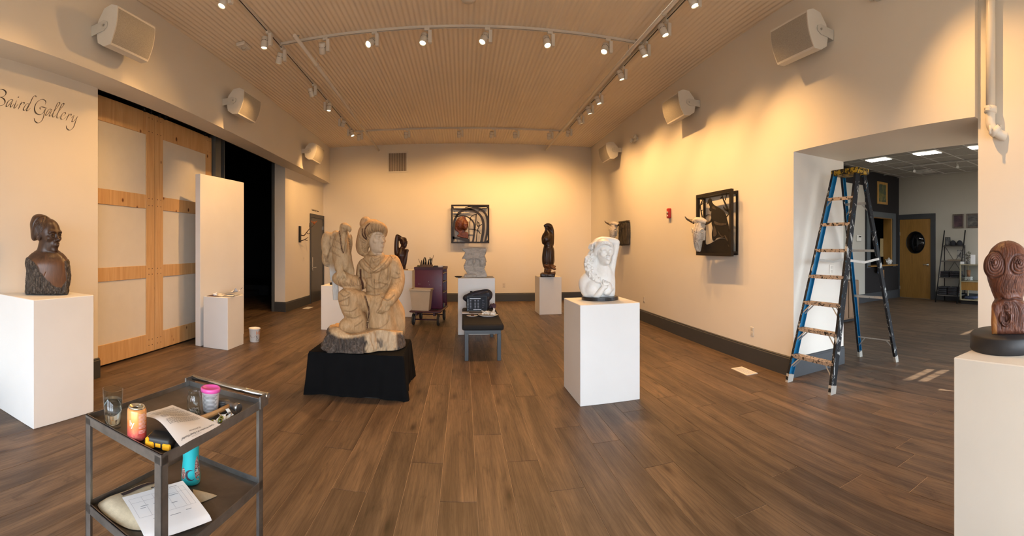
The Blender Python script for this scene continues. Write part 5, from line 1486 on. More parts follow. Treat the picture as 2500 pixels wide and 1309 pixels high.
# ------------------------------------------------------------------ burl wood head (right edge)
KB = 2.2 / 1100 / 4.09
def pb(cx, cy, y=0): return ((cx - 370) * KB, y, (1015 - cy) * KB)
S = SDF((-0.14, -0.14, 0), (0.14, 0.14, 0.47), 0.0022)
S.ell(pb(365, 320, 0.0), (0.108, 0.100, 0.115), 0.02)
S.path([pb(365, 420, 0), pb(370, 560, 0), pb(375, 640, 0)], [0.095, 0.062, 0.045], 0.04)
S.slab([pb(*q)[::2] for q in ((205, 1016), (198, 900), (202, 735), (225, 700), (300, 668), (320, 630), (430, 630), (460, 668), (520, 700), (545, 735), (550, 900), (545, 1016))], -0.085, 0.085, 0.022, 0.02)
S.ell(pb(245, 330, -0.055), (0.062, 0.052, 0.070), 0.012, rot=(0, 0.25, 0.35))      # eye bosses
S.ell(pb(470, 330, -0.070), (0.050, 0.042, 0.058), 0.012)
EU = Etch()
def eu(cx, cy): return pb(cx, cy)[::2]
for sx, sy, r0x, r0y, n_ in ((232, 322, 98, 138, 5), (478, 322, 92, 108, 4)):
    for q_ in range(n_):
        f = 1.0 - q_ / n_
        EU.line([eu(sx + (1 - f) * 12 + r0x * f * math.cos(a) * (1 + 0.08 * math.sin(3 * a + q_)), sy + (1 - f) * -30 + r0y * f * math.sin(a) * (1 + 0.06 * math.cos(2 * a + q_))) for a in np.linspace(0, 2 * PI, 12)[:-1]], 0.0024 if q_ else 0.0034, 0.0045 if q_ else 0.007, 4, True)
for dx, dy in ((0, 0), (22, 8), (-14, 26), (10, 34), (30, 30)): EU.line([eu(440 + dx + 16 * math.cos(a), 260 + dy + 20 * math.sin(a)) for a in np.linspace(0, 5, 7)], 0.002, 0.004); EU.line([eu(200 + dx * 0.6 + 14 * math.cos(a), 285 + dy * 0.8 + 18 * math.sin(a)) for a in np.linspace(1, 6, 7)], 0.002, 0.004)
rs = random.Random(4)
for i in range(15):                                                                      # flowing grooves down the face and chest
    x = 250 + i * 19
    EU.line([eu(x + 40, 420), eu(x + 15 + rs.uniform(-10, 10), 490), eu(x + rs.uniform(-8, 12), 560), eu(x + rs.uniform(-6, 16), 600)], 0.0019, rs.uniform(0.001, 0.003))
    EU.line([eu(335 + i * 10, 690), eu(310 + i * 17 + rs.uniform(-8, 8), 780), eu(300 + i * 17 + rs.uniform(-8, 8), 880 + rs.uniform(0, 80))], 0.0019, rs.uniform(0.001, 0.003))
for i in range(9): EU.line([eu(330 + i * 14, 470), eu(318 + i * 15, 520 + (i % 3) * 12), eu(330 + i * 14, 565)], 0.0024, 0.0018)
for i in range(7): EU.line([eu(300 + i * 25, 150 + (i % 2) * 10), eu(305 + i * 25, 200), eu(290 + i * 27, 250)], 0.0016, 0.002)
for i in range(3): EU.line([eu(345 + (34 - i * 11) * math.cos(a), 850 + (62 - i * 18) * math.sin(a)) for a in np.linspace(-2.2, 3.4, 10)], 0.003, 0.006)
for i in range(2): EU.line([eu(338 + (30 - i * 12) * math.cos(a), 738 + (24 - i * 9) * math.sin(a)) for a in np.linspace(-3, 2.6, 9)], 0.0026, 0.005)
EU.line([eu(300, 655), eu(370, 668), eu(440, 655), eu(540, 690)], 0.004, 0.008); EU.line([eu(335, 95), eu(345, 170), eu(332, 250), eu(320, 330)], 0.002, 0.003)
S.path([pb(300, 640, -0.05), pb(370, 660, -0.06), pb(440, 650, -0.055)], 0.010, 0.012)
S.path([pb(310, 800, -0.080), pb(300, 860, -0.090), pb(340, 910, -0.092), pb(385, 880, -0.090), pb(390, 820, -0.086), pb(355, 790, -0.084)], 0.009, 0.006)
S.path([pb(300, 735, -0.076), pb(335, 715, -0.082), pb(370, 740, -0.084), pb(340, 760, -0.084)], 0.007, 0.006)
S.path([pb(390, 590, -0.055), pb(430, 620, -0.062), pb(470, 650, -0.058)], 0.006, 0.008)
S.box((0, 0, -0.06), (0.5, 0.5, 0.062), 0.0, 0.0, op='s')
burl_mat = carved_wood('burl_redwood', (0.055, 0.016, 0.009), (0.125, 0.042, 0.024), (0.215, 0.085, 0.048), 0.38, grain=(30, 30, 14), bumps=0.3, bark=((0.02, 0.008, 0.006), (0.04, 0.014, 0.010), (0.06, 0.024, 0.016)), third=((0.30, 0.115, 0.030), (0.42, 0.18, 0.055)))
thb = (2462 - 1131) / 1100; RB = 2.245
t = thing('burl_head', 'reddish burl wood head with swirling eye knots on a black disc', 'sculpture', (RB * math.sin(thb), RB * math.cos(thb), 1.05), -thb)
part('base', plain('black_disc', (0.018, 0.018, 0.020), 0.5, var=0.2, scale=12, bumps=0.1, bscale=60), t, MB().lathe([(0, 0), (0.188, 0), (0.192, 0.006), (0.190, 0.070), (0.182, 0.078), (0, 0.078)], 56))
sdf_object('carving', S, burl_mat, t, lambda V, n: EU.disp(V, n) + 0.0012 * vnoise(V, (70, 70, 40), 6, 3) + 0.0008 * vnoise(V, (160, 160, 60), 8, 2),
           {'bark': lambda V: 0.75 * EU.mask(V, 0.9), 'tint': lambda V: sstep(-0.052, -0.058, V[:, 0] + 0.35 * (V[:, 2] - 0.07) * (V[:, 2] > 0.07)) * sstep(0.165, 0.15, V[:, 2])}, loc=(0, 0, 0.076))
# ------------------------------------------------------------------ carved kneeling woman with a vulture on a tree stump
def q(u, v, y=0.0):
    rr = 5.02 + y
    return ((u - 888) / 1100 * rr, y, 1.10 - (v - 602.7) / 1100 * rr)
def qa(cx, cy, y=-0.12): return q(860 + cx / 7.27, 520 + cy / 7.27, y)[::2]      # chisel lines, bust area
def qb(cx, cy, y=-0.18): return q(780 + cx / 6.543, 680 + cy / 6.543, y)[::2]     # chisel lines, lower area
def qv(cx, cy, y=-0.13): return q(770 + cx / 6.547, 520 + cy / 6.547, y)[::2]     # chisel lines, bird
S = SDF((-0.36, -0.34, 0.10), (0.46, 0.28, 1.47), 0.0055)
S.ell(q(925, 682, 0.02), (0.165, 0.12, 0.24), 0.04)
S.ell(q(926, 655, 0.0), (0.175, 0.125, 0.13), 0.06)
S.cap(q(894, 645, 0.0), q(958, 640, 0.02), 0.072, 0.080, 0.05)
S.path([q(962, 645, 0.0), q(971, 680, -0.02), q(966, 708, -0.09), q(952, 733, -0.19)], [0.074, 0.070, 0.066, 0.058], 0.03)      # coat sleeve, viewer's right
S.path([q(958, 722, -0.16), q(949, 736, -0.215)], [0.066, 0.062], 0.010)                                                       # cuff
S.ell(q(940, 741, -0.245), (0.044, 0.030, 0.060), 0.015, rot=(0.1, 0.5, 0))                                                     # hand
for i in range(4):
    S.path([q(934 + i * 4.2, 747, -0.262 + i * 0.006), q(927 + i * 4.4, 756 + i * 0.5, -0.272 + i * 0.006), q(920.5 + i * 4.6, 765 - abs(i - 1.2) * 1.2, -0.262 + i * 0.006)], [0.0145, 0.013, 0.010], 0.003)
S.path([q(949, 744, -0.235), q(949, 752, -0.255), q(944, 759, -0.262)], [0.015, 0.013, 0.010], 0.004)
S.path([q(888, 650, 0.0), q(885, 672, -0.01), q(881, 694, -0.05)], [0.068, 0.062, 0.058], 0.03)                                  # sleeve, viewer's left
S.path([q(883, 692, -0.05), q(862, 691, -0.11), q(842, 684, -0.15)], [0.060, 0.070, 0.080], 0.03)
S.ell(q(831, 680, -0.155), (0.090, 0.080, 0.076), 0.03)                                                                         # falconer's glove
S.ell(q(922, 738, 0.0), (0.175, 0.14, 0.14), 0.05)
S.path([q(926, 740, -0.03), q(932, 795, -0.04)], [0.15, 0.175], 0.06)
S.ell(q(926, 772, -0.12), (0.115, 0.10, 0.19), 0.05)                                                                            # apron panel
S.path([q(950, 745, 0.03), q(958, 775, 0.05), q(962, 800, 0.06)], [0.11, 0.125, 0.135], 0.06)
S.path([q(908, 742, -0.03), q(878, 735, -0.12), q(850, 724, -0.20)], [0.095, 0.092, 0.078], 0.04)                                # raised thigh
S.ell(q(843, 720, -0.205), (0.076, 0.070, 0.060), 0.03)                                                                         # knee
S.path([q(843, 728, -0.205), q(855, 752, -0.18), q(868, 778, -0.15), q(876, 800, -0.13)], [0.074, 0.090, 0.088, 0.095], 0.03)     # shin in wraps
S.path([q(872, 795, -0.15), q(850, 795, -0.21), q(842, 798, -0.23)], [0.080, 0.066, 0.050], 0.04)                                # boot
S.path([q(912, 636, 0.0), q(917, 612, 0.0)], [0.085, 0.062], 0.04)
S.path([q(896, 630, -0.03), q(908, 634, -0.085), q(922, 632, -0.09), q(932, 624, -0.06)], 0.030, 0.025)                           # scarf
S.path([q(884, 640, -0.06), q(893, 652, -0.115), q(906, 664, -0.125)], [0.030, 0.034, 0.02], 0.02)                                 # lapels
S.path([q(952, 630, -0.05), q(936, 648, -0.115), q(915, 662, -0.13)], [0.030, 0.036, 0.02], 0.02)
head(S, q(917, 585, -0.03), 0.312, yaw=math.radians(36), pitch=0.10, eyes='open', ears=(1, 0), nose=0.98, lips=1.1, cheeks=1.15); S.frame()
S.path([q(890, 600, 0.0), q(886, 582, -0.035), q(890, 564, -0.07), q(904, 555, -0.115), q(921, 553, -0.13), q(934, 559, -0.09), q(938, 572, -0.04)], [0.050, 0.056, 0.058, 0.056, 0.052, 0.044, 0.030], 0.02)
S.ell(q(884, 592, 0.03), (0.070, 0.10, 0.14), 0.03, rot=(0, 0.15, 0))
S.ell(q(888, 612, 0.03), (0.048, 0.06, 0.065), 0.03)
S.ell(q(909, 549, 0.0), (0.100, 0.10, 0.062), 0.03); S.ell(q(893, 540, 0.01), (0.056, 0.052, 0.050), 0.012); S.ell(q(888, 547, 0.02), (0.045, 0.05, 0.05), 0.02)
S.box(q(919, 690, -0.135), (0.022, 0.012, 0.018), 0.004, 0.006)                                                                  # buckle
# chisel lines
E = Etch(); CR = Etch()
for P in ([(190, 850), (240, 930), (310, 980), (380, 1060)], [(690, 740), (600, 870), (500, 970), (380, 1060)]): E.line([qa(*p) for p in P], 0.0055, 0.010)
E.line([qa(*p) for p in ((330, 800), (318, 950), (330, 1100), (350, 1300))], 0.005, 0.009)
for P in ([(335, 800), (400, 930), (470, 850)], [(330, 760), (400, 830), (490, 790)], [(370, 870), (430, 940), (480, 880)], [(650, 740), (700, 790), (740, 760)], [(700, 800), (740, 830), (770, 800)]): E.line([qa(*p) for p in P], 0.004, 0.006)
for P in ([(540, 980), (500, 1080), (465, 1200)], [(200, 1000), (230, 1150), (270, 1300)], [(640, 990), (640, 1100), (630, 1200)], [(380, 1240), (500, 1250), (640, 1290)], [(780, 1060), (820, 1090), (850, 1080)], [(700, 1150), (780, 1170), (850, 1150)], [(180, 1140), (240, 1170), (330, 1165)]): E.line([qa(*p) for p in P], 0.006, 0.007)
for i in range(13):                                                                    # hair strands of the front roll
    a = i / 12
    top = (np.interp(a, [0, .3, .6, 1], [150, 200, 330, 570]), np.interp(a, [0, .3, .6, 1], [520, 300, 200, 260])); bot = (np.interp(a, [0, .3, .6, 1], [240, 290, 370, 545]), np.interp(a, [0, .3, .6, 1], [545, 460, 345, 380]))
    E.line([qa(top[0], top[1], -0.1), qa((top[0] + bot[0]) / 2 - 12, (top[1] + bot[1]) / 2, -0.1), qa(bot[0], bot[1], -0.1)], 0.0045, 0.009)
for i in range(7): E.line([qa(110 + i * 12, 400 + i * 45, 0), qa(160 + i * 12, 470 + i * 40, 0), qa(235, 530 + i * 28, 0)], 0.0045, 0.008)
for P in ([(180, 290), (175, 370), (200, 430), (250, 475)], [(300, 200), (240, 260), (220, 350), (255, 465)]): CR.line([qa(*p, -0.09) for p in P], 0.008, 0.012)
CR.line([qa(347, 200, -.1), qa(350, 330, -.1)], 0.004, 0.008)
CR.line([qa(140, 1020), qa(150, 1150), qa(185, 1309)], 0.012, 0.02)
CR.line([qb(650, 0), qb(690, 90), qb(690, 180)], 0.014, 0.025)
CR.line([qb(730, 285), qb(770, 420), qb(790, 570), qb(768, 700), qb(762, 810)], 0.008, 0.03)
for P in ([(790, 800), (880, 805), (1000, 770), (1100, 690), (1110, 600)], [(1000, 300), (1090, 340), (1190, 270)], [(880, 30), (870, 150), (880, 270)], [(770, 120), (860, 175), (1000, 170), (1090, 100)], [(760, 250), (880, 270), (960, 260)]): E.line([qb(*p) for p in P], 0.006, 0.010)
for P in ([(310, 380), (400, 340), (480, 300)], [(330, 250), (400, 290), (470, 250)], [(360, 440), (420, 440), (470, 425), (480, 300)], [(400, 530), (520, 530), (605, 480)], [(430, 620), (560, 640), (660, 600)], [(575, 770), (640, 730), (690, 690)], [(310, 200), (380, 175), (480, 230)]): E.line([qb(*p, -.25) for p in P], 0.006, 0.010)
for i in range(10):
    E.line([qb(300 + i * 34, 40 + (i % 3) * 30, -.22), qb(310 + i * 33, 90 + (i % 2) * 30, -.22), qb(330 + i * 34, 130, -.22)], 0.006, 0.005)
def wood_disp(V, n): return E.disp(V, n) + CR.disp(V, n) + 0.0022 * vnoise(V, (40, 40, 24), 5, 2)
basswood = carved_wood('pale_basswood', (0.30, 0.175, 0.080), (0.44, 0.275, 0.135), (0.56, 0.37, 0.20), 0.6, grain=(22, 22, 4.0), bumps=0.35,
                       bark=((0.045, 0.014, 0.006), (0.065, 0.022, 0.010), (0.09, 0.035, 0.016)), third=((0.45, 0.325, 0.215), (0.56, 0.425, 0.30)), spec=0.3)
thk = -0.2208; RK = 5.02
t = thing('wood_carving', 'large pale wood carving of a kneeling woman holding a vulture on a stump', 'sculpture', (RK * math.sin(thk), RK * math.cos(thk), 0.452), -thk)
fc_ = q(922, 595, -0.12)
def face_tint(V):
    d = np.sqrt(((V[:, 0] - fc_[0]) / 0.085) ** 2 + ((V[:, 2] - fc_[2]) / 0.125) ** 2 + ((V[:, 1] - fc_[1] - 0.02) / 0.14) ** 2)
    return sstep(1.15, 0.95, d)
sdf_object('figure', S, basswood, t, wood_disp, {'bark': lambda V: np.maximum(sstep(0.35, 0.75, CR.mask(V, 1.0)), 0.38 * E.mask(V, 0.9) * (1 - face_tint(V))) * (V[:, 1] < 0.02), 'tint': face_tint})  # bark attribute: dark cracks, plus crevice shade and stain painted into chisel grooves

# vulture
S = SDF((-0.50, -0.34, 0.50), (-0.10, 0.16, 1.40), 0.0055)
S.path([q(838, 578, -0.09), q(832, 600, -0.09), q(836, 632, -0.11), q(840, 652, -0.13)], [0.058, 0.085, 0.088, 0.06], 0.04)
S.path([q(836, 582, -0.10), q(839, 563, -0.13)], [0.055, 0.045], 0.03); S.ell(q(841, 554, -0.14), (0.052, 0.058, 0.044), 0.02)
S.path([q(849, 554, -0.165), q(853.5, 559, -0.175), q(853, 566, -0.175)], [0.024, 0.018, 0.007], 0.012)
S.ell(q(838, 556, -0.19), (0.010, 0.012, 0.010), 0.006)
S.path([q(839, 570, -0.17), q(839, 595, -0.185), q(841, 615, -0.18)], [0.030, 0.036, 0.02], 0.02)                              # wattle / breast fold
S.ell(q(801, 602, -0.06), (0.078, 0.055, 0.165), 0.012, rot=(0, -0.12, 0.2)); S.path([q(800, 620, -0.06), q(796, 638, -0.05), q(799, 648, -0.05)], [0.060, 0.040, 0.014], 0.02)
S.cap(q(820, 574, -0.04), q(806, 586, -0.05), 0.05, 0.05, 0.03)
S.ell(q(818, 628, -0.01), (0.075, 0.085, 0.22), 0.03, rot=(0, -0.10, 0))
S.box(q(818, 690, 0.0), (0.034, 0.022, 0.20), 0.012, 0.02, rot=(0, -0.06, 0)); S.box(q(812, 660, -0.02), (0.036, 0.03, 0.12), 0.012, 0.02, rot=(0, -0.10, 0))
S.ell(q(853, 602, -0.05), (0.030, 0.055, 0.135), 0.012, rot=(0, 0.1, 0))
S.path([q(830, 640, -0.15), q(828, 654, -0.18), q(829, 660, -0.19)], [0.055, 0.040, 0.032], 0.02)
S.path([q(846, 640, -0.10), q(852, 662, -0.11), q(858, 678, -0.11)], [0.05, 0.045, 0.04], 0.03)
S.path([q(822, 657, -0.20), q(829, 660, -0.215), q(836, 658, -0.20)], 0.014, 0.008)
for i in range(4): S.path([q(826 + i * 3.5, 663, -0.215), q(824 + i * 6, 673, -0.235), q(823 + i * 7, 684, -0.230)], [0.015, 0.014, 0.007], 0.006)
EV = Etch(); CV = Etch()
CV.line([qv(*p) for p in ((365, 245), (400, 400), (420, 560), (450, 640))], 0.007, 0.02)
EV.line([qv(*p) for p in ((455, 300), (500, 310), (500, 430), (470, 620))], 0.006, 0.010)
EV.line([qv(*p) for p in ((300, 350), (290, 460), (230, 620), (200, 740))], 0.008, 0.014)
for i in range(6): EV.line([qv(530 + i * 6, 420 + i * 38), qv(560, 440 + i * 38), qv(570, 480 + i * 34)], 0.006, 0.009)
for i in range(7): EV.line([qv(125 + i * 14, 690 - abs(i - 3) * 10), qv(150 + i * 9, 750), qv(165 + i * 6, 800)], 0.004, 0.006)
for i in range(14): EV.line([qv(230 + (i % 5) * 45, 380 + i * 22), qv(240 + (i % 5) * 45, 405 + i * 22), qv(262 + (i % 5) * 45, 410 + i * 22)], 0.006, 0.004)
def tail_tint(V): return sstep(0.93, 0.80, V[:, 2]) * sstep(-0.17, -0.24, V[:, 0] + 0.10 * (0.9 - V[:, 2])) * sstep(0.0, -0.06, -V[:, 1] - 0.13)
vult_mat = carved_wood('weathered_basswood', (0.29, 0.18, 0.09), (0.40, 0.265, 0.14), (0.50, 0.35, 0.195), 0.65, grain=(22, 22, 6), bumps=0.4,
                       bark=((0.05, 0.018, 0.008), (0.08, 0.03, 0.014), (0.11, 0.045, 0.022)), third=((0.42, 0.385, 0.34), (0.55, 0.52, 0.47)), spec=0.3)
sdf_object('vulture', S, vult_mat, t, lambda V, n: EV.disp(V, n) + CV.disp(V, n) + 0.003 * vnoise(V, (45, 45, 30), 3, 2), {'bark': lambda V: np.maximum(sstep(0.35, 0.75, CV.mask(V, 1.0)), 0.35 * EV.mask(V, 0.9)) * (V[:, 1] < 0), 'tint': tail_tint})  # dark crack; grooves carry the same painted crevice shade as the figure

# stump
S = SDF((-0.56, -0.48, -0.01), (0.56, 0.48, 0.34), 0.0065)
def stump_fn(x, y, z):
    f = np.clip(z / 0.24, 0, 1)
    an = np.arctan2(y, x)
    lob = 1 + 0.07 * np.cos(3 * an + 0.6) + 0.05 * np.cos(5 * an + 2.0) + 0.03 * np.cos(9 * an)
    fl = (1 - f) ** 1.6 * np.where(x > 0, 0.35 + 0 * x, 1.0) + 0.25 * (x > 0)
    a = (0.37 + 0.10 * fl) * lob; b_ = (0.325 + 0.075 * fl) * lob
    rad = (np.sqrt((x / a) ** 2 + (y / b_) ** 2) - 1) * 0.33
    top = z - (0.215 + 0.03 * np.sin(x * 9) - 0.05 * x + 0.06 * y)
    return np.maximum(np.maximum(rad, top), -z)
S._apply(np.array((-0.55, -0.47, 0)), np.array((0.55, 0.47, 0.33)), 0.0, 'u', stump_fn)
for (u_, v_, y_) in ((806, 862, -0.36), (794, 850, -0.30)): S.path([q(u_ + (888 - u_) * 0.3, v_ - 30, y_ * 0.8), q(u_, v_, y_)], [0.09, 0.035], 0.06)
S.path([q(893, 815, -0.30), q(893, 868, -0.40)], [0.012, 0.02], 0.01, 's', 1)
S.box((0, 0, -0.06), (0.8, 0.8, 0.06), 0, 0, op='s')
def stump_side(V): return sstep(0.215, 0.175, V[:, 2] + 0.05 * V[:, 0] - 0.06 * V[:, 1] - 0.03 * np.sin(V[:, 0] * 9) + 0.012 * vnoise(V, 18, 4, 2))
def stump_bark(V):
    left_ = sstep(0.04, 0.0, V[:, 0] + 0.02 * vnoise(V, 20, 2, 2))
    patch = sstep(-0.02, 0.16, vnoise(V, (13, 13, 5), 7, 3)) * 0.8
    edge = sstep(0.33, 0.37, V[:, 0])
    return stump_side(V) * np.maximum(left_, np.maximum(patch * sstep(0.20, 0.08, V[:, 2]), edge))
stump_mat = carved_wood('stump_wood', (0.36, 0.23, 0.12), (0.50, 0.34, 0.19), (0.66, 0.49, 0.30), 0.7, grain=(16, 16, 5), bumps=0.3,
                        bark=((0.022, 0.017, 0.014), (0.075, 0.058, 0.047), (0.19, 0.15, 0.125)), third=((0.40, 0.265, 0.15), (0.60, 0.44, 0.28)), spec=0.25)
sdf_object('stump', S, stump_mat, t, lambda V, n: sstep(0.004, 0.03, V[:, 2]) * bark_disp(V, n, stump_side(V) * (0.55 + 0.45 * sstep(0.06, -0.02, V[:, 0])), 0.020, 22, 6) + 0.004 * vnoise(V, 22, 8, 3) * (1 - stump_side(V)),
           {'bark': stump_bark, 'tint': lambda V: stump_side(V) * sstep(0.0, 0.05, V[:, 0])})

# ------------------------------------------------------------------ black draped box under the carving
cloth_black = plain('black_drape', (0.004, 0.004, 0.0045), 0.9, var=0.15, scale=9, bumps=0.1, bscale=300, spec=0.12)
t = thing('draped_pedestal', 'low box draped in black cloth under the large wood carving', 'pedestal', (-1.115, 4.92, 0), 0.03)
part('box', plain('drape_box', (0.05, 0.05, 0.05), 0.9), t, MB().box((-0.47, -0.40, 0), (0.47, 0.40, 0.438)))
W_, D_ = 0.495, 0.42
per = []
nseg = 60
cor = [(-W_, -D_), (W_, -D_), (W_, D_), (-W_, D_)]
for i in range(4):
    a, b_ = Vector(cor[i]), Vector(cor[(i + 1) % 4])
    for k in range(nseg): per.append((a.lerp(b_, k / nseg), i, k / nseg))
np_ = len(per)
rows = 16
v = []
rs = random.Random(6)
ph = [rs.uniform(0, 6.28) for _ in range(8)]
for r_ in range(rows + 1):
    f = r_ / rows
    z = 0.444 - 0.438 * f
    for (p, side, s) in per:
        nrm = [Vector((0, -1)), Vector((1, 0)), Vector((0, 1)), Vector((-1, 0))][side]
        cw = max(0, 1 - min(s, 1 - s) * 7)           # near the corners
        edge = 1 - (1 - min(1, f * 9)) ** 2
        flare = 0.012 * edge + 0.055 * f ** 1.3 * (0.4 + 0.6 * cw)
        fold = f * (0.014 * math.sin(s * 11 + ph[side]) + 0.012 * math.sin(s * 23 + ph[side + 4] + f * 2) * (0.4 + cw) + 0.004 * math.sin(s * 41 + ph[side])) + 0.002 * math.sin(s * 60 + f * 5)
        dgn = p.normalized()
        o_ = nrm * (flare * 0.6 + fold) + dgn * (flare * cw * 0.8)
        zz = z + (0.012 * math.sin(s * 13 + ph[side]) if r_ == rows else 0)
        v.append((p.x + o_.x, p.y + o_.y, max(0.004, zz)))
fcs = [(r_ * np_ + k, r_ * np_ + (k + 1) % np_, (r_ + 1) * np_ + (k + 1) % np_, (r_ + 1) * np_ + k) for r_ in range(rows) for k in range(np_)]
mb = MB().add(v, [f[::-1] for f in fcs], 0, True)
mb.add([(p[0].x, p[0].y, 0.444) for p in per], [tuple(range(np_))], 0, False)
mb.build('cloth', cloth_black, t)
# ------------------------------------------------------------------ black bench
bench_grey = plain('bench_grey_metal', (0.055, 0.062, 0.068), 0.4, 0.2)
black_fabric = plain('bench_black_fabric', (0.007, 0.006, 0.006), 0.85, var=0.2, scale=40, bumps=0.15, bscale=400)
t = thing('bench', 'long bench with black cushion and grey metal legs', 'bench', (0.267, 6.93, 0))
part('cushion', black_fabric, t, MB().rbox((-0.285, -0.85, 0.413), (0.285, 0.85, 0.50), 0.03, seg=3))
part('frame', bench_grey, t, MB().box((-0.245, -0.82, 0.365), (0.245, -0.775, 0.413)).box((-0.245, 0.775, 0.365), (0.245, 0.82, 0.413)).box((-0.245, -0.775, 0.365), (-0.20, 0.775, 0.413)).box((0.20, -0.775, 0.365), (0.245, 0.775, 0.413)))
for sx in (-1, 1):
    for sy in (-1, 1):
        a = (0.195 * sx, 0.765 * sy); b_ = (0.248 * sx, 0.823 * sy)
        part('leg', bench_grey, t, MB().rbox((min(a[0], b_[0]), min(a[1], b_[1]), 0), (max(a[0], b_[0]), max(a[1], b_[1]), 0.368), 0.003))
# things on the bench
bag_navy = plain('bag_black_nylon', (0.013, 0.013, 0.022), 0.6, var=0.3, scale=20)
t = thing('soft_bag', 'black soft bag slumped on the far end of the bench', 'bag', (0.245, 7.52, 0.50))
S = SDF((-0.27, -0.16, 0.0), (0.27, 0.18, 0.36), 0.006)
S.box((0.0, 0.03, 0.12), (0.195, 0.085, 0.118), 0.05, 0.03)
S.path([(-0.19, 0.0, 0.20), (-0.08, 0.0, 0.245), (0.05, 0.02, 0.27), (0.17, 0.02, 0.275), (0.19, 0.03, 0.20)], [0.030, 0.032, 0.036, 0.036, 0.03], 0.05)
S.ell((-0.19, 0.02, 0.19), (0.06, 0.08, 0.05), 0.04)
sdf_object('body', S, bag_navy, t, lambda V, n: 0.006 * vnoise(V, 16, 5, 3) * sstep(0.003, 0.03, V[:, 2]), loc=(0, 0, 0.003))
part('flap', plain('bag_flap', (0.035, 0.035, 0.05), 0.45), t, MB().grid(lambda a, b_: (-0.08 + 0.24 * a, -0.075 + 0.10 * b_ - 0.01 * a, 0.235 + 0.05 * a + 0.03 * math.sin(b_ * 2) + 0.006 * math.sin(a * 9)), 14, 6))
for x in (-0.11, 0.10): part('strap_loop', black_fabric, t, MB().rbox((x - 0.02, -0.01, 0.24), (x + 0.02, 0.01, 0.310), 0.004))
def screen_mat():
    m, nt, b = new_mat('tablet_screen')
    b.inputs['Base Color'].default_value = (0.006, 0.007, 0.014, 1); b.inputs['Roughness'].default_value = 0.5; b.inputs['Specular IOR Level'].default_value = 0.2
    return m
scr = screen_mat()
t = thing('tablet', 'black tablet with a dark music app screen leaning on the bag', 'tablet', (0.225, 7.345, 0.502), 0.02)
Mt = Matrix.Rotation(-0.16, 4, 'X')
part('body', black_metal, t, MB().rbox((-0.168, -0.006, 0.0), (0.168, 0.006, 0.245), 0.004, M=Mt)); part('screen', scr, t, MB().box((-0.158, -0.0075, 0.012), (0.158, -0.006, 0.235), M=Mt))
ui = MB(); ui2 = MB()
ui.box((-0.12, -0.0085, 0.196), (0.06, -0.0075, 0.202), M=Mt); ui.box((-0.06, -0.0085, 0.018), (0.07, -0.0075, 0.024), M=Mt); ui.lathe([(0, 0), (0.005, 0), (0.005, 0.001)], 10, M=Mt @ Matrix.Translation((-0.147, -0.0076, 0.03)) @ Matrix.Rotation(PI / 2, 4, 'X'))
for i in range(7): ui.box((-0.150, -0.0085, 0.06 + i * 0.02), (-0.143, -0.0075, 0.067 + i * 0.02), M=Mt)
for i in range(6):
    for x in (-0.105, -0.03, 0.02): ui2.box((x - 0.012, -0.0085, 0.045 + i * 0.024), (x + 0.012, -0.0075, 0.057 + i * 0.024), M=Mt)
for i in range(5): ui2.box((0.085, -0.0085, 0.05 + i * 0.03), (0.085 + 0.02 + 0.012 * (i % 3), -0.0075, 0.055 + i * 0.03), M=Mt)
tag(part('screen_text', emit_mat('screen_white', (0.8, 0.85, 0.9), 0.5), t, ui), kind='stuff'); tag(part('screen_list', emit_mat('screen_grey', (0.16, 0.17, 0.22), 0.06), t, ui2), kind='stuff')
purple_cloth = plain('purple_scarf', (0.10, 0.05, 0.07), 0.9, var=0.35, scale=18)
S = SDF((-0.10, -0.10, 0.0), (0.10, 0.12, 0.12), 0.005)
rs = random.Random(17)
for i in range(9): S.path([(rs.uniform(-0.045, 0.04), rs.uniform(-0.06, 0.06), 0.015 + rs.uniform(0, 0.02)), (rs.uniform(-0.045, 0.04), rs.uniform(-0.06, 0.06), rs.uniform(0.02, 0.07)), (rs.uniform(-0.045, 0.04), rs.uniform(-0.06, 0.06), 0.015)], 0.017, 0.008)
t = sdf_object('scarf', S, purple_cloth, None, lambda V, n: 0.004 * vnoise(V, 40, 2, 2), loc=(0.495, 7.63, 0.506))
tag(t, 'crumpled mauve scarf beside the bag on the bench', 'scarf')
mag = plain('glossy_magazine', (0.78, 0.75, 0.72), 0.3)
t = thing('magazine', 'white magazine with dark print lying in front of the tablet', 'magazine', (0.20, 7.15, 0.5015), 0.08)
part('pages', mag, t, MB().box((-0.22, -0.10, 0), (0.20, 0.10, 0.006))); part('print', ink_mat, t, MB().box((-0.11, -0.055, 0.006), (0.12, 0.05, 0.0066)))
plate_white = plain('white_plate', (0.80, 0.78, 0.74), 0.3)
tag(MB().lathe([(0, 0.0), (0.048, 0.0), (0.087, 0.011), (0.085, 0.013), (0.045, 0.004), (0, 0.004)], 32).build('dessert_plate', plate_white, None, (0.134, 6.80, 0.5015)), 'small white plate with a square brown cake piece on the bench', 'plate')
tag(MB().rbox((-0.024, -0.024, 0), (0.024, 0.024, 0.03), 0.004).build('cake_piece', plain('brownie', (0.09, 0.035, 0.015), 0.8, var=0.3, scale=60, bumps=0.4, bscale=150), None, (0.138, 6.80, 0.5065)), 'square piece of brown cake on the small plate', 'cake')
tag(MB().lathe([(0, 0.0), (0.093, 0.0), (0.150, 0.019), (0.148, 0.022), (0.09, 0.005), (0, 0.005)], 36).build('dinner_plate', plate_white, None, (0.373, 6.82, 0.5015)), 'large white plate holding crumpled foil and food on the bench', 'plate')
S = SDF((-0.14, -0.11, 0.0), (0.14, 0.11, 0.12), 0.004)
rs = random.Random(12)
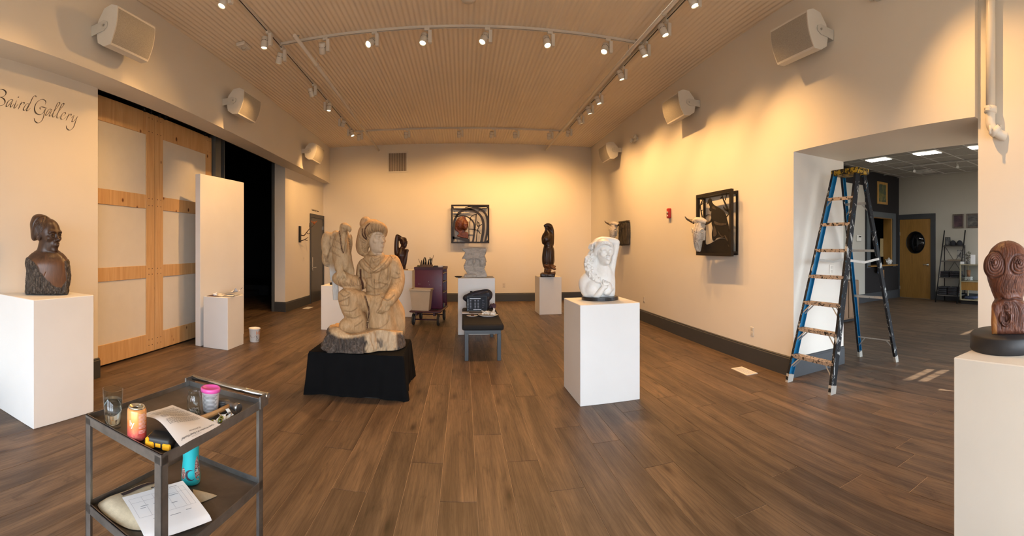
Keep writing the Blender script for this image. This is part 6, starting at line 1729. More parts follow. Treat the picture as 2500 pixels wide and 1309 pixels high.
for i in range(26): S.ell((rs.uniform(-0.09, 0.10), rs.uniform(-0.06, 0.06), rs.uniform(0.012, 0.05)), (rs.uniform(.012, .03), rs.uniform(.012, .03), rs.uniform(.008, .024)), 0.006, rot=(rs.uniform(-1, 1), rs.uniform(-1, 1), 0))
S.path([(0.06, 0, 0.03), (0.085, 0, 0.07), (0.08, 0, 0.10)], [0.014, 0.012, 0.006], 0.01)
foil = plain('crumpled_napkin', (0.75, 0.70, 0.62), 0.45, var=0.25, scale=40)
tag(sdf_object('crumpled_foil', S, foil, None, lambda V, n: 0.003 * vnoise(V, 90, 2, 2), loc=(0.382, 6.82, 0.518)), 'crumpled pale foil and napkins heaped on the large plate', 'foil')

# ------------------------------------------------------------------ purple housekeeping cart
purple = plain('cart_purple', (0.085, 0.012, 0.040), 0.4, var=0.12, scale=5)
purple_dark = plain('cart_dark_plum', (0.045, 0.010, 0.022), 0.5)
grey_shelf = plain('cart_grey_shelf', (0.22, 0.20, 0.19), 0.5)
tyre = plain('rubber_tyre', (0.022, 0.022, 0.021), 0.7)
t = thing('purple_cart', 'tall purple utility cart with open side shelves on four wheels', 'cart', (-0.70, 9.15, 0), -0.12)
part('platform', purple_dark, t, MB().rbox((-0.31, -0.42, 0.262), (0.31, 0.56, 0.295), 0.012, seg=2))
part('end_panel', purple, t, MB().rbox((-0.29, -0.03, 0.295), (0.29, 0.0, 1.10), 0.012, seg=2)); part('end_panel', purple, t, MB().rbox((-0.29, 0.52, 0.295), (0.29, 0.55, 1.10), 0.012, seg=2))
part('side_panel', purple, t, MB().box((-0.285, 0.0, 0.295), (-0.265, 0.52, 1.08)))
for z, tl in ((0.60, 0.0), (0.82, 0.0), (1.0, 0.0)): part('shelf', grey_shelf, t, MB().box((-0.265, 0.0, z), (0.285, 0.52, z + 0.018)))
part('top_tray', purple_dark, t, MB().box((-0.30, -0.04, 1.085), (0.30, 0.56, 1.105)).box((-0.30, -0.04, 1.105), (0.30, -0.025, 1.135)).box((-0.30, 0.545, 1.105), (0.30, 0.56, 1.135)).box((-0.30, -0.025, 1.105), (-0.285, 0.545, 1.135)).box((0.285, -0.025, 1.105), (0.30, 0.545, 1.135)))
part('undercarriage', purple_dark, t, MB().box((-0.20, -0.38, 0.20), (-0.16, 0.50, 0.262)).box((0.16, -0.38, 0.20), (0.20, 0.50, 0.262)).tube([(-0.25, -0.30, 0.115), (0.25, -0.30, 0.115)], 0.012, 8).tube([(-0.25, 0.40, 0.115), (0.25, 0.40, 0.115)], 0.012, 8))
for sx in (-1, 1):
    for y in (-0.30, 0.40):
        wl = part('wheel', tyre, t, MB().lathe([(0.02, -0.022), (0.085, -0.022), (0.108, -0.018), (0.115, 0), (0.108, 0.018), (0.085, 0.022), (0.02, 0.022)], 28, M=Matrix.Translation((sx * 0.25, y, 0.115)) @ Matrix.Rotation(PI / 2, 4, 'Y')))
        part('hub', grey_shelf, wl, MB().lathe([(0, -0.026), (0.06, -0.026), (0.065, -0.02), (0.065, 0.02), (0.06, 0.026), (0, 0.026)], 20, M=Matrix.Translation((sx * 0.25, y, 0.115)) @ Matrix.Rotation(PI / 2, 4, 'Y')))
rs = random.Random(21)
sc = MB()
for (x, z) in ((0.0, 0.84), (0.02, 0.78), (-0.21, 0.79), (0.24, 0.77), (-0.18, 0.79)): sc.lathe([(0, 0), (0.008, 0), (0.006, 0.004), (0, 0.004)], 10, M=Matrix.Translation((x, -0.031, z)) @ Matrix.Rotation(PI / 2, 4, 'X'))
tag(part('bolt_heads', chrome, t, sc), kind='stuff')
def cart_pt(x, y, z):
    c_, s_ = math.cos(-0.12), math.sin(-0.12)
    return (-0.70 + x * c_ - y * s_, 9.15 + x * s_ + y * c_, z)
beige = plain('beige_plastic', (0.50, 0.40, 0.28), 0.5)
bn = MB()
W0, W1, D0, D1, H_ = 0.165, 0.205, 0.12, 0.15, 0.42
def frus(mb, w0, d0, w1, d1, z0, z1, inside=False):
    v = [(-w0, -d0, z0), (w0, -d0, z0), (w0, d0, z0), (-w0, d0, z0), (-w1, -d1, z1), (w1, -d1, z1), (w1, d1, z1), (-w1, d1, z1)]
    fs = [(0, 1, 5, 4), (1, 2, 6, 5), (2, 3, 7, 6), (3, 0, 4, 7)]
    if inside: fs = [f[::-1] for f in fs] + [(0, 1, 2, 3)]
    else: fs = fs + [(3, 2, 1, 0)]
    mb.add(v, fs)
frus(bn, W0, D0, W1, D1, 0, H_); frus(bn, W0 - 0.006, D0 - 0.006, W1 - 0.006, D1 - 0.006, 0.006, H_, True)
bn.add([(-W1, -D1, H_), (W1, -D1, H_), (W1, D1, H_), (-W1, D1, H_), (-W1 + .006, -D1 + .006, H_), (W1 - .006, -D1 + .006, H_), (W1 - .006, D1 - .006, H_), (-W1 + .006, D1 - .006, H_)], [(0, 1, 5, 4), (1, 2, 6, 5), (2, 3, 7, 6), (3, 0, 4, 7)])
tb = thing('beige_bin', 'beige plastic waste bin standing on the purple cart platform', 'bin', cart_pt(-0.10, -0.245, 0.298), -0.12)
bn.build('body', beige, tb)
rm = MB()
for (a, b_) in (((-W1 - 0.012, -D1 - 0.012), (W1 + 0.012, -D1)), ((-W1 - 0.012, D1), (W1 + 0.012, D1 + 0.012)), ((-W1 - 0.012, -D1), (-W1, D1)), ((W1, -D1), (W1 + 0.012, D1))): rm.rbox((a[0], a[1], H_ - 0.035), (b_[0], b_[1], H_ + 0.004), 0.004)
part('rim', beige, tb, rm)
# tools on the cart top
t = thing('tool_holder', 'wooden tray of black handled carving tools on the purple cart', 'tool holder', cart_pt(-0.08, 0.14, 1.107), -0.12)
part('tray', wood_mat('tool_tray', (0.08, 0.04, 0.02), (0.13, 0.07, 0.03), (0.18, 0.10, 0.05), 10), t, MB().rbox((-0.13, -0.05, 0), (0.13, 0.05, 0.075), 0.004))
for i in range(9):
    x = -0.11 + i * 0.027; l = rs.uniform(0.10, 0.19); tl = rs.uniform(-0.25, 0.25)
    part('tool_handle', rs.choice([black_metal, black_metal, brown_frame]), t, MB().tube([(x, 0, 0.05), (x + tl * l * 0.5, rs.uniform(-.02, .02), 0.05 + l * 0.6), (x + tl * l, 0, 0.05 + l)], [0.010, 0.014, 0.008], 8))
part('long_rod', brown_frame, t, MB().tube([(0.10, 0, 0.05), (0.15, 0, 0.27)], 0.005, 6)); part('long_rod', brown_frame, t, MB().tube([(-0.11, 0, 0.05), (-0.17, 0, 0.19)], 0.005, 6))
lathe_thing('tape_roll', 'white roll standing on the right corner of the purple cart', 'roll', cart_pt(0.19, 0.30, 1.107), [(0.025, 0), (0.055, 0), (0.055, 0.055), (0.025, 0.055)], plate_white, 24)
lathe_thing('small_jar', 'small olive jar at the left corner of the purple cart top', 'jar', cart_pt(-0.235, 0.08, 1.107), [(0, 0), (0.025, 0), (0.027, 0.055), (0.02, 0.065), (0, 0.065)], plain('olive_jar', (0.10, 0.08, 0.03), 0.4), 16)
tag(MB().rbox((-0.07, -0.05, 0), (0.07, 0.05, 0.045), 0.006).build('tool_box', plain('tool_box_dark', (0.03, 0.02, 0.018), 0.5), None, cart_pt(0.10, 0.42, 1.107), (0, 0, 0.1)), 'small dark box among the tools on the purple cart', 'box')
tag(MB().rbox((-0.05, -0.09, 0), (0.05, 0.09, 0.058), 0.006).build('sandpaper_box', plain('white_packet', (0.55, 0.52, 0.48), 0.6), None, cart_pt(0.19, 0.2, 1.021), (0, 0, -0.12)), 'white packet on the upper side shelf of the purple cart', 'packet')
tag(MB().rbox((-0.05, -0.06, 0), (0.05, 0.06, 0.075), 0.006).build('charger_box', plain('charger_grey', (0.09, 0.11, 0.13), 0.4), None, cart_pt(0.23, 0.30, 0.298), (0, 0, -0.12)), 'small grey blue charger at the foot of the purple cart', 'charger')
ch = MB()
for i in range(14): ch.tube([(0.03 * math.cos(k * 0.9) + 0.015 * (i % 5) - 0.02, 0.015 * math.sin(k * 1.1), 0.008 + 0.004 * math.sin(k)) for k in (i, i + .5, i + 1)], 0.005, 6)
tag(ch.build('chain_pile', tyre, None, cart_pt(0.19, -0.22, 0.300)), 'dark loose chain beside the bin on the cart platform', 'chain')

# ------------------------------------------------------------------ paint splashed step ladder
def worn(name, base, over, thr=0.56, scale=9.0, rough=0.5, stretch=(1, 1, 1), third=None):
    m, nt, b = new_mat(name)
    co = objco(nt, scale=stretch)
    n1 = noise(nt, scale, 6, 0.72, co, 0.6)
    f = ramp(nt, n1, [(thr - 0.02, (0, 0, 0)), (thr + 0.02, (1, 1, 1))])
    c = mix(nt, f, base, over)
    if third:
        n2 = noise(nt, scale * 0.7, 6, 0.75, objco(nt, scale=stretch, loc=(3, 5, 1)), 0.5)
        c = mix(nt, ramp(nt, n2, [(0.62, (0, 0, 0)), (0.64, (1, 1, 1))]), c, third)
    nt.links.new(c, b.inputs['Base Color']); b.inputs['Roughness'].default_value = rough; b.inputs['Specular IOR Level'].default_value = 0.25
    return m
lad_blue = worn('ladder_blue', (0.012, 0.15, 0.31), (0.05, 0.26, 0.42), 0.68, 8, 0.4)
lad_black = worn('ladder_black_splashed', (0.012, 0.013, 0.016), (0.42, 0.43, 0.42), 0.60, 15, 0.75, (1, 1, 0.5), (0.02, 0.12, 0.21))
lad_tread = worn('ladder_tread_worn', (0.40, 0.32, 0.25), (0.022, 0.018, 0.015), 0.545, 26, 0.6)
lad_cap = worn('ladder_cap_worn', (0.42, 0.26, 0.02), (0.02, 0.016, 0.010), 0.50, 20, 0.5)
lad_alu = worn('ladder_aluminium', (0.42, 0.40, 0.36), (0.12, 0.10, 0.08), 0.62, 25, 0.4)
LB = Vector((4.20, 3.66, 0))
t = thing('step_ladder', 'tall blue step ladder splashed with paint standing in the wide opening', 'ladder', LB)
def L3(p): return Vector(p) - LB
def ladder_rail(a, b_, outer, dep=0.075, wid=0.032):
    """channel rail from a to b_; outer = sign of y side that carries the dark face"""
    A, B = L3(a), L3(b_)
    d = (B - A).normalized(); ay = Vector((0, outer, 0)); ay = (ay - d * d.dot(ay)).normalized(); axx = ay.cross(d).normalized()
    if axx.x > 0: axx = -axx
    mb = MB()
    def bx(x0, x1, y0, y1, mi):
        v = []
        for P in (A, B):
            for (sx, sy) in ((x0, y0), (x1, y0), (x1, y1), (x0, y1)): v.append(P + axx * sx + ay * sy)
        mb.add(v, [(0, 3, 2, 1), (4, 5, 6, 7), (0, 1, 5, 4), (1, 2, 6, 5), (2, 3, 7, 6), (3, 0, 4, 7)], mi)
    h = dep / 2
    bx(-h, h, 0.0, 0.004, 1)             # dark outer face
    bx(-h, h, -0.004, 0.0, 0)            # blue inner face
    bx(h - 0.004, h, -wid, -0.004, 0); bx(-h, -h + 0.004, -wid, -0.004, 0)
    bx(h, h + 0.002, -wid, 0.004, 1)     # dark front edge
    o = mb.build('rail', [lad_blue, lad_black], t, fix=True)
    ft = MB()
    v = []
    for q_ in (0.0, 0.07):
        P = A + d * q_
        for (sx, sy) in ((-h - 0.003, -wid - 0.003), (h + 0.004, -wid - 0.003), (h + 0.004, 0.007), (-h - 0.003, 0.007)): v.append(P + axx * sx + ay * sy)
    for k in range(4): v[k] = Vector((v[k].x, v[k].y, 0.0))
    ft.add(v, [(0, 3, 2, 1), (4, 5, 6, 7), (0, 1, 5, 4), (1, 2, 6, 5), (2, 3, 7, 6), (3, 0, 4, 7)])
    ft.build('foot', lad_alu, o, fix=True)
    return o
FLb, FLt = Vector((3.43, 3.900, 0.02)), Vector((4.00, 3.715, 2.42))
FRb, FRt = Vector((3.458, 3.225, 0.02)), Vector((4.03, 3.355, 2.42))
RLb, RLt = Vector((4.90, 4.06, 0.02)), Vector((4.15, 3.715, 2.42))
RRb, RRt = Vector((4.97, 3.46, 0.02)), Vector((4.17, 3.375, 2.42))
ladder_rail(FLb, FLt, 1); ladder_rail(FRb, FRt, -1); ladder_rail(RLb, RLt, 1, 0.055); ladder_rail(RRb, RRt, -1, 0.055)
def on(a, b_, z): return a + (b_ - a) * ((z - a.z) / (b_.z - a.z))
def bar(a, b_, w_, h_, up=Vector((0, 0, 1)), mb=None):
    A, B = L3(a), L3(b_); d = (B - A).normalized(); s_ = d.cross(up).normalized(); u_ = s_.cross(d)
    v = [P + s_ * sx * w_ / 2 + u_ * sz * h_ / 2 for P in (A, B) for (sx, sz) in ((-1, -1), (1, -1), (1, 1), (-1, 1))]
    mb = mb or MB()
    return mb.add(v, [(0, 3, 2, 1), (4, 5, 6, 7), (0, 1, 5, 4), (1, 2, 6, 5), (2, 3, 7, 6), (3, 0, 4, 7)])
for i in range(7):
    z = 0.31 + i * 0.303
    a, b_ = on(FLb, FLt, z) + Vector((0, -0.006, 0)), on(FRb, FRt, z) + Vector((0, 0.006, 0))
    st = part('step', lad_tread, t, bar(a, b_, 0.085, 0.008).add([], []))
    part('step_lip', lad_tread, st, bar(a + Vector((-0.042, 0, -0.016)), b_ + Vector((-0.042, 0, -0.016)), 0.006, 0.036))
    if i < 3:
        br = MB()
        for (r0, r1, sgn) in ((FLb, FLt, -1), (FRb, FRt, 1)):
            for ox in (-0.03, 0.03):
                p_ = on(r0, r1, z - 0.15) + Vector((ox, 0.004 * sgn, 0)); q_ = on(r0, r1, z - 0.008) + Vector((ox, 0.15 * sgn, 0))
                part('step_brace', lad_alu, st, bar(p_, q_, 0.014, 0.004, Vector((1, 0, 0))))
    elif i == 6:
        br = MB()
        for (r0, r1, sgn) in ((FLb, FLt, -1), (FRb, FRt, 1)): part('step_brace', lad_alu, st, bar(on(r0, r1, z - 0.09), on(r0, r1, z - 0.006) + Vector((0, 0.07 * sgn, 0)), 0.02, 0.005, Vector((1, 0, 0))))
for z in (0.30, 0.89, 1.50, 2.08):
    a, b_ = on(RLb, RLt, z), on(RRb, RRt, z)
    rg = part('rear_bar', lad_alu, t, bar(a, b_, 0.012, 0.030 if z > 0.5 else 0.014))
    if z < 0.5 or z > 2:
        br = MB()
        for (r0, r1, sgn) in ((RLb, RLt, -1), (RRb, RRt, 1)): part('rear_brace', lad_alu, rg, bar(on(r0, r1, z - 0.14), on(r0, r1, z - 0.004) + Vector((0, 0.13 * sgn, 0)), 0.014, 0.005, Vector((1, 0, 0))))
for (f0, f1, r0, r1) in ((FLb, FLt, RLb, RLt), (FRb, FRt, RRb, RRt)):
    a, b_ = on(f0, f1, 1.40), on(r0, r1, 1.40); mdl = (a + b_) / 2 + Vector((0, 0, -0.035))
    sp = bar(a, mdl, 0.006, 0.028); bar(mdl, b_, 0.006, 0.028, mb=sp); part('spreader', lad_alu, t, sp)
part('cap', lad_cap, t, MB().rbox(L3((3.975, 3.325, 2.405)), L3((4.205, 3.745, 2.475)), 0.012, seg=2))
# ------------------------------------------------------------------ steel trolley in the foreground
def raw_steel():
    m, nt, b = new_mat('brushed_raw_steel')
    n1 = noise(nt, 6, 5, 0.6, objco(nt)); n2 = noise(nt, 1, 3, 0.6, objco(nt, scale=(300, 30, 300)))
    c = ramp(nt, n1, [(0.3, (0.16, 0.155, 0.15)), (0.55, (0.27, 0.26, 0.25)), (0.75, (0.36, 0.35, 0.335))])
    nt.links.new(c, b.inputs['Base Color']); b.inputs['Metallic'].default_value = 0.85
    nt.links.new(ramp(nt, n2, [(0.3, (0.30, 0.30, 0.30)), (0.7, (0.46, 0.46, 0.46))]), b.inputs['Roughness'])
    return m
steel = raw_steel()
def tray_steel():
    m, nt, b = new_mat('stained_tray_steel')
    n1 = noise(nt, 5, 6, 0.65, objco(nt), 0.5)
    c = ramp(nt, n1, [(0.3, (0.10, 0.083, 0.068)), (0.55, (0.155, 0.13, 0.11)), (0.75, (0.21, 0.185, 0.165))])
    n2 = noise(nt, 22, 5, 0.7, objco(nt, loc=(2, 3, 0)))
    c = mix(nt, ramp(nt, n2, [(0.68, (0, 0, 0)), (0.72, (1, 1, 1))]), c, (0.26, 0.27, 0.24))
    nt.links.new(c, b.inputs['Base Color']); b.inputs['Metallic'].default_value = 0.55; b.inputs['Roughness'].default_value = 0.30
    return m
tray_m = tray_steel()
A_, B_, C_, D_2 = Vector((-1.292, 1.162)), Vector((-0.867, 1.094)), Vector((-0.819, 1.720)), Vector((-1.244, 1.786))
O_ = (A_ + B_ + C_ + D_2) / 4
t = thing('steel_trolley', 'two tier bare steel trolley in the foreground with tools on top', 'trolley', (O_.x, O_.y, 0))
cn = [p - O_ for p in (A_, B_, C_, D_2)]
ZT1, ZT2 = 0.882, 0.545
def angle_leg(p, k):
    """angle-iron leg at corner k"""
    nx, pv = cn[(k + 1) % 4], cn[(k - 1) % 4]
    e1 = (nx - p).normalized(); e2 = (pv - p).normalized()
    mb = MB()
    for (e, f) in ((e1, e2), (e2, e1)):
        a = p; b_ = p + e * 0.032; c_ = b_ + f * 0.004; d_ = p + f * 0.004
        mb.prism([(a.x, a.y), (b_.x, b_.y), (c_.x, c_.y), (d_.x, d_.y)], 0, ZT1 + 0.012)
    return mb
for k in range(4): part('leg', steel, t, angle_leg(cn[k], k))
def shelf(z, name):
    sh = part(name, tray_m, t, MB().prism([(p.x * 0.994, p.y * 0.994) for p in cn], z - 0.004, z))
    for k in range(4):
        a, b_ = cn[k], cn[(k + 1) % 4]; e = (b_ - a).normalized(); n_ = Vector((-e.y, e.x))
        mb = MB()
        q4 = [a, b_, b_ + n_ * 0.004, a + n_ * 0.004]
        mb.prism([(p.x, p.y) for p in q4], z - 0.012, z + 0.022)
        q4 = [a, b_, b_ + n_ * 0.009, a + n_ * 0.009]
        if k in (0,): mb.prism([(p.x, p.y) for p in q4], z + 0.018, z + 0.022)
        part('rim', steel, sh, mb)
    return sh
shelf(ZT1, 'upper_tray'); shelf(ZT2, 'lower_tray')
hb = [cn[3] * 1.0 + Vector((0.0, 0.03)), cn[2] * 1.0 + Vector((0.012, 0.03))]
part('handle', plain('polished_steel', (0.55, 0.54, 0.52), 0.18, 1.0, var=0.02), t, MB().tube([(hb[0].x, hb[0].y, ZT1 + 0.030), (hb[1].x, hb[1].y, ZT1 + 0.030)], 0.0125, 16))
part('handle_bracket', steel, t, MB().box((cn[2].x - 0.004, cn[2].y - 0.03, ZT1 - 0.01), (cn[2].x + 0.004, cn[2].y + 0.045, ZT1 + 0.04))); part('handle_bracket', steel, t, MB().box((cn[3].x - 0.004, cn[3].y - 0.03, ZT1 - 0.01), (cn[3].x + 0.004, cn[3].y + 0.045, ZT1 + 0.04)))
zt, zl = ZT1 + 0.0015, ZT2 + 0.0015
# drinking glass with water
water = None
m, nt, b = new_mat('water'); b.inputs['Base Color'].default_value = (0.95, 0.97, 0.97, 1); b.inputs['Roughness'].default_value = 0.0; b.inputs['Transmission Weight'].default_value = 1.0; b.inputs['IOR'].default_value = 1.33; water = m
t = thing('water_glass', 'tall clear glass of water on the trolley', 'glass', (-1.172, 1.190, zt))
part('glass', glass_mat, t, MB().lathe([(0, 0), (0.030, 0), (0.031, 0.002), (0.0385, 0.140), (0.0365, 0.1405), (0.0292, 0.014), (0, 0.012)], 36))
part('water', water, t, MB().lathe([(0, 0.0125), (0.0290, 0.0145), (0.0345, 0.102), (0, 0.102)], 36))
# soda can
def can_mat():
    m, nt, b = new_mat('soda_can_print')
    tc = N(nt, 'ShaderNodeTexCoord'); sp = N(nt, 'ShaderNodeSeparateXYZ'); nt.links.new(tc.outputs['Object'], sp.inputs[0])
    mr = N(nt, 'ShaderNodeMapRange'); mr.inputs['From Min'].default_value = 0.0; mr.inputs['From Max'].default_value = 0.115
    nt.links.new(sp.outputs['Z'], mr.inputs[0])
    c = ramp(nt, mr.outputs[0], [(0.0, (0.45, 0.05, 0.10)), (0.28, (0.62, 0.10, 0.09)), (0.6, (0.78, 0.28, 0.07)), (0.95, (0.76, 0.36, 0.12))])
    n1 = noise(nt, 40, 3, 0.6, objco(nt, scale=(1, 1, 0.6)))
    c = mix(nt, ramp(nt, n1, [(0.55, (0, 0, 0)), (0.75, (0.5, 0.5, 0.5))]), c, (0.82, 0.40, 0.18))
    nt.links.new(c, b.inputs['Base Color']); b.inputs['Roughness'].default_value = 0.3; b.inputs['Metallic'].default_value = 0.35
    return m
alu = plain('can_aluminium', (0.62, 0.58, 0.48), 0.28, 0.9, var=0.03)
t = thing('soda_can', 'opened orange and pink soda can beside the water glass', 'can', (-1.030, 1.164, zt))
body = part('body', can_mat(), t, MB().lathe([(0, 0.004), (0.024, 0.002), (0.033, 0.012), (0.0335, 0.02), (0.0335, 0.104), (0.030, 0.113)], 36))
part('top', alu, t, MB().lathe([(0.030, 0.113), (0.0275, 0.1185), (0.0255, 0.1185), (0.0245, 0.1135), (0, 0.1130)], 36))
part('mouth', black_metal, t, MB().prism([(0.0 + 0.009 * math.cos(k * PI / 8), -0.010 + 0.011 * math.sin(k * PI / 8)) for k in range(16)], 0.1131, 0.1136))
part('tab', alu, t, MB().tube([(0.008 * math.cos(k * PI / 6), 0.010 + 0.011 * math.sin(k * PI / 6), 0.1165) for k in range(13)], 0.0016, 6, caps=False))
def wrap_text(s_, size, rad, ang0, z, rot90=False):
    me = text_mesh(s_, size)
    vv = [(v_.co.x, v_.co.y) for v_ in me.vertices]; ff = [tuple(p.vertices) for p in me.polygons]
    bpy.data.meshes.remove(me)
    out = []
    for x, y in vv:
        a = ang0 + x / rad
        out.append((rad * math.cos(a), rad * math.sin(a), z + y))
    return out, ff
# view direction to the can from the camera decides nothing; print runs round the can
va = math.atan2(-1.164, 1.030)
vv, ff = wrap_text('ly', 0.030, 0.0338, va - 0.85, 0.066)
part('brand_lettering', paper_mat, t, MB().add(vv, ff))
nf = MB()
for i in range(16):
    z0 = 0.098 - i * 0.0042; a0 = va + 0.18; a1 = va + 0.18 + (0.95 if i % 3 else 0.7)
    pts = [(0.0337 * math.cos(a0 + (a1 - a0) * k / 8), 0.0337 * math.sin(a0 + (a1 - a0) * k / 8)) for k in range(9)]
    if i != 12: nf.add([(p[0], p[1], z0) for p in pts] + [(p[0], p[1], z0 + 0.0014) for p in pts], [(k, k + 1, 9 + k + 1, 9 + k) for k in range(8)])
part('fine_print', plain('can_print_pink', (0.75, 0.50, 0.52), 0.5), t, nf)
# mason jar with screws
t = thing('glass_jar', 'clear glass jar with dark screws in the bottom on the trolley', 'jar', (-1.005, 1.478, zt))
part('jar', glass_mat, t, MB().lathe([(0, 0), (0.026, 0), (0.029, 0.004), (0.029, 0.070), (0.0235, 0.080), (0.0245, 0.083), (0.0235, 0.087), (0.0245, 0.091), (0.0240, 0.098), (0.0222, 0.098), (0.0215, 0.080), (0.0268, 0.068), (0.0268, 0.006), (0, 0.004)], 32))
rs = random.Random(31); sc = MB()
for i in range(46):
    p = Vector((rs.uniform(-0.017, 0.017), rs.uniform(-0.017, 0.017), rs.uniform(0.008, 0.026))); d = Vector((rs.uniform(-1, 1), rs.uniform(-1, 1), rs.uniform(-.6, .6))).normalized() * 0.007
    sc.tube([p - d, p + d], 0.0013, 5)
tag(part('screws', chrome, t, sc), kind='stuff')
# pink lidded tub
t = thing('plastic_tub', 'clear plastic tub with a bright pink lid behind the jar', 'tub', (-0.975, 1.552, zt))
frost = plain('frosted_plastic', (0.62, 0.60, 0.60), 0.35, var=0.08, scale=30)
frost.node_tree.nodes['Principled BSDF'].inputs['Transmission Weight'].default_value = 0.35
part('tub', frost, t, MB().lathe([(0, 0), (0.029, 0), (0.031, 0.003), (0.036, 0.082), (0.034, 0.082), (0.029, 0.004), (0, 0.004)], 32))
part('lid', plain('hot_pink_lid', (0.72, 0.10, 0.38), 0.35), t, MB().lathe([(0.036, 0.078), (0.040, 0.080), (0.040, 0.092), (0.037, 0.096), (0.034, 0.094), (0.033, 0.091), (0, 0.091)], 32, close=False))
lb = MB()
for i in range(12):
    z0 = 0.012 + i * 0.0052; r0 = 0.0315 + 0.0045 * (z0 / 0.08)
    pts = [(r0 * math.cos(a), r0 * math.sin(a)) for a in np.linspace(-2.1, -0.5 + 0.2 * (i % 3), 10)]
    lb.add([(p[0], p[1], z0) for p in pts] + [(p[0], p[1], z0 + 0.0016) for p in pts], [(k, k + 1, 10 + k + 1, 10 + k) for k in range(9)])
part('label_print', ink_mat, t, lb)
# hammer
t = thing('hammer', 'hammer with a wooden handle lying across the trolley tray', 'hammer', (-0.915, 1.50, zt))
part('handle', wood_mat('hammer_ash', (0.38, 0.22, 0.09), (0.48, 0.29, 0.13), (0.56, 0.36, 0.17), 20, (1, 8, 1)), t, MB().tube([(-0.030, -0.17, 0.014), (-0.025, -0.10, 0.014), (-0.010, 0.02, 0.013), (0.004, 0.10, 0.016)], [0.013, 0.014, 0.010, 0.011], 10))
part('hammer_head', plain('hammer_steel', (0.30, 0.29, 0.28), 0.35, 0.9), t, MB().tube([(-0.035, 0.115, 0.018), (-0.012, 0.108, 0.018), (0.02, 0.098, 0.018), (0.030, 0.096, 0.018), (0.033, 0.095, 0.018), (0.052, 0.090, 0.018)], [0.008, 0.014, 0.014, 0.012, 0.018, 0.018], 14))
# doll eyes, tag and coil of tags
def eye(label, x, y, a):
    t = thing('glass_eye', label, 'glass eye', (x, y, zt), a)
    part('eyeball', plain('eye_white', (0.78, 0.77, 0.75), 0.15), t, MB().lathe([(0, 0), (0.009, 0.002), (0.0145, 0.009), (0.0145, 0.017), (0.009, 0.024), (0, 0.027)], 20))
    Me = Matrix.Translation((0, 0, 0.0135)) @ Matrix.Rotation(0.95, 4, 'X')
    part('iris', plain('olive_iris', (0.14, 0.14, 0.015), 0.1), t, MB().lathe([(0.0, 0.0150), (0.0075, 0.0142), (0.0095, 0.0115)], 18, M=Me)); part('pupil', black_glass, t, MB().lathe([(0.0, 0.0160), (0.0035, 0.0156), (0.0042, 0.0147)], 14, M=Me))
eye('white glass eye with olive iris nearest the paper on the trolley', -0.876, 1.418, -0.5); eye('white glass eye with olive iris between the hammer and the tags', -0.872, 1.468, 0.3); eye('white glass eye lying against the trolley rim', -0.868, 1.445, 0.8)
tg = thing('price_tags', 'loose loop of white paper tags beside the glass eyes', 'tags', (-0.880, 1.505, zt))
lp = MB().tube([(0.026 * math.cos(2 * PI * k / 24), 0.022 * math.sin(2 * PI * k / 24), 0.015 + 0.008 * math.sin(4 * PI * k / 24)) for k in range(25)], 0.0022, 6, caps=False)
part('wire_loop', chrome, tg, lp)
pc = plain('paper_tag', (0.74, 0.80, 0.82), 0.6)
for (x, y, a, tl) in ((0.012, -0.03, 0.5, 0.5), (0.018, 0.0, -0.4, 0.3), (0.0, 0.035, 1.2, 0.6)):
    part('tag', pc, tg, MB().box((-0.008, -0.018, 0), (0.008, 0.018, 0.0012), M=Matrix.Translation((x, y, 0.014)) @ Matrix.Rotation(a, 4, 'Z') @ Matrix.Rotation(tl, 4, 'X')))
for (x, y, a) in ((0.012, -0.03, 0.5), (0.0, 0.035, 1.2)): part('tag_print', ink_mat, tg, MB().box((-0.005, -0.008, 0.0012), (0.005, -0.004, 0.0016), M=Matrix.Translation((x, y, 0.0142)) @ Matrix.Rotation(a, 4, 'Z') @ Matrix.Rotation(0.5, 4, 'X')))
rb = thing('rubber_discs', 'small stack of dark ribbed discs near the trolley handle', 'discs', (-0.955, 1.615, zt))
for i in range(4): part('disc', plain('dark_rubber', (0.05, 0.05, 0.052), 0.45), rb, MB().lathe([(0, 0), (0.026, 0), (0.028, 0.003), (0.026, 0.007), (0, 0.007)], 24, M=Matrix.Translation((0.002 * (i % 2), 0, i * 0.0075))))
# tape measure
tm = thing('tape_measure', 'black and yellow tape measure under the edge of the printed page', 'tape measure', (-0.935, 1.182, zt), 0.30)
part('case', plain('tape_black', (0.012, 0.012, 0.012), 0.5), tm, MB().rbox((-0.042, -0.034, 0), (0.042, 0.034, 0.040), 0.010, seg=2))
yl = plain('tape_yellow', (0.80, 0.36, 0.01), 0.45)
part('bumper', yl, tm, MB().rbox((-0.046, -0.037, 0.002), (-0.030, 0.020, 0.036), 0.005).rbox((-0.046, -0.038, 0.002), (-0.014, -0.026, 0.024), 0.004).rbox((0.014, -0.038, 0.002), (0.044, -0.026, 0.024), 0.004).box((-0.009, -0.036, 0.010), (0.009, -0.033, 0.022)))
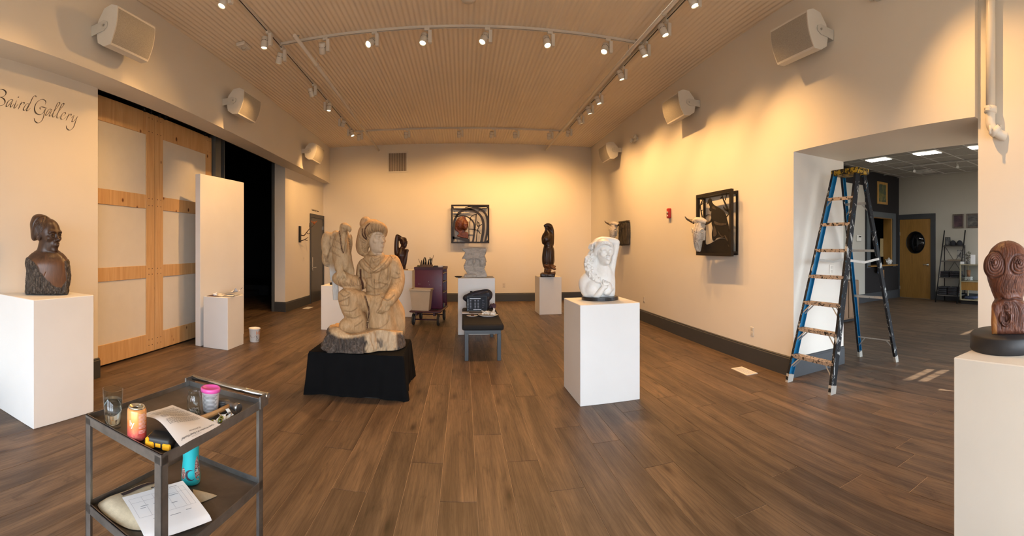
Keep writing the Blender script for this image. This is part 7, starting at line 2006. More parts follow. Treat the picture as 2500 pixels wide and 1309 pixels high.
# printed page: a sheet resting on the tray and the tape measure
pc4 = [Vector((-1.093, 1.254, 0.0)), Vector((-1.103, 1.464, 0.0)), Vector((-0.826, 1.383, 0.0)), Vector((-0.830, 1.144, 0.0))]
def page_pt(s_, t_):
    """s: along the long side (0 = far end of text, 1 = title end), t: across"""
    p = (pc4[0] * (1 - t_) + pc4[1] * t_) * (1 - s_) + (pc4[3] * (1 - t_) + pc4[2] * t_) * s_
    lift = 0.043 * math.exp(-((s_ - 0.50) / 0.42) ** 2) * math.exp(-((t_ - 0.12) / 0.55) ** 2) + 0.012 * (1 - t_) * (1 - s_) + 0.022 + 0.008 * s_
    return Vector((p.x, p.y, zt + lift))
PC = Vector((-0.963, 1.311, zt))
pg_t = thing('printed_page', 'printed page with a bold title lying upside down on the trolley', 'paper', PC)
part('sheet', paper_mat, pg_t, MB().grid(lambda a, b_: page_pt(a, b_) - PC, 24, 20).grid(lambda a, b_: page_pt(b_, a) - PC - Vector((0, 0, 0.0006)), 20, 24))
def print_strip(mb, s0, s1, t0, t1, n=4):
    for i in range(n):
        a, b_ = t0 + (t1 - t0) * i / n, t0 + (t1 - t0) * (i + 1) / n
        mb.add([page_pt(s0, a) - PC + Vector((0, 0, 0.0007)), page_pt(s1, a) - PC + Vector((0, 0, 0.0007)), page_pt(s1, b_) - PC + Vector((0, 0, 0.0007)), page_pt(s0, b_) - PC + Vector((0, 0, 0.0007))], [(0, 1, 2, 3)])
rs = random.Random(77); bd = MB()
s_ = 0.10
for para in (2, 4, 5, 6, 7):
    for k in range(para):
        t_ = 0.12
        end = 0.90 if k < para - 1 else rs.uniform(0.4, 0.8)
        # read from the title side: line starts at t=0.9
        x = 0.90
        while x > 0.90 - (end - 0.12) - 0.02 and x > 0.13:
            wl = rs.uniform(0.02, 0.065); print_strip(bd, s_, s_ + 0.0075, max(0.12, x - wl), x, 2); x -= wl + 0.013
        s_ += 0.0205
    s_ += 0.024
part('body_text', plain('soft_ink', (0.22, 0.22, 0.24), 0.8), pg_t, bd)
def page_text(txt, size, s_c, t_c, bold, mat, name):
    me = text_mesh(txt, 1.0, align='CENTER', bold=bold)
    mb = MB(); vv = []
    Ls, Lt = 0.279, 0.216
    for v_ in me.vertices:
        t_ = t_c - v_.co.x * size / Lt; ss = s_c + v_.co.y * size / Ls
        vv.append(page_pt(ss, t_) - PC + Vector((0, 0, 0.0008)))
    mb.add(vv, [tuple(p.vertices) for p in me.polygons])
    bpy.data.meshes.remove(me)
    part(name, mat, pg_t, mb)
page_text('"Little Wonders of a Great Wonder"', 0.0118, 0.925, 0.5, 0.012, ink_mat, 'title')
page_text('by Julia German', 0.0098, 0.865, 0.5, 0.0, ink_mat, 'byline')
page_text('a short note on small pieces', 0.0045, 0.965, 0.42, 0.0, MATS['soft_ink'], 'header')

# ---- lower tray
teal = plain('teal_enamel', (0.02, 0.38, 0.42), 0.35, var=0.03)
t = thing('teal_tumbler', 'teal tumbler with a crescent moon sticker on the lower trolley tray', 'tumbler', (-1.095, 1.585, zl))
part('body', teal, t, MB().lathe([(0, 0), (0.036, 0), (0.040, 0.004), (0.0405, 0.03), (0.034, 0.10), (0.036, 0.15), (0.041, 0.21), (0.039, 0.21), (0.034, 0.15), (0, 0.15)], 40))
def rad_t(z): return float(np.interp(z, [0, 0.03, 0.10, 0.15, 0.21], [0.040, 0.0405, 0.034, 0.036, 0.041])) + 0.0005
vt = math.atan2(-1.585, 1.095)
def sticker(pts, mat, name, da):
    mb = MB(); v = []
    for x, z in pts:
        r0 = rad_t(z); a = vt + da + x / 0.037
        v.append((r0 * math.cos(a), r0 * math.sin(a), z))
    c_ = len(v)
    cx = sum(p[0] for p in pts) / c_; cz = sum(p[1] for p in pts) / c_; r0 = rad_t(cz) + 0.0006; a = vt + da + cx / 0.037
    v.append((r0 * math.cos(a), r0 * math.sin(a), cz))
    mb.add(v, [(k, (k + 1) % c_, c_) for k in range(c_)]); part(name, mat, t, mb)
moon = [(0.022 * math.cos(a), 0.045 + 0.022 * math.sin(a)) for a in np.linspace(math.radians(55), math.radians(325), 22)] + [(0.007 + 0.0165 * math.cos(a), 0.046 + 0.0175 * math.sin(a)) for a in np.linspace(math.radians(320), math.radians(62), 18)]
mb = MB(); nm = 22
v = []
outer = [(0.022 * math.cos(a), 0.045 + 0.022 * math.sin(a)) for a in np.linspace(math.radians(55), math.radians(318), 20)]; inn = [(0.006 + 0.0175 * math.cos(a), 0.046 + 0.0180 * math.sin(a)) for a in np.linspace(math.radians(62), math.radians(312), 20)]
for x, z in outer + inn:
    r0 = rad_t(z); a = vt - 0.05 + x / 0.037; v.append((r0 * math.cos(a), r0 * math.sin(a), z))
part('moon_sticker', plain('sticker_dark', (0.03, 0.025, 0.04), 0.4), t, mb.add(v, [(i, i + 1, 20 + i + 1, 20 + i) for i in range(19)]))
paisley = abstract_mat('patterned_sticker', [(0.4, (0.03, 0.02, 0.025)), (0.5, (0.25, 0.08, 0.07)), (0.6, (0.55, 0.45, 0.38))], 150)
sticker([(0.012 * math.cos(a), 0.045 + 0.024 * math.sin(a)) for a in np.linspace(0, 2 * PI, 20)[:-1]], paisley, 'oval_sticker', -0.95)
sticker([(0.013 * math.cos(a) * (1.2 - 0.4 * math.sin(a)), 0.07 + 0.05 * math.sin(a)) for a in np.linspace(0, 2 * PI, 24)[:-1]], paisley, 'oval_sticker', 0.85)
# canvas pouch with a zebra print
canvas = plain('natural_canvas', (0.52, 0.44, 0.31), 0.9, var=0.1, scale=60, bumps=0.3, bscale=500)
tz = thing('canvas_pouch', 'natural canvas pouch with a zebra print on the lower trolley tray', 'pouch', (-1.10, 1.40, zl), 0.0)
out2 = [(-0.165, -0.20), (-0.150, -0.06), (-0.125, 0.055), (-0.07, 0.095), (0.02, 0.115), (0.10, 0.135), (0.155, 0.155), (0.150, 0.125), (0.12, 0.05), (0.09, -0.02), (0.10, -0.12), (0.02, -0.22)]
OC = (-0.03, -0.04)
outl = [(p.x, p.y) for p in catmull([(x, y, 0) for x, y in out2], 6, True)]
angl = [math.atan2(y - OC[1], x - OC[0]) for x, y in outl]
def out_r(a):
    """distance from the pouch middle to its outline in direction a"""
    best = 0.1; n_ = len(outl); dx, dy = math.cos(a), math.sin(a)
    for i in range(n_):
        x0, y0 = outl[i][0] - OC[0], outl[i][1] - OC[1]; x1, y1 = outl[(i + 1) % n_][0] - OC[0], outl[(i + 1) % n_][1] - OC[1]
        den = dx * (y1 - y0) - dy * (x1 - x0)
        if abs(den) < 1e-12: continue
        s_ = (x0 * (y1 - y0) - y0 * (x1 - x0)) / den; k_ = (x0 * dy - y0 * dx) / den
        if s_ > 0 and -1e-6 <= k_ <= 1 + 1e-6: best = s_
    return best
def zpouch(x, y):
    d = math.hypot(x - OC[0], y - OC[1]); f = min(1, d / out_r(math.atan2(y - OC[1], x - OC[0])))
    return 0.003 + 0.030 * (1 - f ** 5) + (0.004 * math.sin(26 * x + 9 * y) + 0.003 * math.sin(-14 * x + 31 * y)) * (1 - f ** 3)
mb = MB(); v = []; nA, nR = 72, 14
for r_ in range(nR + 1):
    f = r_ / nR
    for k in range(nA):
        a = 2 * PI * k / nA; R_ = out_r(a) * f
        x, y = OC[0] + R_ * math.cos(a), OC[1] + R_ * math.sin(a)
        v.append((x, y, zpouch(x, y)))
mb.add(v, [(r_ * nA + k, (r_ + 1) * nA + k, (r_ + 1) * nA + (k + 1) % nA, r_ * nA + (k + 1) % nA) for r_ in range(nR) for k in range(nA)], 0, True)
mb.add([(p[0], p[1], 0.001) for p in v[nR * nA:]] + [(p[0], p[1], p[2]) for p in v[nR * nA:]], [(k, (k + 1) % nA, nA + (k + 1) % nA, nA + k) for k in range(nA)] + [tuple(range(nA - 1, -1, -1))], 0, False)
mb.build('pouch', canvas, tz)
def cloth_band(name, pts, w_, mat):
    P = catmull([(p[0], p[1], 0) for p in pts], 6); v = []
    for i, p in enumerate(P):
        e = (P[min(i + 1, len(P) - 1)] - P[max(0, i - 1)]).normalized(); n_ = Vector((-e.y, e.x, 0))
        for s_ in (-1, 1):
            q_ = p + n_ * w_ / 2 * s_; v.append((q_.x, q_.y, zpouch(q_.x, q_.y) + 0.002))
    part(name, mat, tz, MB().add(v, [(2 * i, 2 * i + 1, 2 * i + 3, 2 * i + 2) for i in range(len(P) - 1)], 0, True))
dark_tape = plain('dark_webbing', (0.035, 0.022, 0.025), 0.85)
cloth_band('stripe', [(-0.112, -0.12), (-0.10, -0.03), (-0.075, 0.055)], 0.020, dark_tape)
cloth_band('stripe', [(0.055, 0.005), (0.075, 0.035), (0.10, 0.05), (0.075, 0.085)], 0.014, dark_tape)
zw = MB(); zb = MB()
ov_ = [(0.0 + 0.052 * math.cos(a), 0.005 + 0.048 * math.sin(a)) for a in np.linspace(0, 2 * PI, 30)[:-1]]
zw.add([(x, y, zpouch(x, y) + 0.0025) for x, y in ov_] + [(0, 0.005, zpouch(0, 0.005) + 0.0025)], [(k, (k + 1) % 29, 29) for k in range(29)])
for i in range(7):
    x0 = -0.045 + i * 0.015
    pts = [(x0 + 0.012 * math.sin(k * 0.6 + i), -0.04 + k * 0.012) for k in range(8)]
    pts = [p for p in pts if (p[0] / 0.05) ** 2 + ((p[1] - 0.005) / 0.046) ** 2 < 1]
    if len(pts) < 2: continue
    P = catmull([(p[0], p[1], 0) for p in pts], 4); v = []
    for p in P:
        for s_ in (-1, 1): v.append((p.x + 0.0035 * s_, p.y, zpouch(p.x, p.y) + 0.0035))
    zb.add(v, [(2 * k, 2 * k + 1, 2 * k + 3, 2 * k + 2) for k in range(len(P) - 1)])
part('zebra_print', plain('zebra_white', (0.62, 0.62, 0.62), 0.9), tz, zw); part('zebra_stripes', ink_mat, tz, zb)
mk = MB()
for (x, y) in ((-0.055, 0.03), (-0.05, 0.036), (-0.058, 0.0), (-0.052, 0.006), (0.062, 0.035), (0.068, 0.032), (0.072, 0.040)): mk.box((x - 0.002, y - 0.004, zpouch(x, y) + 0.001), (x + 0.002, y + 0.004, zpouch(x, y) + 0.003))
tag(part('print_marks', ink_mat, tz, mk), kind='stuff')
# invoice sheet
iv = [Vector((-1.172, 1.240, 0)), Vector((-1.062, 1.480, 0)), Vector((-0.866, 1.388, 0)), Vector((-0.976, 1.148, 0))]
IC = Vector((-1.009, 1.30, zl))
def inv_pt(s_, t_):
    p = (iv[0] * (1 - t_) + iv[1] * t_) * (1 - s_) + (iv[3] * (1 - t_) + iv[2] * t_) * s_
    h_ = 0.040 * (1 - s_) ** 0.5 + 0.014 + 0.004 * math.sin(3 * s_ + 2 * t_)
    return Vector((p.x, p.y, zl + h_)) - IC
ti = thing('invoice_sheet', 'white invoice form with ruled boxes lying over the canvas pouch', 'paper', IC)
part('sheet', paper_mat, ti, MB().grid(lambda a, b_: inv_pt(a, b_), 16, 16).grid(lambda a, b_: inv_pt(b_, a) - Vector((0, 0, 0.0006)), 16, 16))
ln = MB()
def iline(s0, t0, s1, t1, w_=0.0035):
    n_ = 10
    for i in range(n_):
        a, b_ = i / n_, (i + 1) / n_
        p, q_ = inv_pt(s0 + (s1 - s0) * a, t0 + (t1 - t0) * a), inv_pt(s0 + (s1 - s0) * b_, t0 + (t1 - t0) * b_)
        d = (q_ - p).normalized(); nn = Vector((-d.y, d.x, 0)) * w_ * 0.12; up = Vector((0, 0, 0.0008))
        ln.add([p - nn + up, q_ - nn + up, q_ + nn + up, p + nn + up], [(0, 1, 2, 3)])
for s_ in (0.12, 0.24, 0.60): iline(s_, 0.06, s_, 0.94)
for t_ in (0.06, 0.25, 0.42, 0.62, 0.80, 0.86, 0.94): iline(0.12, t_, 0.60, t_)
for i in range(12):
    s_, t_ = rs.uniform(0.04, 0.9), rs.uniform(0.08, 0.75)
    iline(s_, t_, s_, t_ + rs.uniform(0.06, 0.18), 0.012)
part('form_lines', plain('form_ink', (0.35, 0.36, 0.40), 0.8), ti, ln)
tag(MB().tube([(0.009 * math.cos(2 * PI * k / 20), 0.009 * math.sin(2 * PI * k / 20), 0.0015) for k in range(21)], 0.0012, 6, caps=False).build('white_ring', plate_white, None, (-1.235, 1.325, zl)), 'thin white ring lying beside the pouch on the lower tray', 'ring')

# ------------------------------------------------------------------ bucket and papers by the tall panel
t = thing('plastic_bucket', 'small white plastic bucket with orange and black print on the floor', 'bucket', (-3.295, 6.60, 0))
wp = plain('bucket_white', (0.74, 0.72, 0.68), 0.4)
part('body', wp, t, MB().lathe([(0, 0), (0.075, 0), (0.078, 0.004), (0.092, 0.205), (0.098, 0.210), (0.098, 0.222), (0.090, 0.222), (0.076, 0.006), (0, 0.006)], 40))
part('handle', chrome, t, MB().tube(catmull([(0.097, 0.0, 0.19), (0.05, -0.088, 0.10), (-0.02, -0.098, 0.09), (-0.097, 0.0, 0.19)], 8), 0.0025, 6))
vb = math.atan2(-6.60, 3.295)
vv, ff = wrap_text('HD', 0.085, 0.0905, vb + 0.25, 0.150); part('orange_print', plain('bucket_orange', (0.80, 0.22, 0.03), 0.5), t, MB().add(vv, ff))
vv, ff = wrap_text('5', 0.075, 0.0865, vb + 0.22, 0.075); part('black_print', ink_mat, t, MB().add(vv, ff))
vv, ff = wrap_text('QUART', 0.025, 0.0835, vb + 0.22, 0.033); part('black_print', ink_mat, t, MB().add(vv, ff))
zp = 0.7865
tag(MB().box((-0.10, -0.10, 0), (0.10, 0.10, 0.006)).build('brown_folder', plain('brown_folder_card', (0.06, 0.022, 0.014), 0.6), None, (-3.66, 5.97, zp), (0, 0, 0.05)), 'dark brown folder at the left front of the small plinth', 'folder')
S = SDF((-0.06, -0.05, -0.002), (0.06, 0.05, 0.07), 0.004)
rs = random.Random(3)
for i in range(12): S.ell((rs.uniform(-.025, .025), rs.uniform(-.02, .02), rs.uniform(0.008, 0.035)), (rs.uniform(.01, .022), .016, rs.uniform(.008, .016)), 0.004, rot=(rs.uniform(-1, 1), rs.uniform(-1, 1), 0))
tag(sdf_object('crumpled_tissue', S, paper_mat, None, lambda V, n: 0.002 * vnoise(V, 120, 3, 2), loc=(-3.66, 5.95, zp + 0.006)), 'crumpled white tissue lying on the brown folder', 'tissue')
def loose_sheet(label, cx, cy, a, w_, h_, curl, z=0.0, pr=()):
    t = thing('loose_sheet', label, 'paper', (cx, cy, zp + z), a)
    f = lambda u_, v_: ((u_ - 0.5) * w_, (v_ - 0.5) * h_, 0.002 + curl * max(0, u_ - 0.45) ** 2 * math.sin(v_ * 5) ** 2 + curl * 0.25 * u_)
    part('sheet', paper_mat, t, MB().grid(f, 16, 12))
    for (a0, a1, b0, b1) in pr: part('print_block', ink_mat, t, MB().grid(lambda u_, v_: tuple(Vector(f(a0 + (a1 - a0) * u_, b0 + (b1 - b0) * v_)) + Vector((0, 0, 0.0012))), 4, 4))
loose_sheet('white printed sheet hanging over the front edge of the small plinth', -3.50, 6.03, 0.15, 0.28, 0.22, 0.03, 0.004, ((0.35, 0.55, 0.3, 0.6),))
loose_sheet('white curling sheet with a dark block at the back of the small plinth', -3.52, 6.22, -0.35, 0.30, 0.22, 0.20, 0.010, ((0.25, 0.5, 0.45, 0.75), (0.6, 0.8, 0.4, 0.6)))
# ------------------------------------------------------------------ lettering on the left wall
def left_wall(u, v):
    th = (u - 1131) / 1100
    tn = math.tan(-th)
    y = 3.73 / (tn - 0.039)
    r = y / math.cos(th)
    return y, 1.55 + (602.7 - v) * r / 1100
letter_black = plain('vinyl_lettering', (0.016, 0.011, 0.012), 0.4)
strokes = {
 'letter_B': [[(-20, 172), (20, 165), (70, 178), (115, 205), (136, 250), (115, 305), (60, 340), (0, 352), (-40, 352)], [(-40, 352), (30, 358), (85, 390), (112, 440), (105, 490), (65, 528), (10, 542), (-60, 535)], [(-5, 175), (-35, 280), (-70, 420), (-105, 540)]],
 'letter_a': [[(300, 415), (250, 402), (190, 440), (150, 510), (138, 552), (160, 565), (200, 530), (245, 465), (295, 415)], [(295, 415), (255, 500), (235, 560), (250, 575), (280, 550), (318, 495)]],
 'letter_i': [[(378, 428), (345, 510), (318, 585), (332, 600), (365, 570), (410, 505)], [(408, 350), (415, 344), (421, 350), (415, 358), (408, 350)]],
 'letter_r': [[(494, 452), (462, 515), (435, 575), (414, 626)], [(436, 572), (470, 515), (505, 478), (538, 468), (552, 490), (537, 522)]],
 'letter_d': [[(655, 502), (612, 500), (565, 555), (533, 620), (545, 652), (580, 638), (622, 585), (656, 508)], [(822, 352), (818, 326), (785, 320), (745, 360), (705, 445), (655, 550), (608, 640), (618, 664), (652, 640), (697, 598)]],
 'letter_G': [[(1026, 516), (1046, 470), (1022, 420), (960, 400), (885, 428), (818, 500), (787, 600), (800, 680), (850, 734), (920, 745), (980, 708), (1022, 640), (1042, 604)], [(920, 632), (910, 588), (948, 570), (1010, 584), (1074, 602)], [(1042, 604), (1015, 700), (985, 820), (935, 905), (865, 938), (802, 902), (776, 830)]],
 'letter_a2': [[(1188, 636), (1132, 620), (1082, 668), (1044, 740), (1056, 766), (1100, 730), (1150, 655), (1186, 636)], [(1186, 636), (1148, 715), (1124, 770), (1140, 784), (1170, 760), (1205, 712)]],
 'letter_l': [[(1200, 720), (1262, 640), (1325, 555), (1360, 498), (1346, 466), (1310, 492), (1262, 600), (1206, 735), (1198, 788), (1228, 802), (1290, 742)]],
 'letter_l2': [[(1290, 742), (1352, 660), (1420, 572), (1458, 512), (1442, 490), (1405, 520), (1352, 640), (1302, 758), (1298, 812), (1328, 826), (1392, 768)]],
 'letter_e': [[(1392, 792), (1450, 770), (1492, 730), (1482, 702), (1440, 712), (1400, 768), (1383, 828), (1410, 856), (1460, 840), (1512, 788)]],
 'letter_r2': [[(1578, 718), (1548, 785), (1522, 845), (1503, 882)], [(1524, 838), (1556, 785), (1590, 745), (1615, 736), (1622, 760), (1608, 788)]],
 'letter_y': [[(1622, 832), (1660, 790), (1692, 762)], [(1692, 762), (1662, 840), (1640, 898), (1662, 912), (1712, 862), (1772, 786)], [(1774, 784), (1738, 860), (1705, 960), (1672, 1040), (1622, 1092), (1568, 1100), (1522, 1058), (1510, 1000)]],
}
sg = thing('wall_lettering', 'black script lettering reading Baird Gallery on the left wall', 'sign', (xW(2.6), 2.6, 0))
for nm, lines in strokes.items():
    mb = MB()
    for ln_ in lines:
        P = catmull([(p[0], p[1], 0) for p in ln_], 7)
        n_ = len(P); v = []
        for i, p in enumerate(P):
            d = P[min(i + 1, n_ - 1)] - P[max(0, i - 1)]
            a = math.atan2(-d.y, d.x)
            w_ = 8.0 + 20 * abs(math.sin(a - math.radians(28))) ** 2.2
            f = min(1, 0.35 + 2.5 * min(i, n_ - 1 - i) / n_)
            w_ *= f
            pd = math.radians(28) if abs(math.sin(a - math.radians(28))) > 0.3 else a + PI / 2
            nx_, ny_ = math.cos(a + PI / 2), -math.sin(a + PI / 2)
            for s_ in (-1, 1):
                u_, v_ = (p.x + nx_ * w_ / 2 * s_) / 9.35, 200 + (p.y + ny_ * w_ / 2 * s_) / 9.35
                y, z = left_wall(u_, v_)
                v.append((xW(y) + 0.003 - xW(2.6), y - 2.6, z))
        m_ = len(v)
        v += [(q_[0] - 0.0025, q_[1], q_[2]) for q_ in v]
        fs = []
        for i in range(n_ - 1):
            a, b_, c_, d_ = 2 * i, 2 * i + 1, 2 * i + 3, 2 * i + 2
            fs += [(a, b_, c_, d_), (m_ + a, m_ + d_, m_ + c_, m_ + b_), (a, d_, m_ + d_, m_ + a), (b_, m_ + b_, m_ + c_, c_)]
        mb.add(v, fs)
    mb.build(nm.rstrip('2'), letter_black, sg, fix=False)
# door sign
me = text_mesh('The Black Box Theatre', 0.066, align='CENTER', extrude=0.001, bold=0.0012)
o = link_mesh('door_sign', me, letter_black, None, (-4.0935, 12.02, 2.57), (PI / 2, 0, PI / 2 - 0.0097))
tag(o, 'small dark lettering on the wall above the grey door', 'sign')

# ------------------------------------------------------------------ branch sculpture on the left wall
bark_brown = plain('bronze_branch', (0.035, 0.016, 0.010), 0.5, var=0.3, scale=30)
t = thing('branch_sculpture', 'dark plate with bronze branches and a small copper bird on the left wall', 'wall art', (-4.104, 10.78, 1.66))
part('plate', black_metal, t, MB().rbox((0.0, -0.055, 0), (0.035, 0.055, 0.42), 0.004))
def br(pts, r): part('branch', bark_brown, t, MB().tube(catmull(pts, 5), [r * (1 - 0.6 * i / (5 * (len(pts) - 1))) for i in range(5 * (len(pts) - 1) + 1)], 8))
br([(0.03, 0, 0.19), (0.12, 0.02, 0.18), (0.18, 0.05, 0.26), (0.25, 0.10, 0.36), (0.33, 0.16, 0.44)], 0.016)
br([(0.18, 0.05, 0.25), (0.25, 0.02, 0.22), (0.31, 0.0, 0.27)], 0.010); br([(0.25, 0.10, 0.36), (0.25, 0.06, 0.43), (0.26, 0.04, 0.50)], 0.009)
br([(0.03, 0, 0.04), (0.10, 0.02, 0.06), (0.17, 0.06, 0.10), (0.21, 0.08, 0.14)], 0.014); br([(0.13, 0.03, 0.07), (0.20, 0.03, 0.05), (0.22, 0.02, 0.07)], 0.008)
copper = plain('copper_bird', (0.42, 0.16, 0.07), 0.35, 0.7)
bd_ = part('bird', copper, t, MB().lathe([(0, -0.05), (0.02, -0.035), (0.034, 0.0), (0.025, 0.035), (0, 0.05)], 14, M=Matrix.Translation((0.34, 0.17, 0.50)) @ Matrix.Rotation(0.5, 4, 'X')))
part('wing', copper, bd_, MB().prism([(0, 0), (0.07, 0.05), (0.06, 0.01), (0.02, -0.02)], -0.003, 0.003, M=Matrix.Translation((0.35, 0.18, 0.52)) @ Matrix.Rotation(PI / 2, 4, 'X'))); part('wing', copper, bd_, MB().prism([(0, 0), (-0.07, 0.05), (-0.06, 0.01), (-0.02, -0.02)], -0.003, 0.003, M=Matrix.Translation((0.33, 0.16, 0.52)) @ Matrix.Rotation(PI / 2, 4, 'X')))

# ------------------------------------------------------------------ framed steel and wood relief on the back wall
frame_steel = plain('frame_dark_steel', (0.016, 0.011, 0.008), 0.45, 0.4)
sil_steel = plain('cut_steel_sheet', (0.030, 0.022, 0.017), 0.42, 0.5, var=0.15)
KA = 12.60 / 1100 / 6.545
def pa(cx, cy): return ((cx - 382) * KA, (372 - cy) * KA)
t = thing('steel_relief', 'square dark steel frame with curved bars and a red carved head on the back wall', 'wall art', (0.195, YB, 2.19))
def sq_frame(w_, h_, bw, y0, y1, mb=None):
    mb = mb or MB(); W, H = w_ / 2, h_ / 2
    mb.box((-W, y0, -H), (-W + bw, y1, H)).box((W - bw, y0, -H), (W, y1, H)).box((-W + bw, y0, H - bw), (W - bw, y1, H)).box((-W + bw, y0, -H), (W - bw, y1, -H + bw))
    return mb
part('frame', frame_steel, t, sq_frame(1.067, 1.078, 0.042, -0.15, -0.09)); [part('standoff', frame_steel, t, MB().box((x, -0.09, z), (x + 0.03, 0, z + 0.03))) for x in (-0.50, 0.47) for z in (-0.49, 0.46)]
def flat_band(name, pts, w_, y0, y1, parent, mat, pf_, smooth=6):
    P = catmull([(p[0], 0, p[1]) for p in [pf_(*c) for c in pts]], smooth); v = []
    n_ = len(P)
    W = list(np.interp(np.linspace(0, len(w_) - 1, n_), range(len(w_)), w_)) if isinstance(w_, (list, tuple)) else [w_] * n_
    for i, p in enumerate(P):
        e = (P[min(i + 1, n_ - 1)] - P[max(0, i - 1)]).normalized(); nn = Vector((-e.z, 0, e.x))
        for yy in (y0, y1):
            for s_ in (-1, 1): q_ = p + nn * W[i] / 2 * s_; v.append((q_.x, yy, q_.z))
    f = []
    for i in range(n_ - 1):
        a, b_ = 4 * i, 4 * i + 4
        f += [(a, a + 1, b_ + 1, b_), (a + 2, b_ + 2, b_ + 3, a + 3), (a, b_, b_ + 2, a + 2), (a + 1, a + 3, b_ + 3, b_ + 1)]
    f += [(0, 2, 3, 1), (4 * n_ - 4, 4 * n_ - 3, 4 * n_ - 1, 4 * n_ - 2)]
    return MB().add(v, f).build(name, mat, parent, fix=True)
bands = [([(115, 640), (118, 420), (140, 290), (220, 180), (330, 140), (440, 160), (540, 230), (590, 340), (590, 480), (560, 660)], [0.05, 0.055, 0.06, 0.06, 0.06, 0.06, 0.06, 0.07, 0.075, 0.07]),
         ([(330, 130), (460, 110), (570, 150), (640, 240), (660, 360), (650, 520), (620, 660)], [0.03, 0.05, 0.055, 0.06, 0.06, 0.06, 0.055]),
         ([(150, 260), (250, 240), (350, 265), (430, 340), (452, 440), (440, 560), (425, 660)], [0.03, 0.035, 0.035, 0.045, 0.05, 0.05, 0.05]),
         ([(478, 220), (470, 350), (455, 480)], 0.028), ([(380, 310), (390, 265), (430, 230), (490, 215)], 0.022), ([(365, 640), (360, 480), (370, 360), (385, 300)], 0.018),
         ([(365, 455), (440, 460), (510, 480), (545, 530)], 0.022), ([(480, 660), (490, 520), (520, 420), (570, 375)], 0.022), ([(105, 128), (220, 140), (330, 130), (450, 150)], [0.035, 0.04, 0.03, 0.03]),
         ([(105, 230), (180, 225), (240, 205)], 0.025), ([(500, 180), (560, 130), (660, 118)], 0.018), ([(105, 265), (125, 250), (150, 250)], 0.015), ([(300, 110), (400, 90), (550, 95), (660, 92)], [0.02, 0.03, 0.04, 0.03]), ([(365, 545), (430, 545)], 0.010), ([(500, 330), (490, 380), (505, 410), (525, 390), (515, 340)], 0.03)]
for pts, w_ in bands: flat_band('steel_band', pts, w_, -0.125, -0.117, t, sil_steel, pa)
part('steel_ground', sil_steel, t, MB().prism([pa(*c) for c in ((100, 570), (200, 590), (340, 600), (372, 625), (375, 662), (300, 655), (230, 625), (100, 612))], 0.117, 0.125, M=Matrix.Rotation(PI / 2, 4, 'X')))
S = SDF((-0.45, -0.24, -0.45), (0.0, -0.04, 0.28), 0.006)
hp = [pa(*c) for c in ((138, 440), (150, 340), (195, 275), (265, 248), (305, 262), (318, 300), (350, 350), (348, 420), (325, 465), (298, 480), (300, 500), (340, 500), (355, 550), (350, 612), (240, 590), (165, 570), (205, 520), (190, 500), (150, 475))]
S.slab(hp, -0.14, -0.06, 0.02, 0.01)
fx, fz = pa(305, 390)
head(S, (fx - 0.02, -0.14, fz), 0.27, yaw=math.radians(24), eyes='open', ears=(0, 0)); S.frame()
S.ell((pa(225, 370)[0], -0.13, pa(225, 370)[1]), (0.12, 0.06, 0.16), 0.04)
red_wood = carved_wood('red_carved_wood', (0.065, 0.014, 0.006), (0.12, 0.030, 0.011), (0.19, 0.055, 0.021), 0.4, grain=(18, 18, 8), bumps=0.3)
sdf_object('carved_head', S, red_wood, t, lambda V, n: 0.007 * vnoise(V, 34, 6, 3) * (1 - sstep(0.11, 0.07, np.hypot(V[:, 0] - fx, V[:, 2] - fz))))

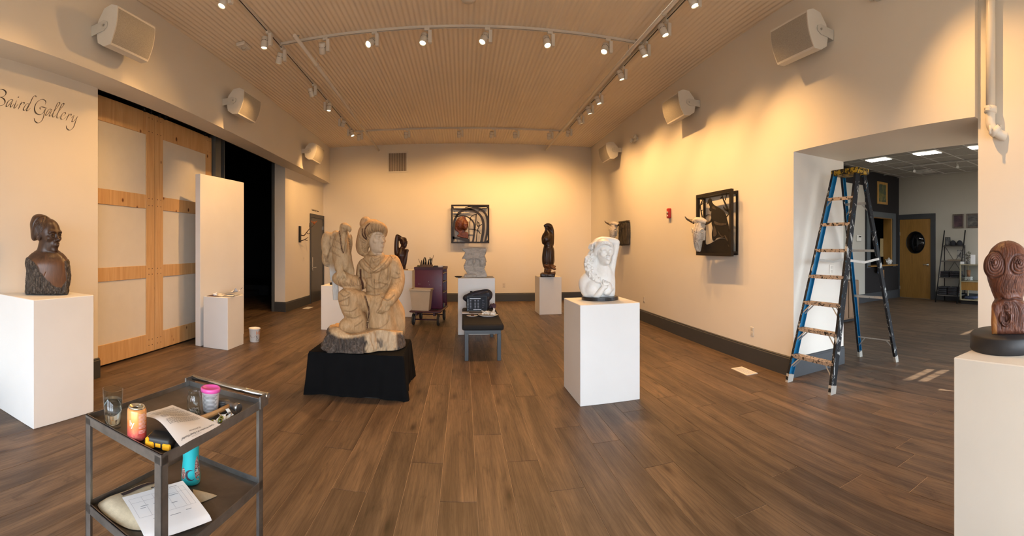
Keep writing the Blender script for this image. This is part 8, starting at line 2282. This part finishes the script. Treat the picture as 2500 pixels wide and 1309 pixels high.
# ------------------------------------------------------------------ cow skull sculptures on the right wall
bone = carved_wood('weathered_bone', (0.50, 0.42, 0.32), (0.66, 0.59, 0.49), (0.76, 0.70, 0.61), 0.6, grain=(30, 30, 12), bumps=0.3, bark=((0.05, 0.03, 0.02), (0.09, 0.055, 0.035), (0.12, 0.08, 0.05)))
horn_mat = plain('dark_horn', (0.085, 0.055, 0.028), 0.4, var=0.3, scale=18)
def skull(parent, loc, sc, yaw, pitch, roll=0.0):
    """cow skull: crown at the top, muzzle down; built along local -z, face to -y"""
    S = SDF((-0.16, -0.14, -0.44), (0.16, 0.16, 0.12), 0.0055)
    S.ell((0, 0.02, 0.0), (0.098, 0.075, 0.085), 0.02); S.ell((0, -0.01, -0.10), (0.088, 0.070, 0.12), 0.04)
    S.path([(0, -0.015, -0.10), (0, -0.02, -0.24), (0, -0.005, -0.38)], [0.075, 0.056, 0.036], 0.04)
    S.path([(-0.03, 0.0, -0.20), (-0.028, 0.0, -0.40)], [0.035, 0.016], 0.02); S.path([(0.03, 0.0, -0.20), (0.028, 0.0, -0.40)], [0.035, 0.016], 0.02)
    S.path([(-0.09, 0.02, -0.10), (-0.075, 0.04, -0.22)], [0.022, 0.02], 0.02); S.path([(0.09, 0.02, -0.10), (0.075, 0.04, -0.22)], [0.022, 0.02], 0.02)
    S.path([(-0.12, 0.02, 0.04), (0, 0.0, 0.075), (0.12, 0.02, 0.04)], [0.030, 0.045, 0.030], 0.03)
    for s_ in (-1, 1):
        S.ell((s_ * 0.095, -0.045, -0.085), (0.036, 0.034, 0.036), 0.012)
        S.ell((s_ * 0.108, -0.065, -0.085), (0.026, 0.040, 0.027), 0.010, op='s')
        S.ell((s_ * 0.022, -0.075, -0.345), (0.016, 0.05, 0.075), 0.012, op='s')
        S.ell((s_ * 0.085, 0.0, 0.01), (0.03, 0.05, 0.03), 0.015, op='s')
    rs = random.Random(9)
    E2 = Etch()
    for i in range(46): x, z = rs.uniform(-0.07, 0.07), rs.uniform(-0.26, 0.06); E2.line([(x, z), (x + 0.004, z + 0.004)], 0.005, 0.005, 1)
    for i in range(4): E2.line([(rs.uniform(-.05, .05), 0.03), (rs.uniform(-.04, .04), -0.10), (rs.uniform(-.02, .02), -0.26)], 0.003, 0.003)
    o = sdf_object('skull', S, bone, parent, lambda V, n: E2.disp(V, n) + 0.002 * vnoise(V, 60, 3, 2), {'bark': lambda V: np.clip(E2.mask(V, 0.8) * 0.7, 0, 1)}, loc=loc)
    o.rotation_euler = (Matrix.Rotation(yaw, 3, 'Z') @ Matrix.Rotation(-pitch, 3, 'X') @ Matrix.Rotation(roll, 3, 'Y')).to_euler()
    o.scale = (sc, sc, sc)
    for s_ in (-1, 1):
        P = catmull([(s_ * 0.11, 0.02, 0.035), (s_ * 0.17, 0.01, 0.05), (s_ * 0.225, -0.015, 0.075), (s_ * 0.25, -0.04, 0.115)], 5)
        part('horn', horn_mat, o, MB().tube(P, list(np.linspace(0.032, 0.006, len(P))), 12))
    return o
YA = 5.615; XA = xR(YA)
def ra(cx, cy):
    """point of the framed picture plane (local x, z) for a tracing"""
    u, v = 1670 + cx / 6.543, 450 + cy / 6.543
    th = (u - 1131) / 1100; y = 3.47 / math.tan(th); r = 3.47 / math.sin(th)
    return (YA - y, 1.55 + (602.7 - v) * r / 1100 - 1.885)
t = thing('vulture_relief', 'black framed steel silhouette of a vulture and branches with a cow skull', 'wall art', (XA, YA, 1.885), -PI / 2)
part('frame', frame_steel, t, sq_frame(0.97, 0.935, 0.045, -0.145, -0.10)); part('rear_frame', frame_steel, t, sq_frame(0.93, 0.90, 0.03, -0.03, 0.0).box((0.43, -0.10, 0.40), (0.46, -0.03, 0.43)).box((0.43, -0.10, -0.43), (0.46, -0.03, -0.40)).box((-0.46, -0.10, 0.40), (-0.43, -0.03, 0.43)).box((-0.46, -0.10, -0.43), (-0.43, -0.03, -0.40)))
def plate(name, pts, y0, y1, mat): return part(name, mat, t, MB().prism([ra(c.x, c.y) for c in catmull([(c_[0], c_[1], 0) for c_ in pts], 3, True)], -y1, -y0, M=Matrix.Rotation(PI / 2, 4, 'X')))
vult_steel = plain('blackened_steel', (0.007, 0.005, 0.004), 0.55, 0.2, var=0.3, scale=12)
plate('vulture_plate', [(358, 318), (366, 275), (382, 240), (402, 222), (424, 240), (432, 285), (468, 330), (540, 372), (615, 425), (655, 495), (668, 560), (690, 640), (705, 760), (722, 870), (700, 930), (640, 868), (560, 850), (500, 866), (470, 905), (440, 880), (432, 780), (445, 700), (430, 640), (424, 560), (420, 480), (425, 432), (405, 432), (392, 400), (400, 360), (385, 325), (372, 300)], -0.128, -0.120, vult_steel)
plate('ground_plate', [(238, 1085), (262, 960), (282, 880), (330, 960), (400, 945), (470, 905), (560, 868), (640, 880), (720, 950), (722, 1118), (238, 1112)], -0.118, -0.110, vult_steel)
hl = plain('highlight_steel', (0.10, 0.078, 0.058), 0.35, 0.6, var=0.3, scale=20)  # lighter plates: etched detail, with wing highlights put into the metal colour
for pts in ([(450, 345), (480, 360), (500, 400), (470, 395), (440, 380)], [(475, 590), (560, 620), (660, 625), (655, 650), (570, 660), (490, 640)], [(470, 660), (500, 720), (515, 800), (470, 840), (455, 790)], [(530, 735), (580, 815), (630, 835), (600, 850), (550, 800)], [(645, 810), (690, 890), (680, 910), (640, 840)], [(690, 960), (712, 985), (705, 1000)]): plate('highlight_plate', pts, -0.1310, -0.1285, hl)
def branch(pts, w_): flat_band('branch_plate', pts, [x * 0.001 for x in w_], -0.124, -0.116, t, vult_steel, ra)
branch([(292, 590), (268, 500), (248, 400), (245, 330), (270, 270), (285, 225), (262, 200)], [26, 24, 20, 16, 13, 10, 6]); branch([(248, 330), (290, 305), (320, 300), (325, 285)], [12, 14, 14, 6]); branch([(246, 335), (270, 290), (310, 265)], [10, 8, 5]); branch([(258, 430), (275, 410)], [10, 8]); branch([(305, 540), (335, 505), (365, 488), (415, 492)], [12, 12, 11, 9])
branch([(728, 480), (690, 420), (645, 320), (605, 230), (580, 145)], [40, 36, 30, 20, 12]); branch([(640, 255), (655, 190), (655, 130)], [16, 12, 8]); branch([(600, 220), (575, 205), (570, 235)], [14, 12, 8]); branch([(690, 430), (640, 400), (610, 360)], [24, 26, 18]); branch([(660, 520), (690, 480), (722, 440)], [14, 14, 12])
sk = ra(295, 745)
skull(t, (sk[0], -0.20, sk[1] + 0.09), 0.98, math.radians(24), -0.08, 0.10)
# smaller skull on a bark slab, far right wall
Y3 = 9.70
t = thing('bark_skull', 'cow skull mounted on a dark bark slab, smaller of the two skull pieces', 'wall art', (xR(Y3), Y3, 1.857), -PI / 2)
S = SDF((-0.30, -0.13, -0.30), (0.30, 0.01, 0.34), 0.008)
S.slab([(-0.27, -0.27), (0.27, -0.26), (0.28, 0.0), (0.265, 0.24), (0.20, 0.25), (0.12, 0.225), (0.0, 0.25), (-0.12, 0.24), (-0.26, 0.26), (-0.28, 0.0)], -0.09, -0.01, 0.02, 0.01)
slab_mat = carved_wood('dark_bark_slab', (0.018, 0.013, 0.008), (0.045, 0.034, 0.022), (0.11, 0.085, 0.055), 0.7, grain=(26, 26, 5), bumps=0.6)
sdf_object('bark_slab', S, slab_mat, t, lambda V, n: bark_disp(V, n, np.ones(len(V)), 0.012, 18, 4))
part('hanging_strip', slab_mat, t, MB().box((-0.27, -0.10, 0.262), (0.27, -0.02, 0.285)))
skull(t, (-0.16, -0.26, 0.17), 0.95, math.radians(34), -0.05, 0.1)
